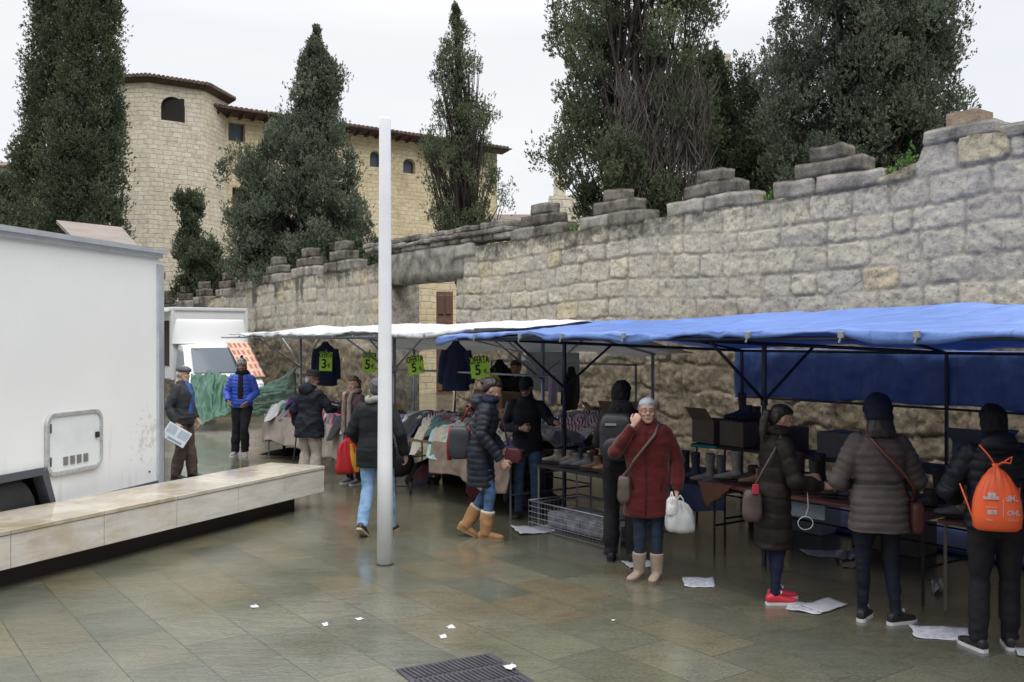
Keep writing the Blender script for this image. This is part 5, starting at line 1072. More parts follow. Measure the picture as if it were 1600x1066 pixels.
P2 = person('man in bright blue puffer jacket and patterned bobble hat walking by the green tarp', 378, 16.86, 176, 1.70, coat=dict(mat=mat('blue_puffer', (.035, .085, .48), .5, var=.1, vscale=8, bump=.2, bscale=70), kind='puffer', hem=.86, wh=.18, open=M_BLACK, openw=.06, hood=True, pitch=.06, arm=.068), trousers=(M_BLACK, 1.12, 1.2), shoes=(mat('grey_trainer', (.27, .26, .25), .6), 'shoe', M_SOLEW),
  head=dict(turn=-12, nod=0, hair=None, hat='beanie', hatc=mat('patterned_knit', (.05, .05, .055), .95, color2=(.48, .47, .46), vscale=26, detail=1), pom=M_BLACK, flaps=True, beard=mat('dark_beard', (.03, .022, .02), .8)), skin=SKIN2,
  arms={'R': ((.26, .0, 1.12), (.20, .16, .98)), 'L': ((-.25, .0, 1.12), (-.13, .20, .96))}, legs={'R': ((.09, .02, .48), (.12, .0, .085), 8), 'L': ((-.07, .14, .50), (-.07, .06, .105), -8, -.35)}, scarf=(M_BLACK, None), seed=2)
P3 = person('man in black brimmed hat leaning on a thin black cane, seen from behind', 484, 13.5, 28, 1.60, coat=dict(mat=cloth_m('black_parka', (.012, .014, .022)), hem=.72, wh=.205, fh=.13, bh=-.15, hood=True, arm=.068, wr=.009), trousers=(cloth_m('beige_trousers', (.36, .32, .27), var=.2), 1.25, 1.25), shoes=(M_SHOEB, 'shoe', M_SOLED),
  head=dict(turn=45, nod=6, hair='short', hairc=mat('white_hair', (.5, .5, .5), .7), hat='fedora', hatc=cloth_m('black_felt', (.014, .014, .016)), glasses=(M_SHOEB, False)), arms={'R': ((.27, .12, 1.14), (.20, .38, 1.12)), 'L': ((-.26, -.06, 1.12), (-.29, .02, .88))}, hands={'L': dict(curl=70)}, build=1.14, seed=3, lean=5)
P4 = person('woman with curly brown hair and long taupe scarf at the first clothes table', 553, 13.6, -140, 1.52, coat=dict(mat=cloth_m('mauve_coat', (.085, .055, .06)), hem=.62, wh=.19, arm=.062), trousers=(M_BLACK, 1.0, 1.0), shoes=(mat('grey_shoe', (.12, .12, .14), .6), 'shoe', M_SOLEW),
  head=dict(turn=-14, nod=10, hair='bob', hairc=M_BROWNH, curl=.014), arms={'R': ((.24, .08, 1.16), (.06, .16, 1.34)), 'L': ((-.25, .04, 1.10), (-.24, .14, .88))}, hands={'R': dict(d=(-.1, .1, 1), n=(-.3, -1, 0), curl=40), 'L': dict(curl=75)}, scarf=(cloth_m('taupe_scarf', (.25, .20, .17), var=.3, vscale=30), .82), seed=4)
P5 = person('person in black coat and light jeans walking away, half hidden by the white pole', 588, 10.04, 14, 1.64, coat=dict(mat=cloth_m('black_quilt_coat', (.014, .017, .020)), hem=.74, wh=.20, kind='puffer', pitch=.16, amp=.006, arm=.072), trousers=(M_JEANL, 1.05, 1.1), shoes=(mat('brown_shoe', (.035, .025, .022), .6), 'shoe', mat('tan_sole', (.40, .33, .22), .7)),
  head=dict(turn=-30, nod=4, hair='short', hairc=mat('grey_black_hair', (.055, .057, .062), .6, var=.4, vscale=40), curl=.008), arms={'R': ((.29, -.04, 1.12), (.30, .08, .88)), 'L': ((-.28, -.04, 1.12), (-.22, .16, .95))}, legs={'L': ((-.09, -.02, .50), (-.08, -.20, .14), -2, -.55), 'R': ((.10, .12, .50), (.10, .16, .085), 4)}, scarf=(cloth_m('grey_scarf', (.26, .255, .24), var=.3, vscale=30), None), build=1.12, seed=5)
P6 = person('woman in long dark puffer coat, blue jeans and tan fleece boots walking right', 752, 9.85, 92, 1.66, coat=dict(mat=mat('slate_puffer', (.018, .021, .031), .55, spec=.25, var=.1, bump=.15, bscale=60), hem=.56, wh=.19, fh=.14, bh=-.15, kind='puffer', pitch=.062, amp=.011, hood=True, arm=.070, collar=1.53), trousers=(M_JEAN, .98, .95), shoes=(mat('tan_suede', (.36, .19, .085), .9, var=.2, vscale=10), 'ugg', mat('tan_sole2', (.25, .17, .10), .8)),
  head=dict(turn=-4, nod=22, hair='short', hairc=mat('dark_brown_hair', (.022, .014, .013), .5, var=.4, vscale=40), bun=(0, -.125, .02, .030), curl=.006), arms={'R': ((.25, .02, 1.12), (.24, .22, .86)), 'L': ((-.24, .04, 1.12), (-.22, .22, .92))}, hands={'R': dict(curl=50), 'L': dict(curl=50)}, lean=10,
  legs={'R': ((.09, .10, .50), (.09, .05, .085), 4), 'L': ((-.09, .06, .50), (-.09, -.16, .13), 0, -.45)}, scarf=(cloth_m('navy_snood', (.018, .022, .045)), None), seed=6)
P7 = person('dark haired vendor in dark jacket standing behind the clothes tables', 806, 14.3, -165, 1.74, coat=dict(mat=cloth_m('dark_vendor_jacket', (.02, .022, .02)), hem=.85), trousers=(M_BLACK, 1.05, 1.1), shoes=(M_SHOEB, 'shoe', M_SOLED), head=dict(turn=-10, nod=14, hair='short', beard=None), skin=SKIN2, arms={'R': ((.24, .08, 1.12), (.18, .28, 1.02)), 'L': ((-.24, .08, 1.12), (-.16, .28, 1.0))}, seed=7)
P8 = person('man in black peaked cap and sunglasses with striped sleeves behind the boot table', 824, 11.0, -172, 1.62, coat=dict(mat=cloth_m('black_track_jacket', (.013, .014, .020)), hem=.80, wh=.19, stripe=mat('grey_stripe', (.26, .27, .31), .6), arm=.066), trousers=(cloth_m('worn_denim', (.05, .085, .15), var=.35), 1.02, 1.05), shoes=(M_SHOEB, 'shoe', M_SOLED), skin=SKIN2,
  head=dict(turn=6, nod=16, hair='short', hat='cap', hatc=M_BLACK, glasses=(M_SHOEB, True), beard=mat('stubble', (.07, .045, .035), .8)), lean=8, arms={'R': ((.27, .06, 1.10), (.05, .26, 1.10)), 'L': ((-.29, .10, 1.18), (-.38, .34, 1.18))}, hands={'R': dict(d=(-1, .2, 0), n=(0, -1, -.2), curl=60), 'L': dict(curl=60, d=(-.2, 1, .3), n=(.3, 0, -1))}, seed=8)
P9 = person('tall person in black with a black backpack, behind the woman in red', 972, 8.85, 12, 1.66, coat=dict(mat=M_BLACK, hem=.88, wh=.185, hood=True), trousers=(M_BLACK, 1.12, 1.2), shoes=(M_SHOEB, 'shoe', M_SOLED), head=dict(turn=8, nod=8, hair='bob', hairc=mat('black_hair', (.008, .008, .010), .7, var=.4, vscale=40, spec=.2), curl=.007), arms={'R': ((.24, .08, 1.12), (.16, .28, 1.05)), 'L': ((-.24, .08, 1.12), (-.16, .28, 1.02))}, seed=9)
M_RED = mat('dark_red_coat', (.080, .008, .009), .85, spec=.2, var=.12, vscale=9, bump=.3, bscale=60, sheen=.2)
P10 = person('grey haired woman in dark red coat and glasses holding her hand to her cheek', 1012, 8.16, -170, 1.55, coat=dict(mat=M_RED, hem=.60, wh=.215, fh=.14, bh=-.15, waist=.185, chest=.20, arm=.068, wr=.008, collar=1.50, kind='puffer', pitch=.30, amp=.004, placket=mat('seam_red', (.035, .004, .005), .8)), trousers=(M_JEAND, .98, .95), shoes=(mat('taupe_suede', (.30, .23, .18), .85, var=.15, vscale=12), 'boot', mat('taupe_sole', (.16, .12, .10), .8)),
  head=dict(turn=-4, nod=2, roll=2, hair='short', hairc=M_GREYH, glasses=(mat('burgundy_frame', (.08, .015, .02), .3), False)), arms={'R': ((.30, .08, 1.20), (.13, .15, 1.45)), 'L': ((-.28, -.02, 1.12), (-.27, .10, .84))}, hands={'R': dict(d=(-.45, -.05, 1), n=(-.4, -1, 0), curl=62), 'L': dict(curl=78)}, legs={'L': ((-.085, .03, .49), (-.085, .02, .085), 14), 'R': ((.07, .03, .49), (.08, .0, .085), 28)}, build=1.08, seed=10)
P11 = person('young woman with ponytail in long dark brown puffer coat and red trainers', 1208, 7.46, 84, 1.54, coat=dict(mat=mat('brown_puffer', (.018, .013, .012), .6, spec=.2, var=.12, bump=.15, bscale=60), hem=.48, wh=.19, fh=.14, bh=-.15, kind='puffer', pitch=.13, amp=.012, arm=.075, collar=1.53), trousers=(cloth_m('indigo_jeans', (.012, .018, .045)), .92, .85), shoes=(mat('red_trainer', (.60, .035, .06), .5), 'sneaker', M_SOLEW),
  head=dict(turn=-2, nod=14, hair='short', hairc=mat('dark_hair', (.018, .013, .012), .5, var=.4, vscale=40), pony=True, curl=.005), lean=6, arms={'R': ((.26, .10, 1.08), (.22, .34, 1.02)), 'L': ((-.22, .12, 1.08), (-.12, .34, 1.06))}, hands={'R': dict(curl=30, d=(-.1, 1, .1), n=(-.6, 0, -.8)), 'L': dict(curl=40)},
  scarf=(cloth_m('fur_collar', (.022, .016, .014), var=.5, vscale=60), None), legs={'R': ((.085, .02, .48), (.085, -.02, .085), 2), 'L': ((-.085, .03, .48), (-.085, .06, .085), 0)}, seed=11)
P12 = person('woman in belted taupe puffer coat and dark knitted hat seen from behind', 1372, 6.92, 4, 1.62, coat=dict(mat=mat('taupe_puffer', (.092, .074, .072), .65, spec=.2, var=.12, bump=.2, bscale=60), hem=.70, wh=.215, fh=.15, bh=-.16, waist=.168, chest=.20, kind='puffer', pitch=.060, amp=.010, arm=.076, belt=mat('coat_belt', (.03, .025, .025), .6)), trousers=(cloth_m('navy_jeans', (.012, .014, .024)), .95, .9), shoes=(M_SHOEB, 'sneaker', M_SOLEW),
  head=dict(turn=4, nod=12, hair='long', hairc=mat('dark_hair', (.018, .013, .012), .5), hat='beanie', hs=1.2, deep=True, hatc=cloth_m('navy_knit', (.010, .013, .034), vscale=40)), arms={'R': ((.30, .02, 1.08), (.20, .26, 1.0)), 'L': ((-.29, .02, 1.08), (-.16, .26, 1.02))}, legs={'R': ((.10, .02, .48), (.12, -.04, .085), 62), 'L': ((-.10, .04, .48), (-.10, .05, .085), 30)}, build=1.06, seed=12)
P13 = person('woman in black puffer jacket wearing an orange drawstring bag, at the right edge', 1556, 6.30, 10, 1.61, coat=dict(mat=mat('black_puffer', (.008, .009, .016), .5, spec=.25, var=.1, bump=.15, bscale=60), hem=.86, wh=.195, kind='puffer', pitch=.07, amp=.012, arm=.078, hood=True), trousers=(M_BLACK, 1.08, 1.1), shoes=(M_SHOEB, 'sneaker', M_SOLEW),
  head=dict(turn=6, nod=16, hair='bob', hairc=mat('black_hair', (.008, .008, .010), .5), curl=.006), lean=6, arms={'R': ((.30, .08, 1.10), (.20, .34, 1.02)), 'L': ((-.30, .06, 1.10), (-.18, .32, 1.0))}, legs={'L': ((-.10, .02, .49), (-.12, -.02, .085), -22), 'R': ((.10, .04, .49), (.11, .06, .085), 10)}, build=1.06, seed=13)
# ============================================================ MARKET STALLS
M_STEEL = mat('galvanised', (.30, .33, .38), .4, metal=.7, var=.15, vscale=8); M_NAVY = mat('navy_steel', (.022, .030, .060), .45, metal=.3, var=.2)
def tarp_mat(name, c, trans, c2):
    m, N, L, b = nodes_mat(name); t = N.new('ShaderNodeTexCoord'); mp = N.new('ShaderNodeMapping'); mp.inputs['Rotation'].default_value = (0, 0, -ANG); L.new(t.outputs['Object'], mp.inputs[0])
    br = N.new('ShaderNodeTexBrick'); br.offset = 0; L.new(mp.outputs[0], br.inputs[0]); br.inputs['Scale'].default_value = 1; br.inputs['Brick Width'].default_value = .92; br.inputs['Row Height'].default_value = .58; br.inputs['Mortar Size'].default_value = .012; br.inputs['Mortar Smooth'].default_value = 1
    br.inputs['Color1'].default_value = (.3, .3, .3, 1); br.inputs['Color2'].default_value = (.7, .7, .7, 1)
    st = N.new('ShaderNodeMapping'); st.inputs['Scale'].default_value = (1.2, 4.5, 2); st.inputs['Rotation'].default_value = (0, 0, -ANG + .7); L.new(t.outputs['Object'], st.inputs[0])
    n1 = noise_n(N, L, st.outputs[0], 2.2, 5, .6, .5); n2 = noise_n(N, L, t.outputs['Object'], 1.1, 4, .6); r = ramp(N, [(.3, tuple(x * .84 for x in c)), (.55, c), (.75, c2)]); L.new(n1.outputs[0], r.inputs[0]); r2 = ramp(N, [(.35, (.86, .86, .88)), (.6, (1, 1, 1))]); L.new(n2.outputs[0], r2.inputs[0])
    cc = mix_rgb(N, L, r.outputs[0], r2.outputs[0], 1, 'MULTIPLY'); L.new(cc, b.inputs['Base Color']); b.inputs['Roughness'].default_value = .36
    h = math_n(N, L, 'ADD', math_n(N, L, 'MULTIPLY', n1.outputs[0], 1.2), math_n(N, L, 'ADD', math_n(N, L, 'MULTIPLY', br.outputs['Fac'], .5), math_n(N, L, 'MULTIPLY', br.outputs['Color'], .25)))
    bp = N.new('ShaderNodeBump'); bp.inputs['Strength'].default_value = .55; bp.inputs['Distance'].default_value = .03; L.new(h, bp.inputs['Height']); L.new(bp.outputs[0], b.inputs['Normal'])
    tr = N.new('ShaderNodeBsdfTranslucent'); L.new(cc, tr.inputs[0]); mx = N.new('ShaderNodeMixShader'); mx.inputs[0].default_value = trans; L.new(b.outputs[0], mx.inputs[1]); L.new(tr.outputs[0], mx.inputs[2]); L.new(mx.outputs[0], N['Material Output'].inputs[0]); return m
M_WTARP = tarp_mat('white_tarp', (.72, .73, .76), .20, (.76, .77, .79)); M_BTARP = tarp_mat('blue_tarp', (.145, .265, .64), .27, (.20, .33, .70))
M_CLIP = mat('clip_grey', (.28, .30, .32), .4, metal=.5)
def canopy(name, parent, m, s0, s1, n0, nr, n1, zf, zr, zb, seed, ds=.09, val=.06, folds=.012, corner=None):
    """tarpaulin over a low ridge with a drooping front valance"""
    S = np.arange(s0, s1 + ds / 2, ds); Nn = np.concatenate([[n0 - .015, n0 - .02, n0 - .005], np.linspace(n0, n1, 42)]); s = np.repeat(S[:, None], len(Nn), 1); n = np.repeat(Nn[None, :], len(S), 0)
    f = lambda v: np.array([v(x) for x in S])[:, None] if callable(v) else v
    ZF, ZR, ZB = f(zf), f(zr), f(zb); t = np.clip((n - n0) / (nr - n0), 0, 1); u = np.clip((n - nr) / (n1 - nr), 0, 1)
    z = np.where(n <= nr, ZF + (ZR - ZF) * t, ZR + (ZB - ZR) * u); z = z - .022 * np.sin(np.pi * t) * (n <= nr) - .03 * np.sin(np.pi * u) * (n > nr)
    z = z + folds * fbm(s * 1.2 + n * 1.4, n * 2.6 - s * .8, seed, 3) + folds * .55 * fbm(s * 7, n * 1.5, seed + 3, 2) + folds * .7 * (1 - np.abs(fbm(s * 1.1 + n * 2.2, n * .9, seed + 9, 2))) ** 6
    v = val * (.75 + .6 * vn(S * 1.7, S * 0 + seed) + .35 * vn(S * 6, S * 0 + seed))[:, None]; v = np.clip(v, .015, .2)
    if corner: v = v + corner(S)[:, None]
    w = .015 * vn(s * 9, n * 0 + seed)
    z[:, 0:1] = z[:, 3:4] - v; z[:, 1:2] = z[:, 3:4] - v * .55; z[:, 2:3] = z[:, 3:4] - v * .12; n[:, :3] += w[:, :3]
    V_ = np.stack([n * U2[0] + s * U1[0], n * U2[1] + s * U1[1], z], 2).reshape(-1, 3)
    o = link(name, np_mesh(name, V_, grid_faces(len(S), len(Nn)), m, True), parent); so = o.modifiers.new('t', 'SOLIDIFY'); so.thickness = .004; return o
def bar(name, parent, a, b, r=.016, m=None, n=8): return MB().tube([a, b], r, n).build(name, m, parent, True)
def sqbar(name, parent, a, b, w=.03, m=None):
    return MB().tube([a, b], w * .68, 4).build(name, m, parent)
# ---- white stall
ws = empty('market_stall'); tag(ws, 'clothes stall with white canopy on grey steel posts by the wall', 'market stall')
canopy('canopy', ws, M_WTARP, 8.75, 16.45, 5.85, 7.5, 9.35, lambda s: 2.15 + .012 * math.sin(s * 2.3), lambda s: 2.29 + .012 * math.sin(s * 1.9 + 1), lambda s: 1.84 + .03 * math.sin(s * 3), 5, val=.055, folds=.02)
for s in (15.86, 12.46, 9.4):
    n = 6.89 if s > 10 else 7.3
    bar('post', ws, W(s, n, 0), W(s, n, 2.12 + .1 * (n > 7)), .024, M_STEEL); bar('post', ws, W(s, 9.2, 0), W(s, 9.2, 1.86), .024, M_STEEL)
    MB().tube([W(s, 5.95, 2.10), W(s, 7.5, 2.22), W(s, 9.25, 1.85)], .018, 8).build('crossbar', M_STEEL, ws, True)
    for d in (-.85, .85): bar('brace', ws, W(s, n, 1.62), W(s + d, n, 2.09), .013, M_STEEL)
    bar('brace', ws, W(s, n, 1.55), W(s, n - .8, 2.08), .013, M_STEEL)
bar('eave_pole', ws, W(8.9, 6.89, 2.085), W(16.3, 6.89, 2.075), .017, M_STEEL); bar('eave_pole', ws, W(9.0, 5.9, 2.09), W(17.1, 5.9, 2.09), .012, M_STEEL); bar('hanging_rail', ws, W(8.55, 6.75, 1.63), W(12.8, 6.75, 1.62), .014, M_STEEL)
for k in range(12): MB().box(W(9.2 + k * .62, 5.83, 2.10), (.035, .02, .035), ANG, bev=.004).build('clip', M_CLIP, ws)
# white plastic side sheet hanging behind the jackets
def drape(name, m, s0, s1, n0, z0, z1, seed, along='s', amp=.03, parent=None, nu=40, nv=22, flare=0.0, zb=None):
    a = np.linspace(s0, s1, nu); t = np.linspace(0, 1, nv); A_ = np.repeat(a[:, None], nv, 1); T_ = np.repeat(t[None, :], nu, 0)
    ztop = z1 + 0 * A_; zbot = (np.array([zb(x) for x in a])[:, None] if zb else z0) ; Z_ = ztop + (zbot - ztop) * T_
    d = amp * (T_ * .9 + .1) * (np.sin(A_ * 14 + 2 * fbm(A_ * 2, T_, seed, 2) * 3) * .6 + fbm(A_ * 5, T_ * 1.5, seed, 3) * 1.6) + amp * .5 * fbm(A_ * 9, Z_ * 9, seed + 4, 2) + flare * T_
    s, n = (A_, n0 - d) if along == 's' else (n0 + d, A_)
    V_ = np.stack([n * U2[0] + s * U1[0], n * U2[1] + s * U1[1], Z_], 2).reshape(-1, 3)
    o = link(name, np_mesh(name, V_, grid_faces(nu, nv), m, True), parent); so = o.modifiers.new('t', 'SOLIDIFY'); so.thickness = .006; return o
drape('side_sheet', mat('grey_sheet', (.42, .43, .45), .5, trans=.2), 10.9, 12.2, 9.15, 1.25, 1.86, 3, parent=ws)
# ---- blue stall
bs = empty('market_stall'); tag(bs, 'footwear stall with blue tarpaulin canopy and navy frame on the right', 'market stall')
zbar = lambda n: 2.062 - .036 * (n - 5.6)
canopy('canopy', bs, M_BTARP, -4, 9.1, 5.60, 7.76, 9.93, lambda s: 2.105 + .012 * math.sin(s * 1.7 + .6) - .015 * (s > 8), lambda s: 2.385 - .0135 * s, lambda s: 1.95 + .02 * math.sin(s * 2), 21, val=.05, folds=.030, corner=lambda S: .05 * np.clip((S - 8.3) / .8, 0, 1) + .03 * np.exp(-((S - 3.2) / .5) ** 2) + .02 * np.exp(-((S - 5.9) / .5) ** 2))  # right end runs on out of view, added to block light from there
for s in (8.47, 5.62, 2.77, .0, -2.85):
    MB().tube([W(s, 5.63, zbar(5.63)), W(s, 6.89, zbar(6.89)), W(s, 9.93, zbar(9.93))], .020, 6).build('crossbar', M_NAVY, bs)
    sqbar('post', bs, W(s, 6.89, 0), W(s, 6.89, zbar(6.89)), .034, M_NAVY); sqbar('post', bs, W(s, 9.93, 0), W(s, 9.93, zbar(9.93)), .034, M_NAVY)
    MB().box(W(s, 6.89, 1.50), (.05, .05, .09), ANG, bev=.006).build('post_collar', M_NAVY, bs)
    for d in (-.72, .72): bar('brace', bs, W(s, 6.89, 1.50), W(s, 6.89 + d, zbar(6.89 + d)), .015, M_NAVY)
    MB().tube([W(s, 5.63, zbar(5.63)), W(s, 7.76, 2.34 - .0135 * s), W(s, 9.93, zbar(9.93))], .016, 6).build('rafter', M_NAVY, bs)
bar('eave_pole', bs, W(-4, 5.63, 2.065), W(8.75, 5.63, 2.055), .016, M_NAVY); bar('eave_pole', bs, W(-4, 9.93, 1.905), W(8.6, 9.93, 1.905), .018, M_NAVY); bar('table_rail', bs, W(0, 9.85, 1.30), W(8.4, 9.85, 1.30), .014, M_NAVY)
for s in (8.35, 7.55, 6.9, 6.05, 4.7, 3.9, 3.35, 2.5):
    mb = MB(); mb.box(W(s, 5.575, 2.085), (.045, .022, .05), ANG, bev=.005); mb.tube([W(s, 5.57, 2.06), W(s + .01, 5.565, 2.03)], .008, 6); mb.build('clip', M_CLIP, bs)
drape('back_curtain', M_BTARP, -4, 8.62, 9.97, 1.3, 1.93, 9, amp=.035, parent=bs, nu=170, nv=26, zb=lambda s: 1.31 + .02 * math.sin(s * 1.3) + .015 * math.sin(s * 5))  # curtain follows the added unseen stretch of canopy, also to cut light
# ---- green tarpaulin heap and slope
def poly_tarp(name, P4, m, seed, amp, label, nu=60, nv=40, sag=0.0, bulge=0.0):
    """sheet through four corners (tl, tr, br, bl) with deep folds"""
    tl, tr_, br_, bl = [np.array(p) for p in P4]; u = np.linspace(0, 1, nu)[:, None]; v = np.linspace(0, 1, nv)[None, :]
    B = ((1 - u) * (1 - v))[..., None] * tl + (u * (1 - v))[..., None] * tr_ + (u * v)[..., None] * br_ + ((1 - u) * v)[..., None] * bl
    nrm = np.cross(tr_ - tl, bl - tl); nrm = nrm / np.linalg.norm(nrm); nrm = nrm if nrm[1] < 0 else -nrm
    U_, V_ = np.broadcast_arrays(u, v); x = U_ * 4 + V_ * 1.5; r = lambda a: (1 - np.abs(a)) ** 3
    d = amp * (r(fbm(x, V_ * 1.6 - U_ * 2, seed, 3)) * 1.1 + .6 * r(fbm(U_ * 3 - V_ * 4, V_ * 5, seed + 5, 2)) + .5 * fbm(U_ * 12, V_ * 12, seed + 2, 3)) + bulge * np.sin(np.pi * U_) * np.sin(np.pi * np.clip(V_ * 1.1, 0, 1)); edge = np.minimum(1, 6 * np.minimum(np.minimum(U_, 1 - U_) + .12, np.minimum(V_, 1 - V_) + .12))
    B = B + nrm * (d * edge)[..., None]; B[..., 2] -= sag * np.sin(np.pi * U_) * (1 - V_); B[..., 2] = np.maximum(B[..., 2] + .05 * fbm(U_ * 5, V_ * 5, seed + 7, 2) * V_, .02)
    o = link(name, np_mesh(name, B.reshape(-1, 3), grid_faces(nu, nv), m, True)); so = o.modifiers.new('t', 'SOLIDIFY'); so.thickness = .005; tag(o, label, 'tarpaulin'); return o
M_GTARP = mat('green_tarp', (.026, .098, .060), .42, var=.25, vscale=2.5, trans=.12, spec=.5)
poly_tarp('green_tarpaulin', [P(298, 592, 23.8), P(386, 602, 23.8), P(372, 650, 21.4), P(296, 670, 21.2)], M_GTARP, 3, .16, 'crumpled green tarpaulin thrown over the bonnet of the white truck', bulge=.35)
poly_tarp('green_tarpaulin', [P(384, 618, 20.5), P(469, 572, 17.0), P(464, 642, 17.2), P(392, 652, 19.6)], M_GTARP, 8, .07, 'green tarpaulin sloping down from the leftmost post of the white stall', sag=.05, bulge=.1)

# ============================================================ TABLES
M_TLEG = mat('table_leg', (.26, .26, .26), .4, metal=.6); M_TDARK = mat('table_dark', (.03, .028, .03), .6, metal=.3)
def table(label, s0, s1, n0, n1, z, top, legm, group=None, legs_at=None, cross=True, name='trestle_table', thick=.03):
    o = empty(name, W((s0 + s1) / 2, (n0 + n1) / 2, 0), ANG); tag(o, label, 'table', group); L = lambda p: local(o, p); w, d = s1 - s0, n1 - n0
    MB().box((0, 0, z - thick / 2), (w, d, thick), None, bev=.004).build('table_top', top, o)
    for a in (-w / 2 + .04, w / 2 - .04):
        for b in (-d / 2 + .04, d / 2 - .04): MB().tube([(a, b, 0), (a, b, z - thick)], .014, 4).build('leg', legm, o)
        if cross: MB().tube([(a, -d / 2 + .04, .28), (a, d / 2 - .04, .28)], .011, 4).build('cross_bar', legm, o)
    if cross: MB().tube([(-w / 2 + .04, -d / 2 + .04, .30), (w / 2 - .04, -d / 2 + .04, .30)], .009, 4).build('cross_bar', legm, o)
    return o
M_BOARD = mat('table_board', (.12, .09, .07), .7, var=.3)
table('clothes table under the beige cloth nearest the green tarpaulin', 12.75, 16.0, 6.3, 7.6, .74, M_BOARD, M_TLEG)
table('clothes table behind the pole with a brown cloth over its right half', 8.75, 12.6, 6.32, 7.6, .745, M_BOARD, M_TLEG)
table('narrow metal table carrying the left row of ankle boots', 6.9, 8.28, 6.3, 6.92, .69, M_TDARK, M_TLEG, thick=.025)
table('table with wire baskets of white clothes behind the boots', 8.5, 10.1, 7.75, 8.7, .74, M_BOARD, M_TLEG)
table('low table under the navy cloth left of the long shoe table', 6.35, 7.75, 7.2, 8.3, .56, M_BOARD, M_TDARK)
table('long shoe table with reddish top in front of the three women', 4.05, 6.25, 6.85, 7.75, .69, mat('red_table_top', (.16, .055, .04), .6, var=.3, vscale=5), M_TDARK)
table('shoe table with reddish top at the right end in front of the orange bag', .8, 3.95, 6.85, 7.75, .69, mat('red_table_top', (.16, .055, .04)), mat('wood_leg', (.20, .17, .12), .7), cross=False)
sh = table('high shelf of cardboard shoe boxes in front of the blue curtain', 1.6, 7.55, 8.0, 8.55, .88, M_TDARK, M_TDARK, name='rear_shelf')
M_BEIGE = mat('beige_cloth', (.36, .31, .27), .9, var=.2, vscale=4, bump=.3, bscale=60); M_BROWNC = mat('brown_cloth', (.22, .165, .13), .9, var=.22, vscale=5, bump=.3, bscale=60); M_NAVYC = mat('navy_cover', (.03, .04, .10), .8, var=.25)
def tablecloth(label, m, s0, s1, n0, n1, z, drop, seed, left=None):
    root = empty('tablecloth', W((s0 + s1) / 2, (n0 + n1) / 2, 0)); tag(root, label, 'tablecloth')
    f = drape('front_fall', m, s0, s1, n0 - .012, z - drop, z + .012, seed, amp=.022, nu=60, flare=.05, zb=lambda s: z - drop + .05 * math.sin(s * 2.1 + seed) + .03 * math.sin(s * 5.3)); 
    t = MB().add([W(s0, n0 - .012, z + .014), W(s1, n0 - .012, z + .014), W(s1, n1, z + .014), W(s0, n1, z + .014)], [(0, 1, 2, 3)]).build('cloth_top', m); parts = [f, t]
    if left: parts.append(drape('side_fall', m, n0, n0 + left, s1 + .012, z - drop, z + .012, seed + 2, along='n', amp=.02, nu=20))
    for p in parts: p.parent = root; p.matrix_parent_inverse = Matrix.Translation(-root.location)
    return root
tablecloth('pale beige cloth hanging over the front of the leftmost clothes table', M_BEIGE, 12.7, 16.05, 6.3, 7.6, .74, .47, 1, .7)
tablecloth('brown cloth hanging from the clothes table behind the woman in boots', M_BROWNC, 8.7, 10.4, 6.3, 7.6, .745, .40, 5)
tablecloth('dark navy cloth over the low boot table beside the woman in red', M_NAVYC, 6.33, 7.7, 7.2, 8.3, .56, .26, 7)
o = poly_tarp('loose_cloth', [W(6.35, 6.82, .70), W(5.9, 6.82, .70), W(6.0, 6.80, .60), W(6.2, 6.78, .45)], mat('rust_cloth', (.17, .075, .045), .85), 4, .02, 'rust brown cloth corner hanging off the long shoe table', 14, 10); o['category'] = 'cloth'

# ---- heaps of clothes
PAL = {k: mat('garment_' + k, c, .9, var=.18, vscale=16, bump=.5, bscale=120, sheen=.2) for k, c in dict(black=(.018, .018, .022), navy=(.03, .04, .10), grey=(.20, .21, .23), lgrey=(.36, .36, .37), white=(.62, .61, .62), red=(.36, .03, .04), pink=(.50, .07, .20), maroon=(.12, .02, .035), teal=(.04, .12, .12), green=(.05, .20, .08), cream=(.46, .42, .34), beige=(.33, .28, .22), purple=(.09, .035, .20), yellow=(.50, .38, .05), mint=(.34, .55, .52), lilac=(.42, .38, .52)).items()}
def stripes(name, c1, c2, sc):
    m, N, L, b = nodes_mat(name); t = N.new('ShaderNodeTexCoord'); w = N.new('ShaderNodeTexWave'); w.inputs['Scale'].default_value = sc; w.inputs['Distortion'].default_value = 6; w.inputs['Detail'].default_value = 2; L.new(t.outputs['Object'], w.inputs[0]); r = ramp(N, [(.42, c1), (.55, c2)]); L.new(w.outputs[0], r.inputs[0]); L.new(r.outputs[0], b.inputs['Base Color']); b.inputs['Roughness'].default_value = .9; return m
PAL['print'] = stripes('garment_print', (.55, .54, .56), (.12, .05, .12), 9); PAL['animal'] = stripes('garment_animal', (.45, .42, .38), (.03, .03, .03), 14); PAL['redprint'] = stripes('garment_redprint', (.60, .58, .60), (.33, .06, .10), 8)
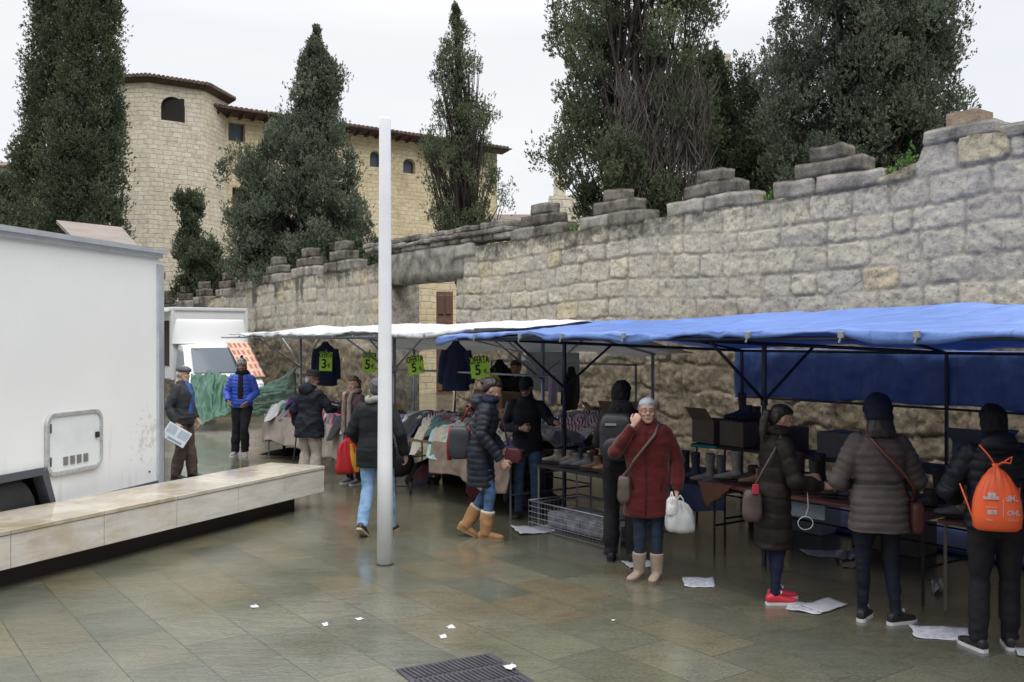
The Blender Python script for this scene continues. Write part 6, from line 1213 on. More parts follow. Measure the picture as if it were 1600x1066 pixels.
def garment(mb, c, size, rot, zfn, rng, mi, nseg=13, lift=0.0, amp=.05):
    """a dropped piece of cloth: irregular outline, sharp folds, lying on zfn"""
    ang = rng.uniform(0, 6.28); o0 = rng.uniform(0, 50); nr = nseg; na = 26; V_ = []; F_ = []
    ph = [rng.uniform(0, 6.28) for _ in range(4)]
    a = np.linspace(0, 2 * np.pi, na, endpoint=False)[None, :]; r = np.linspace(0, 1, nr)[:, None] * size * (1 + .35 * np.sin(2 * a + ph[0]) + .2 * np.sin(3 * a + ph[1]) + .12 * np.sin(5 * a + ph[2]))
    s = c[0] + r * np.cos(a) * 1.2; n = c[1] + r * np.sin(a)
    x = s * math.cos(ang) + n * math.sin(ang); y = -s * math.sin(ang) + n * math.cos(ang)
    fold = (1 - np.abs(fbm(x * 7 + o0, y * 2.2, o0, 3))) ** 4 * amp + .45 * amp * fbm(x * 16, y * 9, o0 + 3, 2)
    z = zfn(s, n) + lift + fold + .012; rr_ = np.linspace(0, 1, nr)[:, None] + 0 * a; z = z - np.where(rr_ > .88, (rr_ - .88) * .25, 0)
    X_ = n * U2[0] + s * U1[0]; Y_ = n * U2[1] + s * U1[1]
    V_ = np.stack([X_, Y_, z], 2).reshape(-1, 3)
    F_ = [(i * na + j, i * na + (j + 1) % na, (i + 1) * na + (j + 1) % na, (i + 1) * na + j) for i in range(nr - 1) for j in range(na)]
    mb.add([tuple(q) for q in V_], F_, mi)
def heap(label, s0, s1, n0, n1, z, hmax, count, pal, seed, size=(.10, .21)):
    rng = random.Random(seed); ks = list(dict.fromkeys(pal)); mb = MB(); sc_, nc_ = (s0 + s1) / 2, (n0 + n1) / 2
    def base(s, n):
        e = np.clip(1 - np.abs((s - sc_) / ((s1 - s0) / 2)) ** 3, 0, 1) * np.clip(1 - np.abs((n - nc_) / ((n1 - n0) / 2)) ** 3, 0, 1)
        e2 = np.where(e > 0, np.sqrt(np.clip(e, 1e-4, 1)), 0); out = np.clip(np.abs(n - nc_) - (n1 - n0) / 2 + .0, 0, 1)
        return z + hmax * e2 * (.75 + .35 * fbm(s * 1.6, n * 1.6, seed, 2)) - out * 1.2
    for k in range(count):
        s = rng.uniform(s0 + .1, s1 - .1); n = rng.uniform(n0 + .05, n1 - .08); garment(mb, (s, n), rng.uniform(*size), 0, base, rng, ks.index(rng.choice(pal)), lift=k / count * .035, amp=rng.uniform(.03, .075))
    o = mb.build('clothes_heap', [PAL[k] for k in ks], None, True); tag(o, label, 'clothes', kind='stuff'); return base
b1 = heap('jumbled heap of coloured clothes on the beige covered table', 12.8, 15.9, 6.35, 7.5, .76, .25, 110, ['red', 'pink', 'pink', 'black', 'navy', 'maroon', 'white', 'yellow', 'grey', 'teal', 'red', 'lilac', 'navy'], 3)
b2 = heap('jumbled heap of grey and dark clothes on the table behind the pole', 9.9, 12.55, 6.4, 7.5, .76, .24, 120, ['grey', 'grey', 'lgrey', 'navy', 'black', 'teal', 'cream', 'maroon', 'white', 'animal', 'red', 'print', 'grey', 'lilac'], 4)
b3 = heap('heap of cream and printed clothes on the brown covered table end', 8.8, 10.0, 6.4, 7.55, .76, .20, 60, ['cream', 'cream', 'beige', 'beige', 'print', 'lgrey', 'navy', 'animal'], 5)
b4 = heap('white and printed clothes piled in the wire baskets by the cardboard box', 8.55, 10.1, 7.75, 8.65, .90, .15, 70, ['white', 'redprint', 'redprint', 'white', 'lilac', 'print', 'redprint'], 6, (.12, .2))
heap('heap of bright clothes at the back of the second clothes table', 10.3, 12.0, 7.45, 8.1, .80, .24, 46, ['red', 'white', 'navy', 'yellow', 'white', 'teal', 'pink', 'green'], 7)
MB().box(W(11.15, 7.8, .39), (1.8, .7, .78), ANG, bev=.02).build('packing_crate', mat('crate_dark', (.05, .045, .04), .8)).update_tag()
tag(bpy.data.objects['packing_crate'], 'dark crate behind the second clothes table under bright clothes', 'crate')
def single(label, key, c, size, base, seed, lift=.05, amp=.05, over=None):
    rng = random.Random(seed); mb = MB(); f = base
    if over is not None: f = lambda s, n: np.where(n < over, np.maximum(base(s, n * 0 + over) - (over - n) * 2.2, .50), base(s, n))
    garment(mb, c, size, 0, f, rng, 0, lift=lift, amp=amp, nseg=18); o = mb.build('loose_garment', PAL[key], None, True); tag(o, label, 'garment'); return o
single('white sheet bunched at the left end of the beige covered table', 'white', (15.75, 6.6), .30, b1, 1, .07, .09)
single('purple garment lying next to the white sheet', 'purple', (15.35, 6.55), .17, b1, 2, .09, .08)
single('bright green garment poking out under the purple one', 'green', (15.45, 6.42), .11, b1, 3, .06)
single('pale mint cloth hanging over the table edge beside the black and red bag', 'mint', (10.30, 6.42), .20, b2, 4, .05, .03, over=6.36)
single('cream cloth draped over the table edge left of the mint cloth', 'cream', (10.85, 6.46), .16, b2, 5, .05, .03, over=6.36)
single('black garment hanging off the second table edge above the trolley', 'black', (11.35, 6.40), .24, b2, 6, .05, .03, over=6.34)
single('bright red garment on the back of the second clothes table', 'red', (11.0, 7.5), .18, b2, 7, .16, .08)
single('yellow garment at the back of the heap by the woman with the scarf', 'yellow', (13.3, 7.3), .20, b1, 8, .06, .08)
single('pink garment spilling over the front of the beige cloth', 'pink', (13.45, 6.40), .13, b1, 9, .03, .04, over=6.4)
# ---- hanging clothes
def hung(label, c, face, w, L_, m, sleeves=True, seed=0, cat='jacket'):
    root = empty('hanging_garment', c); tag(root, label, cat); fx = Vector((math.cos(R(face)), math.sin(R(face)), 0)); fy = Vector((-fx.y, fx.x, 0)); F_ = lambda x, y, z: fx * x + fy * y + Vector((0, 0, z))
    mb = MB(); mb.loft([[F_(hw * math.cos(a), t_ * math.sin(a), z) for a in [2 * math.pi * j / 22 for j in range(22)]] for z, hw, t_ in ((-L_, w * .52, .06), (-L_ * .6, w * .46, .06), (-L_ * .3, w * .46, .06), (-.16, w * .46, .06), (-.09, w * .34, .05), (-.04, w * .15, .045), (0.0, w * .12, .04))])
    if sleeves:
        for q in (-1, 1): mb.tube([F_(q * w * .40, 0, -.13), F_(q * w * .52, .01, -.35), F_(q * w * .58, .02, -L_ * .86)], [.055, .05, .04], 12)
    me = remesh(mb, 'cloth', m, .014, 3); displace(me, lambda co: .012 * fbm(co[:, 0] * 8, co[:, 1] * 8, co[:, 2] * 2.5 + seed, 3) + .008 * fbm(co[:, 0] * 18, co[:, 1] * 18, co[:, 2] * 5, 2)); link('fabric', me, root)
    mb = MB(); mb.tube([F_(0, 0, .0), F_(0, 0, .03), F_(.02, 0, .055), F_(0, 0, .075), F_(-.018, 0, .06)], .003, 6); mb.build('hanger', M_STEEL, root); return root
M_NJ = cloth_m('navy_jacket', (.018, .026, .065)); c = X(503, 15.6)
hung('navy jacket hanging by the 3 euro sign under the white canopy', W(14.75, 6.85, 2.02), 5, .38, .74, M_NJ, seed=1)
hung('navy jacket hanging in front of the cardboard cartons beside the 5 euro sign', W(10.55, 6.75, 2.04), 2, .36, .66, M_NJ, seed=2)
hung('black coat hanging on the rear rail left of the cartons', W(11.75, 8.3, 1.75), 20, .36, .8, M_BLACK, seed=3)
hung('dark jacket hanging on the rear rail right of the vendor', W(10.6, 8.75, 1.66), 60, .36, .62, M_BLACK, seed=4)
hung('bright yellow garment hanging just left of the dark haired vendor', W(11.6, 8.1, 1.56), 0, .26, .62, cloth_m('yellow_fabric', (.62, .50, .02)), sleeves=False, seed=5)
hung('pale printed top hanging behind the grey post near the man in the cap', W(10.4, 8.25, 1.58), 75, .26, .42, PAL['lilac'], sleeves=False, seed=6)
rl = empty('clothes_rail', W(10.2, 8.6, 0)); tag(rl, 'rear chrome clothes rail behind the vendor', 'clothes rail')
for a, b in ((W(9.1, 8.6, 1.72), W(12.4, 8.6, 1.72)), (W(9.1, 8.6, 0), W(9.1, 8.6, 1.72)), (W(12.4, 8.6, 0), W(12.4, 8.6, 1.72))): MB().tube([a - rl.location, b - rl.location], .014, 8).build('rail_bar' if a.z > 1 else 'upright', M_STEEL, rl, True)
# ---- price signs
M_LIME = mat('lime_card', (.56, .90, .10), .7, trans=.2); M_INK = mat('sign_ink', (.02, .035, .03), .8)
for px, py, s_, w, h, price, tilt, lab in ((509, 565, 14.6, .22, .31, '3', 2, 'lime OFERTA 3 euro sign on the leftmost hanging jacket'), (577, 566, 12.95, .21, .30, '5', 3, 'lime OFERTA 5 euro sign just left of the white pole'), (649.5, 571, 10.95, .235, .25, '5', -9, 'lime OFERTA 5 euro sign between the pole and the navy jacket'), (750, 574, 8.95, .245, .265, '5', -6, 'lime OFERTA 5 euro sign above the woman in the puffer coat')):
    xr = (px - 800) / F; D = 6.68 / (xr * U2[0] + U2[1]); p = P(px, py, D); o = empty('price_sign', p); tag(o, lab, 'price sign', 'lime price signs')
    rm = Matrix.Rotation(R(-10), 3, 'Z') @ Matrix.Rotation(R(tilt), 3, 'Y'); MB().box((0, 0, 0), (w, .003, h), rm).build('card', M_LIME, o)
    for txt, sz, dz, dx, st in (('OFERTA', w * .30, h * .33, 0, 1.75), (price, h * .68, -h * .14, -w * .12, 1.0), ('€', h * .28, -h * .22, w * .26, 1.0)):
        me = text_mesh(txt, sz, M_INK, 'lettering', .0008, sz * .022); t = link('lettering', me, o); M4 = rm.to_4x4() @ Matrix.Translation((dx, -.004, dz)) @ Matrix.Rotation(R(90), 4, 'X') @ Matrix.Diagonal((.92, st, 1, 1)); me.transform(M4)
    mb = MB(); mb.box(rm @ Vector((0, 0, h / 2 + .015)), (.02, .02, .05), None, bev=.004); mb.build('peg', mat('peg_wood', (.35, .27, .15), .8), o)
# ============================================================ BOXES, BOOTS, BASKETS
def cardboard(name, label, s, n, z, d, rot, color, openf=0, printm=None, group=None, cat='box'):
    o = empty(name, W(s, n, z), ANG + rot); tag(o, label, cat, group); m = mat('card_%03d' % int(color[0] * 1000), color, .85, var=.1, vscale=5); w, dd, h = d
    mb = MB(); t = .006
    if openf:
        mb.box((0, 0, t / 2), (w, dd, t)); mb.box((-w / 2 + t / 2, 0, h / 2), (t, dd, h)); mb.box((w / 2 - t / 2, 0, h / 2), (t, dd, h)); mb.box((0, -dd / 2 + t / 2, h / 2), (w - 2 * t, t, h)); mb.box((0, dd / 2 - t / 2, h / 2), (w - 2 * t, t, h)); mb.build('carton', m, o)
        for k, (c, sz, ax) in enumerate((((0, -dd / 2, h), (w - .01, dd * .55), -1), ((0, dd / 2, h), (w - .01, dd * .55), 1))):
            an_ = R(-55 if ax < 0 else 50) * 1; mb = MB(); rm = Matrix.Rotation(an_ if ax < 0 else an_, 3, 'X'); off = rm @ Vector((0, ax * sz[1] / 2, 0)) if ax > 0 else Matrix.Rotation(R(50) if openf == 2 else R(-35), 3, 'X') @ Vector((0, -sz[1] / 2, 0)); rr = rm if ax > 0 else Matrix.Rotation(R(50) if openf == 2 else R(-35), 3, 'X')
            mb.box(Vector(c) + off, (sz[0], sz[1], t * .6), rr); mb.build('flap', m, o)
    else:
        mb.box((0, 0, h / 2), d, None, bev=.004); mb.build('carton', m, o)
        mb = MB(); mb.box((0, 0, h + .0015), (.05, dd, .002)); mb.box((0, -dd / 2 - .0015, h * .82), (.05, .002, h * .34)); mb.build('tape', mat('parcel_tape', (.30, .22, .14), .4), o)
    if printm: mb = MB(); mb.box((w * .02, -dd / 2 - .002, h * .5), (w * .42, .002, h * .45)); mb.build('paper_label', mat('label_paper', (.62, .62, .62), .8), o)
    return o
BRN = (.30, .195, .11); BRD = (.17, .12, .085)
cardboard('cardboard_box', 'open cardboard box with raised flaps on the white clothes', 9.05, 8.25, 1.02, (.34, .28, .14), .3, BRN, 1)
cardboard('cardboard_box', 'tilted cardboard lid leaning beside the open box on the white clothes', 9.55, 8.3, 1.02, (.22, .2, .13), -.3, (.27, .175, .10), 2)
cardboard('cardboard_carton', 'left one of two stacked cartons with white paper labels behind the jacket', 11.55, 7.95, .98, (.30, .30, .34), .05, (.28, .18, .10), 0, True, 'cartons with white labels')
cardboard('cardboard_carton', 'right one of two cartons with white paper labels behind the jacket', 11.12, 7.95, .98, (.34, .30, .32), -.08, (.28, .18, .10), 0, True, 'cartons with white labels')
spec = [(7.45, .34, .26, 'open shoe carton at the left end of the shelf, flap hanging forward', (.20, .155, .115), 2), (7.03, .36, .27, 'closed tan shoe carton second from the left end of the shelf', (.19, .145, .105), 0),
        (6.45, .34, .25, 'brown carton on the shelf behind the ponytailed woman', (.13, .10, .08), 0), (5.75, .36, .25, 'shiny grey carton on the shelf just right of the ponytailed woman', (.17, .16, .15), 0), (5.32, .34, .24, 'dark carton on the shelf left of the taupe coat', (.12, .10, .09), 0),
        (4.35, .34, .26, 'open blue grey carton on the shelf right of the taupe coat', (.10, .12, .17), 1), (3.9, .32, .25, 'dark carton on the shelf left of the black puffer jacket', (.09, .09, .10), 0), (3.4, .34, .25, 'brown carton on the shelf behind the orange bag woman', (.12, .095, .08), 0)]
for s, w, h, lab, c, op in spec: cardboard('shoe_carton', lab, s, 8.25, .882, (w, .34, h), random.Random(int(s * 100)).uniform(-.08, .08), c, op, group='cartons on the rear shelf')
for s, n, w, h, lab, c in ((6.95, 8.62, .34, .24, 'brown carton on the ground left of the white carton', (.20, .15, .10)), (6.35, 8.62, .40, .42, 'tall white printed carton standing under the shelf', (.40, .43, .48)), (5.55, 8.5, .32, .30, 'brown carton on the ground behind the ponytailed woman', (.14, .11, .085)), (5.15, 8.5, .30, .30, 'dull carton on the ground beside the taupe coat', (.12, .11, .09)), (3.05, 7.9, .22, .42, 'white printed carton standing under the right shoe table', (.36, .40, .48))):
    cardboard('floor_carton', lab, s, n, 0.003, (w, .34, h), .03, c, 0)
root = empty('waste_bin', W(3.5, 7.7, 0)); tag(root, 'brown round bin under the right shoe table', 'bin'); mb = MB(); mb.loft([[Vector((r * math.cos(2 * math.pi * j / 24), r * math.sin(2 * math.pi * j / 24), z)) for j in range(24)] for z, r in ((0.003, .15), (.4, .19), (.41, .20), (.43, .20), (.43, .18), (.1, .15))], cap=False); mb.build('bin', mat('bin_brown', (.07, .05, .04), .7, var=.3), root, True)
tr1 = empty('box_lid', W(5.25, 6.98, .0)); tag(tr1, 'pale blue box lid hanging under the shoe table edge right of the white cord', 'box lid'); MB().box((0, 0, .56), (.42, .05, .13), ANG + .1, bev=.006).build('lid', mat('lid_blue', (.22, .26, .31), .7), tr1)  # loose box lid, modelled as a plain slab
tr1 = empty('box_lid', W(5.72, 6.98, .0)); tag(tr1, 'slanted grey box lid under the shoe table beside the white cord', 'box lid'); MB().box((0, 0, .55), (.22, .05, .17), Matrix.Rotation(ANG, 3, 'Z') @ Matrix.Rotation(.35, 3, 'Y'), bev=.006).build('lid', mat('lid_grey', (.20, .22, .24), .7), tr1)
o = poly_tarp('ground_sheet', [W(7.2, 9.9, .02), W(0, 9.9, .02), W(0, 8.75, .012), W(7.2, 8.75, .012)], mat('ground_sheet_blue', (.06, .12, .33), .4, trans=.1), 6, .015, 'blue plastic sheet laid on the ground under the rear shelf', 70, 12)
mb = MB(); mb.tube([W(7.1 - k * .24, 8.74 + .02 * math.sin(k), .03) for k in range(30)], .022, 8); o = mb.build('sheet_edge_roll', mat('ground_sheet_blue', (.06, .12, .33)), o, True)
# boots
def boot_mesh(kind, seed=0):
    mb = MB(); hgt = {'ankle': .17, 'tall': .30, 'low': .10}[kind]
    secs = [(-.075, .022, .012, .06), (-.066, .032, .006, .085), (-.03, .037, .0, .095), (.02, .037, .0, .088), (.07, .042, .0, .066), (.12, .044, .0, .052), (.165, .036, .003, .042), (.188, .018, .010, .030)]
    mb.loft([[Vector((hw * math.copysign(abs(math.cos(a)) ** .8, math.cos(a)), t, (z0 + z1) / 2 + (z1 - z0) / 2 * math.copysign(abs(math.sin(a)) ** .75, math.sin(a)) + .024)) for a in [2 * math.pi * j / 16 for j in range(16)]] for t, hw, z0, z1 in secs])
    up = MB()
    mb.tube([(0, -.03, .06), (0, -.025, .11), (0, -.02, hgt * .8), (0, -.02, hgt)], [.040, .041, .047, .052], 16); return mb
def make_boot(kind, m, sole, trim=None, fold=False):
    root = empty('boot'); me = remesh(boot_mesh(kind), 'upper', m, .0075, 2); link('upper', me, root)
    hgt = {'ankle': .17, 'tall': .30, 'low': .10}[kind]
    mb = MB(); mb.tube([(0, -.02, hgt + .001), (0, -.02, hgt + .004)], [.043, .041], 14); mb.build('opening', mat('boot_inside', (.015, .012, .01), .9), root)
    mb = MB(); pts = ((-.078, -.018), (-.06, -.032), (0, -.035), (.07, -.043), (.13, -.046), (.178, -.032), (.195, -.010), (.195, .010), (.178, .032), (.13, .046), (.07, .043), (0, .035), (-.06, .032), (-.078, .018)); mb.loft([[Vector((w, t, z)) for t, w in pts] for z in (.012, .026)]); mb.box((0, -.045, .008), (.06, .06, .016), bev=.003); mb.build('sole', sole, root)
    if fold: mb = MB(); mb.tube([(0, -.02, hgt - .05), (0, -.02, hgt + .005)], [.058, .060], 16); me = mb.mesh('cuff', trim or m, True); displace(me, lambda co: .004 * fbm(co[:, 0] * 40, co[:, 1] * 40, co[:, 2] * 40, 2)); link('cuff', me, root)
    else: mb = MB(); mb.tube([(.045, -.03, .075), (.052, -.02, .10), (.055, -.022, .115)], .005, 5); mb.build('zip_tab', trim or sole, root)
    return root
def copy_tree(o, parent=None):
    c = o.copy(); COL.objects.link(c); c.parent = parent
    for ch in list(o.children): copy_tree(ch, c)
    return c
BM = {k: mat('leather_' + k, c, .6, var=.25, vscale=18) for k, c in dict(taupe=(.20, .16, .135), grey=(.12, .12, .13), dark=(.028, .025, .028), brown=(.11, .06, .04), tan=(.26, .14, .065), navy=(.03, .035, .06), wine=(.10, .03, .03), stone=(.27, .24, .21)).items()}
protos = {}
def boot(kind, colr, s, n, z, toe, label, group, fold=False):
    """toe: angle of the toe from the +s axis (towards -n positive)"""
    key = (kind, colr, fold)
    if key not in protos: protos[key] = make_boot(kind, BM[colr], mat('boot_sole', (.03, .025, .022), .8), BM['dark'], fold); o = protos[key]
    else: o = copy_tree(protos[key])
    d = Vector((U1[0], U1[1])) * math.cos(R(toe)) - Vector((U2[0], U2[1])) * math.sin(R(toe)); o.location = W(s, n, z); o.rotation_euler = (0, 0, math.atan2(-d.x, d.y)); tag(o, label, 'boot', group); return o
row = [('ankle', 'taupe', 8.12, 6.50), ('ankle', 'taupe', 7.98, 6.56), ('ankle', 'grey', 7.76, 6.46), ('ankle', 'grey', 7.63, 6.50), ('ankle', 'brown', 7.42, 6.46), ('ankle', 'tan', 7.28, 6.50), ('ankle', 'dark', 7.12, 6.47), ('ankle', 'navy', 6.98, 6.5)]
nm = ['first taupe ankle boot at the left end of the narrow metal table', 'second taupe ankle boot tucked behind the first on the narrow metal table', 'front grey ankle boot in the middle of the narrow metal table', 'rear grey ankle boot in the middle of the narrow metal table', 'dark brown ankle boot left of the tan one on the narrow table', 'tan ankle boot on the narrow metal table', 'black ankle boot right of the tan one on the narrow table', 'navy ankle boot at the right end of the narrow metal table']
for (k, c, s, n), l in zip(row, nm): boot(k, c, s, n, .69, 20, l, 'ankle boots on the narrow metal table')
for i in range(6): boot('ankle', ['dark', 'wine', 'dark', 'navy', 'dark', 'brown'][i], 8.05 - i * .2, 6.78, .69, 25 + 5 * (i % 2), ['black boot at the left of the rear row on the narrow table', 'wine red boot in the rear row on the narrow table', 'black boot behind the grey pair on the narrow table', 'navy boot in the rear row behind the brown boot', 'black boot in the rear row behind the tan boot', 'brown boot at the right end of the rear row'][i], 'ankle boots in the rear row')
for i in range(7): boot('tall', ['dark', 'dark', 'navy', 'dark', 'navy', 'stone', 'grey'][i], 7.62 - i * .175, 7.36 + .03 * (i % 2), .575, 35, ['black tall boot at the far left of the navy cloth', 'second black tall boot on the navy cloth', 'navy tall boot third on the navy cloth', 'black tall boot in the middle of the navy cloth', 'navy tall boot right of the middle of the navy cloth', 'stone coloured tall boot on the navy cloth', 'grey tall boot at the right end of the navy cloth'][i], 'tall boots on the navy cloth')
for i in range(14):
    c = ['stone', 'dark', 'tan', 'grey', 'dark', 'brown', 'dark', 'wine', 'dark', 'navy', 'brown', 'dark', 'grey', 'dark'][i]
    boot('ankle' if i % 3 else 'tall', c, 6.12 - i * .148, 7.06 + .07 * (i % 2), .69, 30, 'boot number %s from the left along the long reddish shoe table, %s leather' % (['one', 'two', 'three', 'four', 'five', 'six', 'seven', 'eight', 'nine', 'ten', 'eleven', 'twelve', 'thirteen', 'fourteen'][i], {'stone': 'pale stone', 'dark': 'black', 'tan': 'tan', 'grey': 'grey', 'brown': 'brown', 'wine': 'wine red', 'navy': 'navy'}[c]), 'boots on the long reddish table')
for i in range(8): boot('tall', ['dark', 'brown', 'dark', 'navy', 'dark', 'dark', 'brown', 'dark'][i], 5.95 - i * .23, 7.5, .69, 40, ['black', 'brown', 'black', 'navy', 'black', 'black', 'brown', 'black'][i] + ' tall boot %s in the back row of the reddish shoe table' % ['first', 'second', 'third', 'fourth', 'fifth', 'sixth', 'seventh', 'eighth'][i], 'tall boots in the back row')
for i in range(7):
    c = ['grey', 'stone', 'dark', 'brown', 'dark', 'navy', 'dark'][i]
    boot('low', c, 3.85 - i * .22, 7.0 + .05 * (i % 2), .69, 25, {'grey': 'grey', 'stone': 'pale stone', 'dark': 'black', 'brown': 'brown', 'navy': 'navy'}[c] + ' low shoe %s from the left on the right shoe table' % ['first', 'second', 'third', 'fourth', 'fifth', 'sixth', 'seventh'][i], 'low shoes on the right shoe table')
boot('tall', 'navy', 7.10, 8.3, 1.155, 60, 'dark blue boot standing on top of the cartons by the post', 'boots on the cartons'); boot('ankle', 'navy', 6.97, 8.25, 1.155, 60, 'small navy boot beside the tall one on the cartons', 'boots on the cartons'); boot('ankle', 'dark', 6.86, 8.25, 1.15, 60, 'black boot on the cartons nearest the ponytailed woman', 'boots on the cartons')
o = MB().box(W(7.35, 8.05, .86), (.34, .2, .03), ANG + .2, bev=.008).build('turquoise_box_cover', mat('turquoise_card', (.03, .30, .28), .6)); tag(o, 'turquoise box lid lying on the boots beside the woman in red', 'box lid')
# wire crate and baskets
M_WIRE = mat('wire_steel', (.30, .31, .34), .35, metal=.7)
def wire_box(name, label, s0, s1, n0, n1, z0, z1, st, rim=.008, wr=.0022, parts='wire_mesh'):
    o = empty(name, W((s0 + s1) / 2, (n0 + n1) / 2, 0)); tag(o, label, 'wire basket'); q = lambda s, n, z: W(s, n, z) - o.location; mb = MB()
    ns = int((s1 - s0) / st); nn_ = int((n1 - n0) / st); nz_ = max(2, int((z1 - z0) / st))
    for i in range(ns + 1): s = s0 + (s1 - s0) * i / ns; mb.tube([q(s, n0, z1), q(s, n0, z0), q(s, n1, z0), q(s, n1, z1)], wr, 4)
    for i in range(nn_ + 1): n = n0 + (n1 - n0) * i / nn_; mb.tube([q(s0, n, z1), q(s0, n, z0), q(s1, n, z0), q(s1, n, z1)], wr, 4)
    for i in range(nz_): z = z0 + (z1 - z0) * i / nz_; mb.tube([q(s0, n0, z), q(s1, n0, z), q(s1, n1, z), q(s0, n1, z), q(s0, n0, z)], wr, 4)
    mb.build(parts, M_WIRE, o)
    for a, b in ((q(s0, n0, z1), q(s1, n0, z1)), (q(s1, n0, z1), q(s1, n1, z1)), (q(s1, n1, z1), q(s0, n1, z1)), (q(s0, n1, z1), q(s0, n0, z1))): MB().tube([a, b], rim, 6).build('rim_bar', M_WIRE, o, True)
    return o
wire_box('wire_crate', 'low wire mesh crate on the ground under the ankle boots', 6.98, 8.26, 6.22, 6.92, .02, .31, .055)
wire_box('wire_basket', 'wire basket of white clothes, the left one', 9.35, 10.05, 7.75, 8.55, .75, .97, .05); wire_box('wire_basket', 'wire basket of white clothes, the right one below the cardboard box', 8.58, 9.3, 7.75, 8.55, .75, .97, .05)
mb = MB(); mb.box(W(7.55, 6.6, .12), (1.1, .5, .16), ANG, bev=.02); o = mb.build('plastic_bundle', mat('bundle_grey', (.20, .20, .23), .5, var=.5, vscale=9, bump=.8, bscale=12)); tag(o, 'grey plastic bundle lying inside the wire crate', 'bundle')
# folding trolley under the second table
o = empty('shopping_trolley', W(11.1, 6.2, 0)); tag(o, 'black folding trolley with small wheels under the second clothes table', 'trolley')
mb = MB(); mb.ell((0, 0, .42), (.22, .16, .20), None, 16, 12); me = mb.mesh('bag', M_BLACK, True); displace(me, lambda co: .03 * fbm(co[:, 0] * 6, co[:, 1] * 6, co[:, 2] * 6, 3)); link('bag', me, o)
mb = MB(); mb.tube([(-.15, 0, .1), (-.15, 0, .7)], .01, 6); mb.tube([(.15, 0, .1), (.15, 0, .7)], .01, 6); mb.tube([(-.15, 0, .1), (.2, -.05, .12)], .01, 6); mb.build('frame', M_TDARK, o)
for x in (-.15, .16): wheel(o, (x, -.02, .085), (1, .2, 0), .085, .03)
heap('dark clothes heaped on the ground under the tables behind the pole', 9.2, 12.4, 6.9, 7.5, .02, .30, 26, ['black', 'navy', 'black', 'maroon'], 12)
# black umbrella / board on the ground by the cane
o = empty('closed_umbrella', G(442, 713)); tag(o, 'flattened black umbrella lying on the ground beside the cane', 'umbrella')
mb = MB(); mb.loft([[Vector((x, r * math.cos(a) * .3, .03 + r * abs(math.sin(a)) * .14)) for a in [2 * math.pi * j / 10 for j in range(10)]] for x, r in ((-.42, .02), (-.2, .5), (.1, .9), (.35, .7), (.5, .3))]); mb.build('canopy_cloth', M_BLACK, o); MB().tube([(.5, 0, .05), (.75, .05, .06)], .012, 6).build('handle', M_TDARK, o); MB().ell((.02, 0, .17), .035, None, 10, 8).build('tip', M_TDARK, o)

# ============================================================ THINGS PEOPLE CARRY
def toworld(pr, pts): return [rootp(pr, p) for p in pts]
def strap(pr, pts, w, m, parent, name='strap', t=.005):
    """flat band through local points; width along z-ish"""
    P_ = [rootp(pr, p) for p in pts]; mb = MB(); mb.tube([p - parent.location for p in P_], w, 6); return mb.build(name, m, parent, True)
def soft_bag(name, label, pr, c, r, m, seed, cat='bag', e=.5, amp=.02, rot=0):
    cw = rootp(pr, c); o = empty(name, cw, pr[0].rotation_euler[2] + rot); tag(o, label, cat)
    mb = MB(); n = 24; M_ = 14; rings = []
    for i in range(1, M_):
        t = -1 + 2 * i / M_; w = (1 - abs(t) ** 3.2) ** .5; rings.append([Vector((r[0] * w * math.copysign(abs(math.cos(a)) ** e, math.cos(a)), r[1] * w * math.copysign(abs(math.sin(a)) ** e, math.sin(a)), r[2] * t)) for a in [2 * math.pi * j / n for j in range(n)]])
    mb.loft(rings); me = mb.mesh('pouch', m, True); displace(me, lambda co: amp * fbm(co[:, 0] * 9, co[:, 1] * 9, co[:, 2] * 7 + seed, 3)); link('pouch', me, o); return o
def carrier(name, label, c, w, h, d, m, rz, seed, cat='bag', full=.5):
    """thin plastic bag: flat bulging bottom gathered up into handles; c is the top, where it is held"""
    o = empty(name, c, rz); tag(o, label, cat); prof = ((-1.0, .62, .45), (-.985, .86, .8), (-.93, .97, 1), (-.75, 1.0, 1.0), (-.5, .93, .85), (-.3, .78, .6), (-.16, .55, .42), (-.06, .25, .3), (0, .10, .2))
    mb = MB(); mb.loft([[Vector((w / 2 * q * math.copysign(abs(math.cos(a)) ** .75, math.cos(a)), d / 2 * e_ * math.sin(a), z * h)) for a in [2 * math.pi * j / 40 for j in range(40)]] for z, q, e_ in prof]); me = mb.mesh('pouch', m, True)
    bm = bmesh.new(); bm.from_mesh(me); bmesh.ops.subdivide_edges(bm, edges=bm.edges, cuts=1, use_grid_fill=True); bm.to_mesh(me); bm.free()
    def fn(co):
        an = np.arctan2(co[:, 1] / d, co[:, 0] / w); up_ = np.clip(1 + co[:, 2] / h, 0, 1); return .010 * (1 - np.abs(np.sin(an * 5 + seed + 3 * up_))) * (.3 + up_) + .022 * fbm(co[:, 0] * 12, co[:, 1] * 12, co[:, 2] * 7 + seed, 3)
    displace(me, fn); link('pouch', me, o)
    for q in (-1, 1): MB().tube([(q * w * .12, 0, -.10 * h), (q * w * .10, 0, .02), (0, 0, .055)], .007, 6).build('handle', m, o, True)
    return o
def lp(o, pr, p): return local(o, rootp(pr, p))
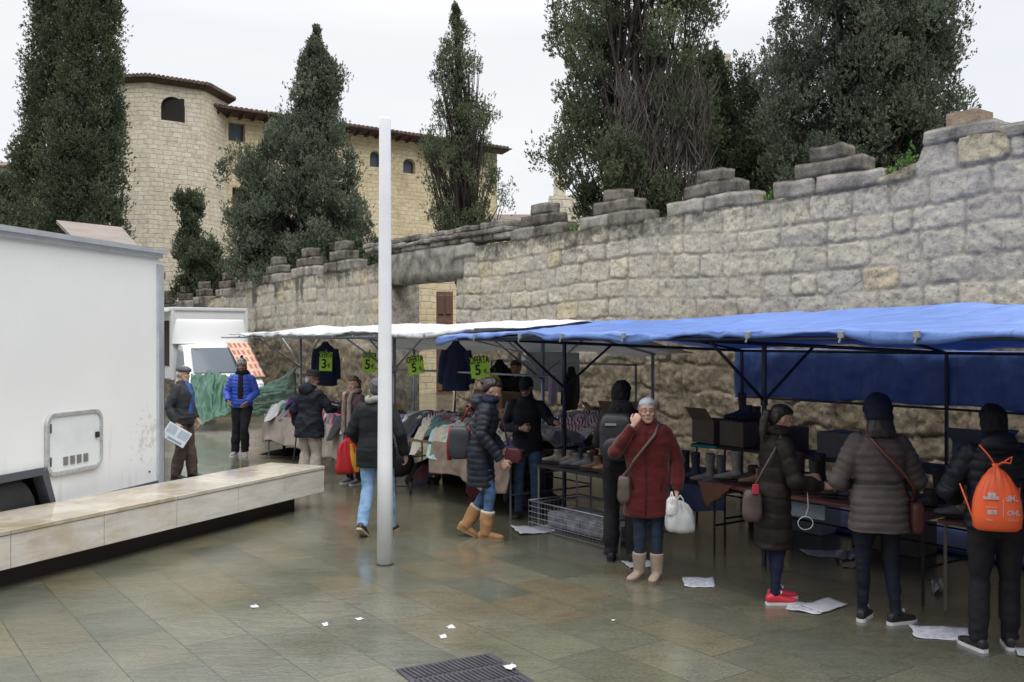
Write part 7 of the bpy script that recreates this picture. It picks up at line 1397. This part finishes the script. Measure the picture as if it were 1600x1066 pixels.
# newspaper
hw = rootp(P1, (.27, .06, .76)); o = empty('newspaper', hw); tag(o, 'folded newspaper held low by the man in the grey cap', 'newspaper')
rm = Matrix.Rotation(R(12), 3, 'Z') @ Matrix.Rotation(R(32), 3, 'Y') @ Matrix.Rotation(R(-12), 3, 'X')
MB().box(rm @ Vector((.02, -.05, -.07)), (.36, .012, .24), rm, bev=.003).build('pages', mat('newsprint', (.52, .56, .60), .8, var=.1, vscale=12), o)
for dz, w, h, x in [(-.085, .22, .030, .02)] + [(.09 - .014 * q, .14, .004, sx_) for q in range(9) for sx_ in (-.09, .09)]: MB().box(rm @ Vector((.02 + x, -.0575, -.07 + dz)), (w, .001, h), rm).build('print', mat('newsprint_ink', (.20, .26, .34), .9), o)
# cane
a, b = rootp(P3, (-.30, .06, .80)), rootp(P3, (-.40, .05, .0)); o = empty('walking_cane', (b.x, b.y, 0)); tag(o, 'thin black cane held by the man in the black brimmed hat', 'cane'); MB().tube([a - o.location, b - o.location], .011, 8).build('shaft', M_TDARK, o, True); f = rootp(P3, (-.30, .14, .81)) - o.location; MB().tube([a - o.location + Vector((0, 0, -.01)), a - o.location + Vector((0, 0, .02)), f], .014, 8).build('handle', M_TDARK, o, True)
# red and yellow carrier bag
M_PR = mat('bag_red', (.50, .025, .03), .35, trans=.25); M_PY = mat('bag_yellow', (.70, .38, .04), .35, trans=.25)
o = carrier('carrier_bag', 'red and yellow plastic carrier bag hanging left of the black coat', P(543, 684, 13.2), .33, .50, .14, M_PR, .3, 1)
mb = MB(); mb.loft([[Vector((x0 + (x1 - x0) * t, -.078 * dd - .012 * math.sin(t * 6), z)) for t in (0, .25, .5, .75, 1)] for z, x0, x1, dd in ((-.47, .09, .15, .7), (-.36, .05, .158, 1), (-.25, .03, .14, .85), (-.15, .03, .11, .6), (-.08, .02, .08, .45))], cap=False, close=False); mb.build('yellow_panel', M_PY, o, True)
# shoulder bag with red piping (woman in puffer coat)
o = soft_bag('shoulder_bag', 'black bag with dark red side panels on the back of the woman in puffer coat', P6, (-.06, -.235, 1.00), (.065, .115, .195), mat('nylon_black', (.03, .033, .04), .5, var=.2), 2, e=.4, amp=.012)
for sgn in (-1, 1): mb = MB(); mb.tube([(-.0, sgn * .105, -.18), (0.0, sgn * .11, 0), (0, sgn * .09, .18)], [.025, .03, .02], 8); mb.build('side_panel', mat('panel_red', (.20, .012, .02), .5), o, True)
mb = MB(); mb.tube([lp(o, P6, p) for p in ((-.12, -.22, 1.22), (-.15, -.15, 1.36), (-.13, .0, 1.47), (-.15, .13, 1.33), (-.14, .16, 1.15))], .014, 6); mb.build('strap', mat('panel_red', (.20, .012, .02)), o, True)
o2 = soft_bag('handbag', 'dark maroon handbag carried in front by the woman in puffer coat', P6, (.03, .34, .88), (.035, .085, .085), mat('maroon_leather', (.09, .018, .02), .45), 3, e=.6); MB().tube([(0, -.05, .1), (0, -.09, .28), (0, -.15, .50)], .010, 6).build('strap', mat('maroon_leather', (.09, .018, .02)), o2, True)
# backpack
o = soft_bag('backpack', 'black backpack worn by the tall person behind the woman in red', P9, (-.02, -.235, 1.20), (.165, .11, .25), mat('backpack_nylon', (.016, .017, .022), .45, var=.2, bump=.2), 4, e=.45, amp=.015)
MB().ell((0, -.115, -.09), (.125, .04, .10), None, 18, 10).build('front_pocket', mat('backpack_nylon', (.016, .017, .022)), o, True); MB().box((-.05, -.115, .12), (.10, .012, .02), .05).build('reflective_strip', mat('strip_grey', (.25, .27, .30), .4), o); MB().tube([(-.04, .0, .24), (0, -.01, .29), (.04, 0, .24)], .008, 6).build('handle', M_BLACK, o, True)
for q in (-1, 1): mb = MB(); mb.tube([lp(o, P9, p) for p in ((q * .08, -.16, 1.38), (q * .105, -.05, 1.45), (q * .115, .08, 1.38), (q * .12, .15, 1.2), (q * .16, .02, 1.02), (q * .13, -.14, .99))], .016, 6); mb.build('strap', M_BLACK, o, True)
# woman in red: crossbody bag and white plastic bags
o = soft_bag('crossbody_bag', 'brown crossbody bag on the hip of the woman in red', P10, (.215, .13, .86), (.055, .05, .125), mat('taupe_leather', (.085, .06, .052), .6, var=.2), 5, e=.7)
mb = MB(); mb.tube([lp(o, P10, p) for p in ((.20, .14, .98), (.12, .175, 1.13), (.02, .178, 1.26), (-.07, .145, 1.37), (-.10, .04, 1.455), (-.07, -.10, 1.43), (.03, -.17, 1.25), (.19, -.09, 1.0), (.235, .06, .96))], .013, 6); mb.build('strap', mat('taupe_leather', (.085, .06, .052)), o, True)
M_PW = mat('bag_white', (.66, .68, .66), .4, trans=.35)
hp_ = rootp(P10, (-.30, .15, .76)); o = carrier('plastic_bag', 'white translucent plastic bag held by the woman in red', hp_, .25, .25, .15, M_PW, .1, 6)
o = carrier('plastic_bag', 'small crumpled white bag bunched in the hand of the woman in red', rootp(P10, (-.225, .19, .80)), .09, .14, .07, mat('bag_white_print', (.62, .60, .60), .5, var=.3, vscale=25), -.3, 7)
# ponytail woman: bag
o = soft_bag('crossbody_bag', 'brown bag with red tag hanging behind the ponytailed woman', P11, (.12, -.235, .86), (.05, .075, .135), mat('taupe_leather', (.085, .06, .052)), 8, e=.7); MB().box((.055, .01, .13), (.012, .05, .075), .1, bev=.004).build('red_tag', mat('tag_red', (.45, .03, .06), .5), o)
mb = MB(); mb.tube([lp(o, P11, p) for p in ((.13, -.235, .98), (.17, -.16, 1.15), (.175, -.06, 1.32), (.12, .02, 1.44), (.0, .16, 1.38), (-.16, .14, 1.12), (-.19, -.1, .98), (0, -.20, .95), (.12, -.235, .96))], .009, 6); mb.build('strap', mat('taupe_leather', (.085, .06, .052)), o, True)
p0 = rootp(P11, (.24, .20, .72)); mb = MB(); mb.tube([p0 + Vector((.012 * math.sin(a) - .01, .0, .05 * math.cos(a))) * 1.0 + Vector((.045 * math.sin(a), 0, 0)) for a in [2 * math.pi * j / 20 for j in range(21)]] + [p0 + Vector((.01, 0, .12)), p0 + Vector((.0, 0, .32))], .0035, 6); o = mb.build('earphone_cable', mat('cord_white', (.55, .55, .55), .5), None, True); tag(o, 'thin white cord loop dangling in front of the ponytailed woman', 'cord')
# taupe coat woman: strap and bag
o = soft_bag('crossbody_bag', 'dark red brown bag at the right hip of the woman in taupe', P12, (.275, .02, .80), (.055, .10, .14), mat('redbrown_leather', (.105, .032, .025), .5), 9, e=.6)
mb = MB(); mb.tube([lp(o, P12, p) for p in ((.27, -.02, .93), (.215, -.14, 1.06), (.10, -.178, 1.20), (-.02, -.172, 1.32), (-.10, -.10, 1.43), (-.10, .04, 1.44), (.02, .16, 1.28), (.20, .15, 1.06), (.27, .08, .93))], .012, 6); mb.build('strap', mat('redbrown_leather', (.105, .032, .025)), o, True)
# orange drawstring bag
bc = rootp(P13, (-.075, -.27, 1.10)); o = empty('drawstring_bag', bc, P13[0].rotation_euler[2]); tag(o, 'orange drawstring bag with white printed lettering on the black jacket', 'bag'); M_OR = mat('orange_nylon', (.80, .115, .03), .45, var=.08, vscale=5)
k = P13[0]['_k']; rings = []
for z, w, d, y in ((-.225, .10, .03, 0), (-.222, .145, .055, 0), (-.20, .172, .075, 0), (-.12, .180, .088, 0), (-.02, .170, .082, 0), (.07, .140, .07, 0), (.14, .095, .055, .01), (.19, .05, .04, .02), (.215, .022, .022, .03), (.235, .030, .028, .03), (.24, .02, .02, .03)):
    rings.append([Vector((w * math.copysign(abs(math.cos(a)) ** .75, math.cos(a)), d * math.copysign(abs(math.sin(a)) ** .75, math.sin(a)) + y, z)) * k * 1.0 for a in [2 * math.pi * j / 60 for j in range(60)]])
mb = MB(); mb.loft(rings); me = mb.mesh('pouch', M_OR, True)
displace(me, lambda co: .007 * np.clip((co[:, 2] + .02) * 8, 0, 1) * np.sin(np.arctan2(co[:, 1], co[:, 0]) * 26) * (co[:, 2] < .19) + .006 * fbm(co[:, 0] * 9, co[:, 1] * 9, co[:, 2] * 6, 3)); link('pouch', me, o)
o.scale = (.88, .9, .97)
for pts in (((0, .03, .22), (-.04, .06, .29), (-.10, .09, .36)), ((0, .03, .22), (.04, .0, .25), (.09, -.02, .245), (.105, -.01, .29), (.075, .0, .27), (.03, .02, .23)), ((-.15, .02, -.19), (-.19, .08, -.05), (-.23, .13, .08)), ((.15, .02, -.19), (.185, .08, -.05), (.20, .12, .06))): MB().tube([Vector(p) * k for p in pts], .006, 6).build('cord', M_OR, o, True)
M_PRT = mat('print_white', (.72, .70, .72), .6)
def prt(txt, x, z, sz, bold=0.0, sq=1.0):
    me = text_mesh(txt, sz, M_PRT, 'lettering', .0006, bold); me.transform(Matrix.Translation((x, 0, z)) @ Matrix.Rotation(R(90), 4, 'X') @ Matrix.Diagonal((sq, 1, 1, 1)))
    for v in me.vertices:   # wrap on the pouch
        w = .172; d = .084; q = min(1, abs(v.co.x) / (w * k)); v.co.y = -(d * k * (1 - q ** 2.67) ** .375) - .0075 + (v.co.z > .02) * (v.co.z - .02) * .25
    link('lettering', me, o)
prt('OHL', .088, -.083, .045, .0022); prt('dM..', .075, .010, .052, .0015); prt('Obrascon', .088, -.128, .021, 0, .9); prt('●●', -.06, .035, .030, .003); prt('■■■■', -.062, .012, .024, .002, 1.15)
prt('Sant Cugat', -.06, -.045, .018); prt('■■', -.058, -.082, .036, .002); prt('Ajunt.', -.075, -.128, .022, 0, .9); prt('l', .015, -.06, .17, 0, .35)

# ============================================================ PAPER AND LITTER ON THE GROUND
def sheet(label, corners, seed, m=None, curl=.012, name='paper_sheet', cat='paper', lines=False, z=.004):
    P_ = [G(*c) for c in corners]; c0 = sum(P_, Vector()) / 4; nu, nv = 12, 9; rng = np.random.RandomState(seed); u = np.linspace(0, 1, nu)[:, None]; v = np.linspace(0, 1, nv)[None, :]; A_ = [np.array(p) for p in P_]
    B = ((1 - u) * (1 - v))[..., None] * A_[0] + (u * (1 - v))[..., None] * A_[1] + (u * v)[..., None] * A_[2] + ((1 - u) * v)[..., None] * A_[3]
    U_, V_ = np.broadcast_arrays(u, v); B[..., 2] = z + curl * (np.abs(fbm(U_ * 2.3, V_ * 2.3, seed, 2)) * 1.5 + .8 * (np.abs(U_ - .5) * 2) ** 4 * rng.rand()); ir = (.20 if name == 'litter_scrap' else .03) * np.linalg.norm(A_[1] - A_[0]); B[..., 0] += ir * fbm(U_ * 5, V_ * 5, seed + 3, 2); B[..., 1] += ir * fbm(U_ * 5, V_ * 5, seed + 5, 2)
    B[..., 0] -= c0.x; B[..., 1] -= c0.y; o = link(name, np_mesh(name, B.reshape(-1, 3), grid_faces(nu, nv), m or M_PAPER, True)); o.location = (c0.x, c0.y, 0); so = o.modifiers.new('t', 'SOLIDIFY'); so.thickness = .0025; so.offset = 1; tag(o, label, cat); return o
M_PAPER = mat('wet_paper', (.52, .53, .56), .55, var=.06, vscale=6); M_PAPG = mat('printed_paper', (.52, .53, .58), .6, var=.28, vscale=22, detail=6)
sheet('flattened white box lid on the ground in front of the wire crate', [(797, 826), (862, 822), (868, 833), (812, 837)], 1, curl=.03)
sheet('printed paper sheet lying alone between the red coat and red trainers', [(1066, 904), (1114, 904), (1117, 919), (1069, 918)], 2, M_PAPG)
sheet('paper sheet partly under the boots of the woman in red', [(970, 878), (1010, 876), (1033, 884), (985, 890)], 3)
sheet('left of two overlapping newspaper sheets beside the red trainers', [(1238, 940), (1270, 944), (1283, 962), (1228, 954)], 4, M_PAPG); sheet('right of two overlapping newspaper sheets beside the red trainers', [(1250, 948), (1295, 937), (1325, 948), (1284, 960)], 5, z=.012)
sheet('long grey printed sheet in front of the two women at the right', [(1418, 978), (1520, 985), (1516, 1003), (1430, 998)], 6, M_PAPG)
sheet('pale paper at the right edge next to the white soled trainers', [(1585, 1015), (1640, 1018), (1640, 1030), (1592, 1027)], 7); sheet('dim pale sheet under the long shoe table', [(1250, 860), (1335, 862), (1330, 872), (1262, 870)], 8)
sheet('grey crushed paper under the long shoe table', [(1304, 866), (1336, 862), (1338, 874), (1308, 878)], 9, curl=.06); sheet('cream paper scrap below the crushed paper', [(1312, 878), (1338, 880), (1338, 888), (1314, 887)], 10, mat('cream_paper', (.42, .40, .33), .7))
sheet('crumpled tissue on the dark ground under the shoe table', [(1455, 917), (1472, 915), (1476, 928), (1458, 930)], 11, curl=.10)
sheet('bluish plastic wrapper on the ground right of the boots in the shade', [(1018, 822), (1056, 818), (1062, 828), (1022, 832)], 12, curl=.05)
for i, (x, y, w, h, lab) in enumerate([(397, 949, 9, 4, 'small white scrap on the wet paving in front of the bench'), (508, 977, 7, 6, 'small white scrap nearest the dark wrapper'), (561, 968, 9, 3, 'dark edged wrapper scrap beside the white scrap'), (704, 981, 9, 6, 'upper lilac scrap right of the pole'), (692, 996, 8, 6, 'lower lilac scrap right of the pole'), (796, 1048, 14, 8, 'white scrap lying on the iron drain cover'), (365, 682, 8, 2, 'white scrap on the paving by the man in blue'), (958, 970, 4, 2, 'tiny pale scrap on the paving below the woman in red'), (914, 837, 3, 3, 'tiny white crumb beside the wire crate')]):
    sheet(lab, [(x - w * .7, y - h * .2), (x + w * .3, y - h * .7), (x + w * .8, y + h * .1), (x - w * .3, y + h * .5)], 20 + i, curl=.004, name='litter_scrap', cat='litter', z=.022 if i == 5 else .004)
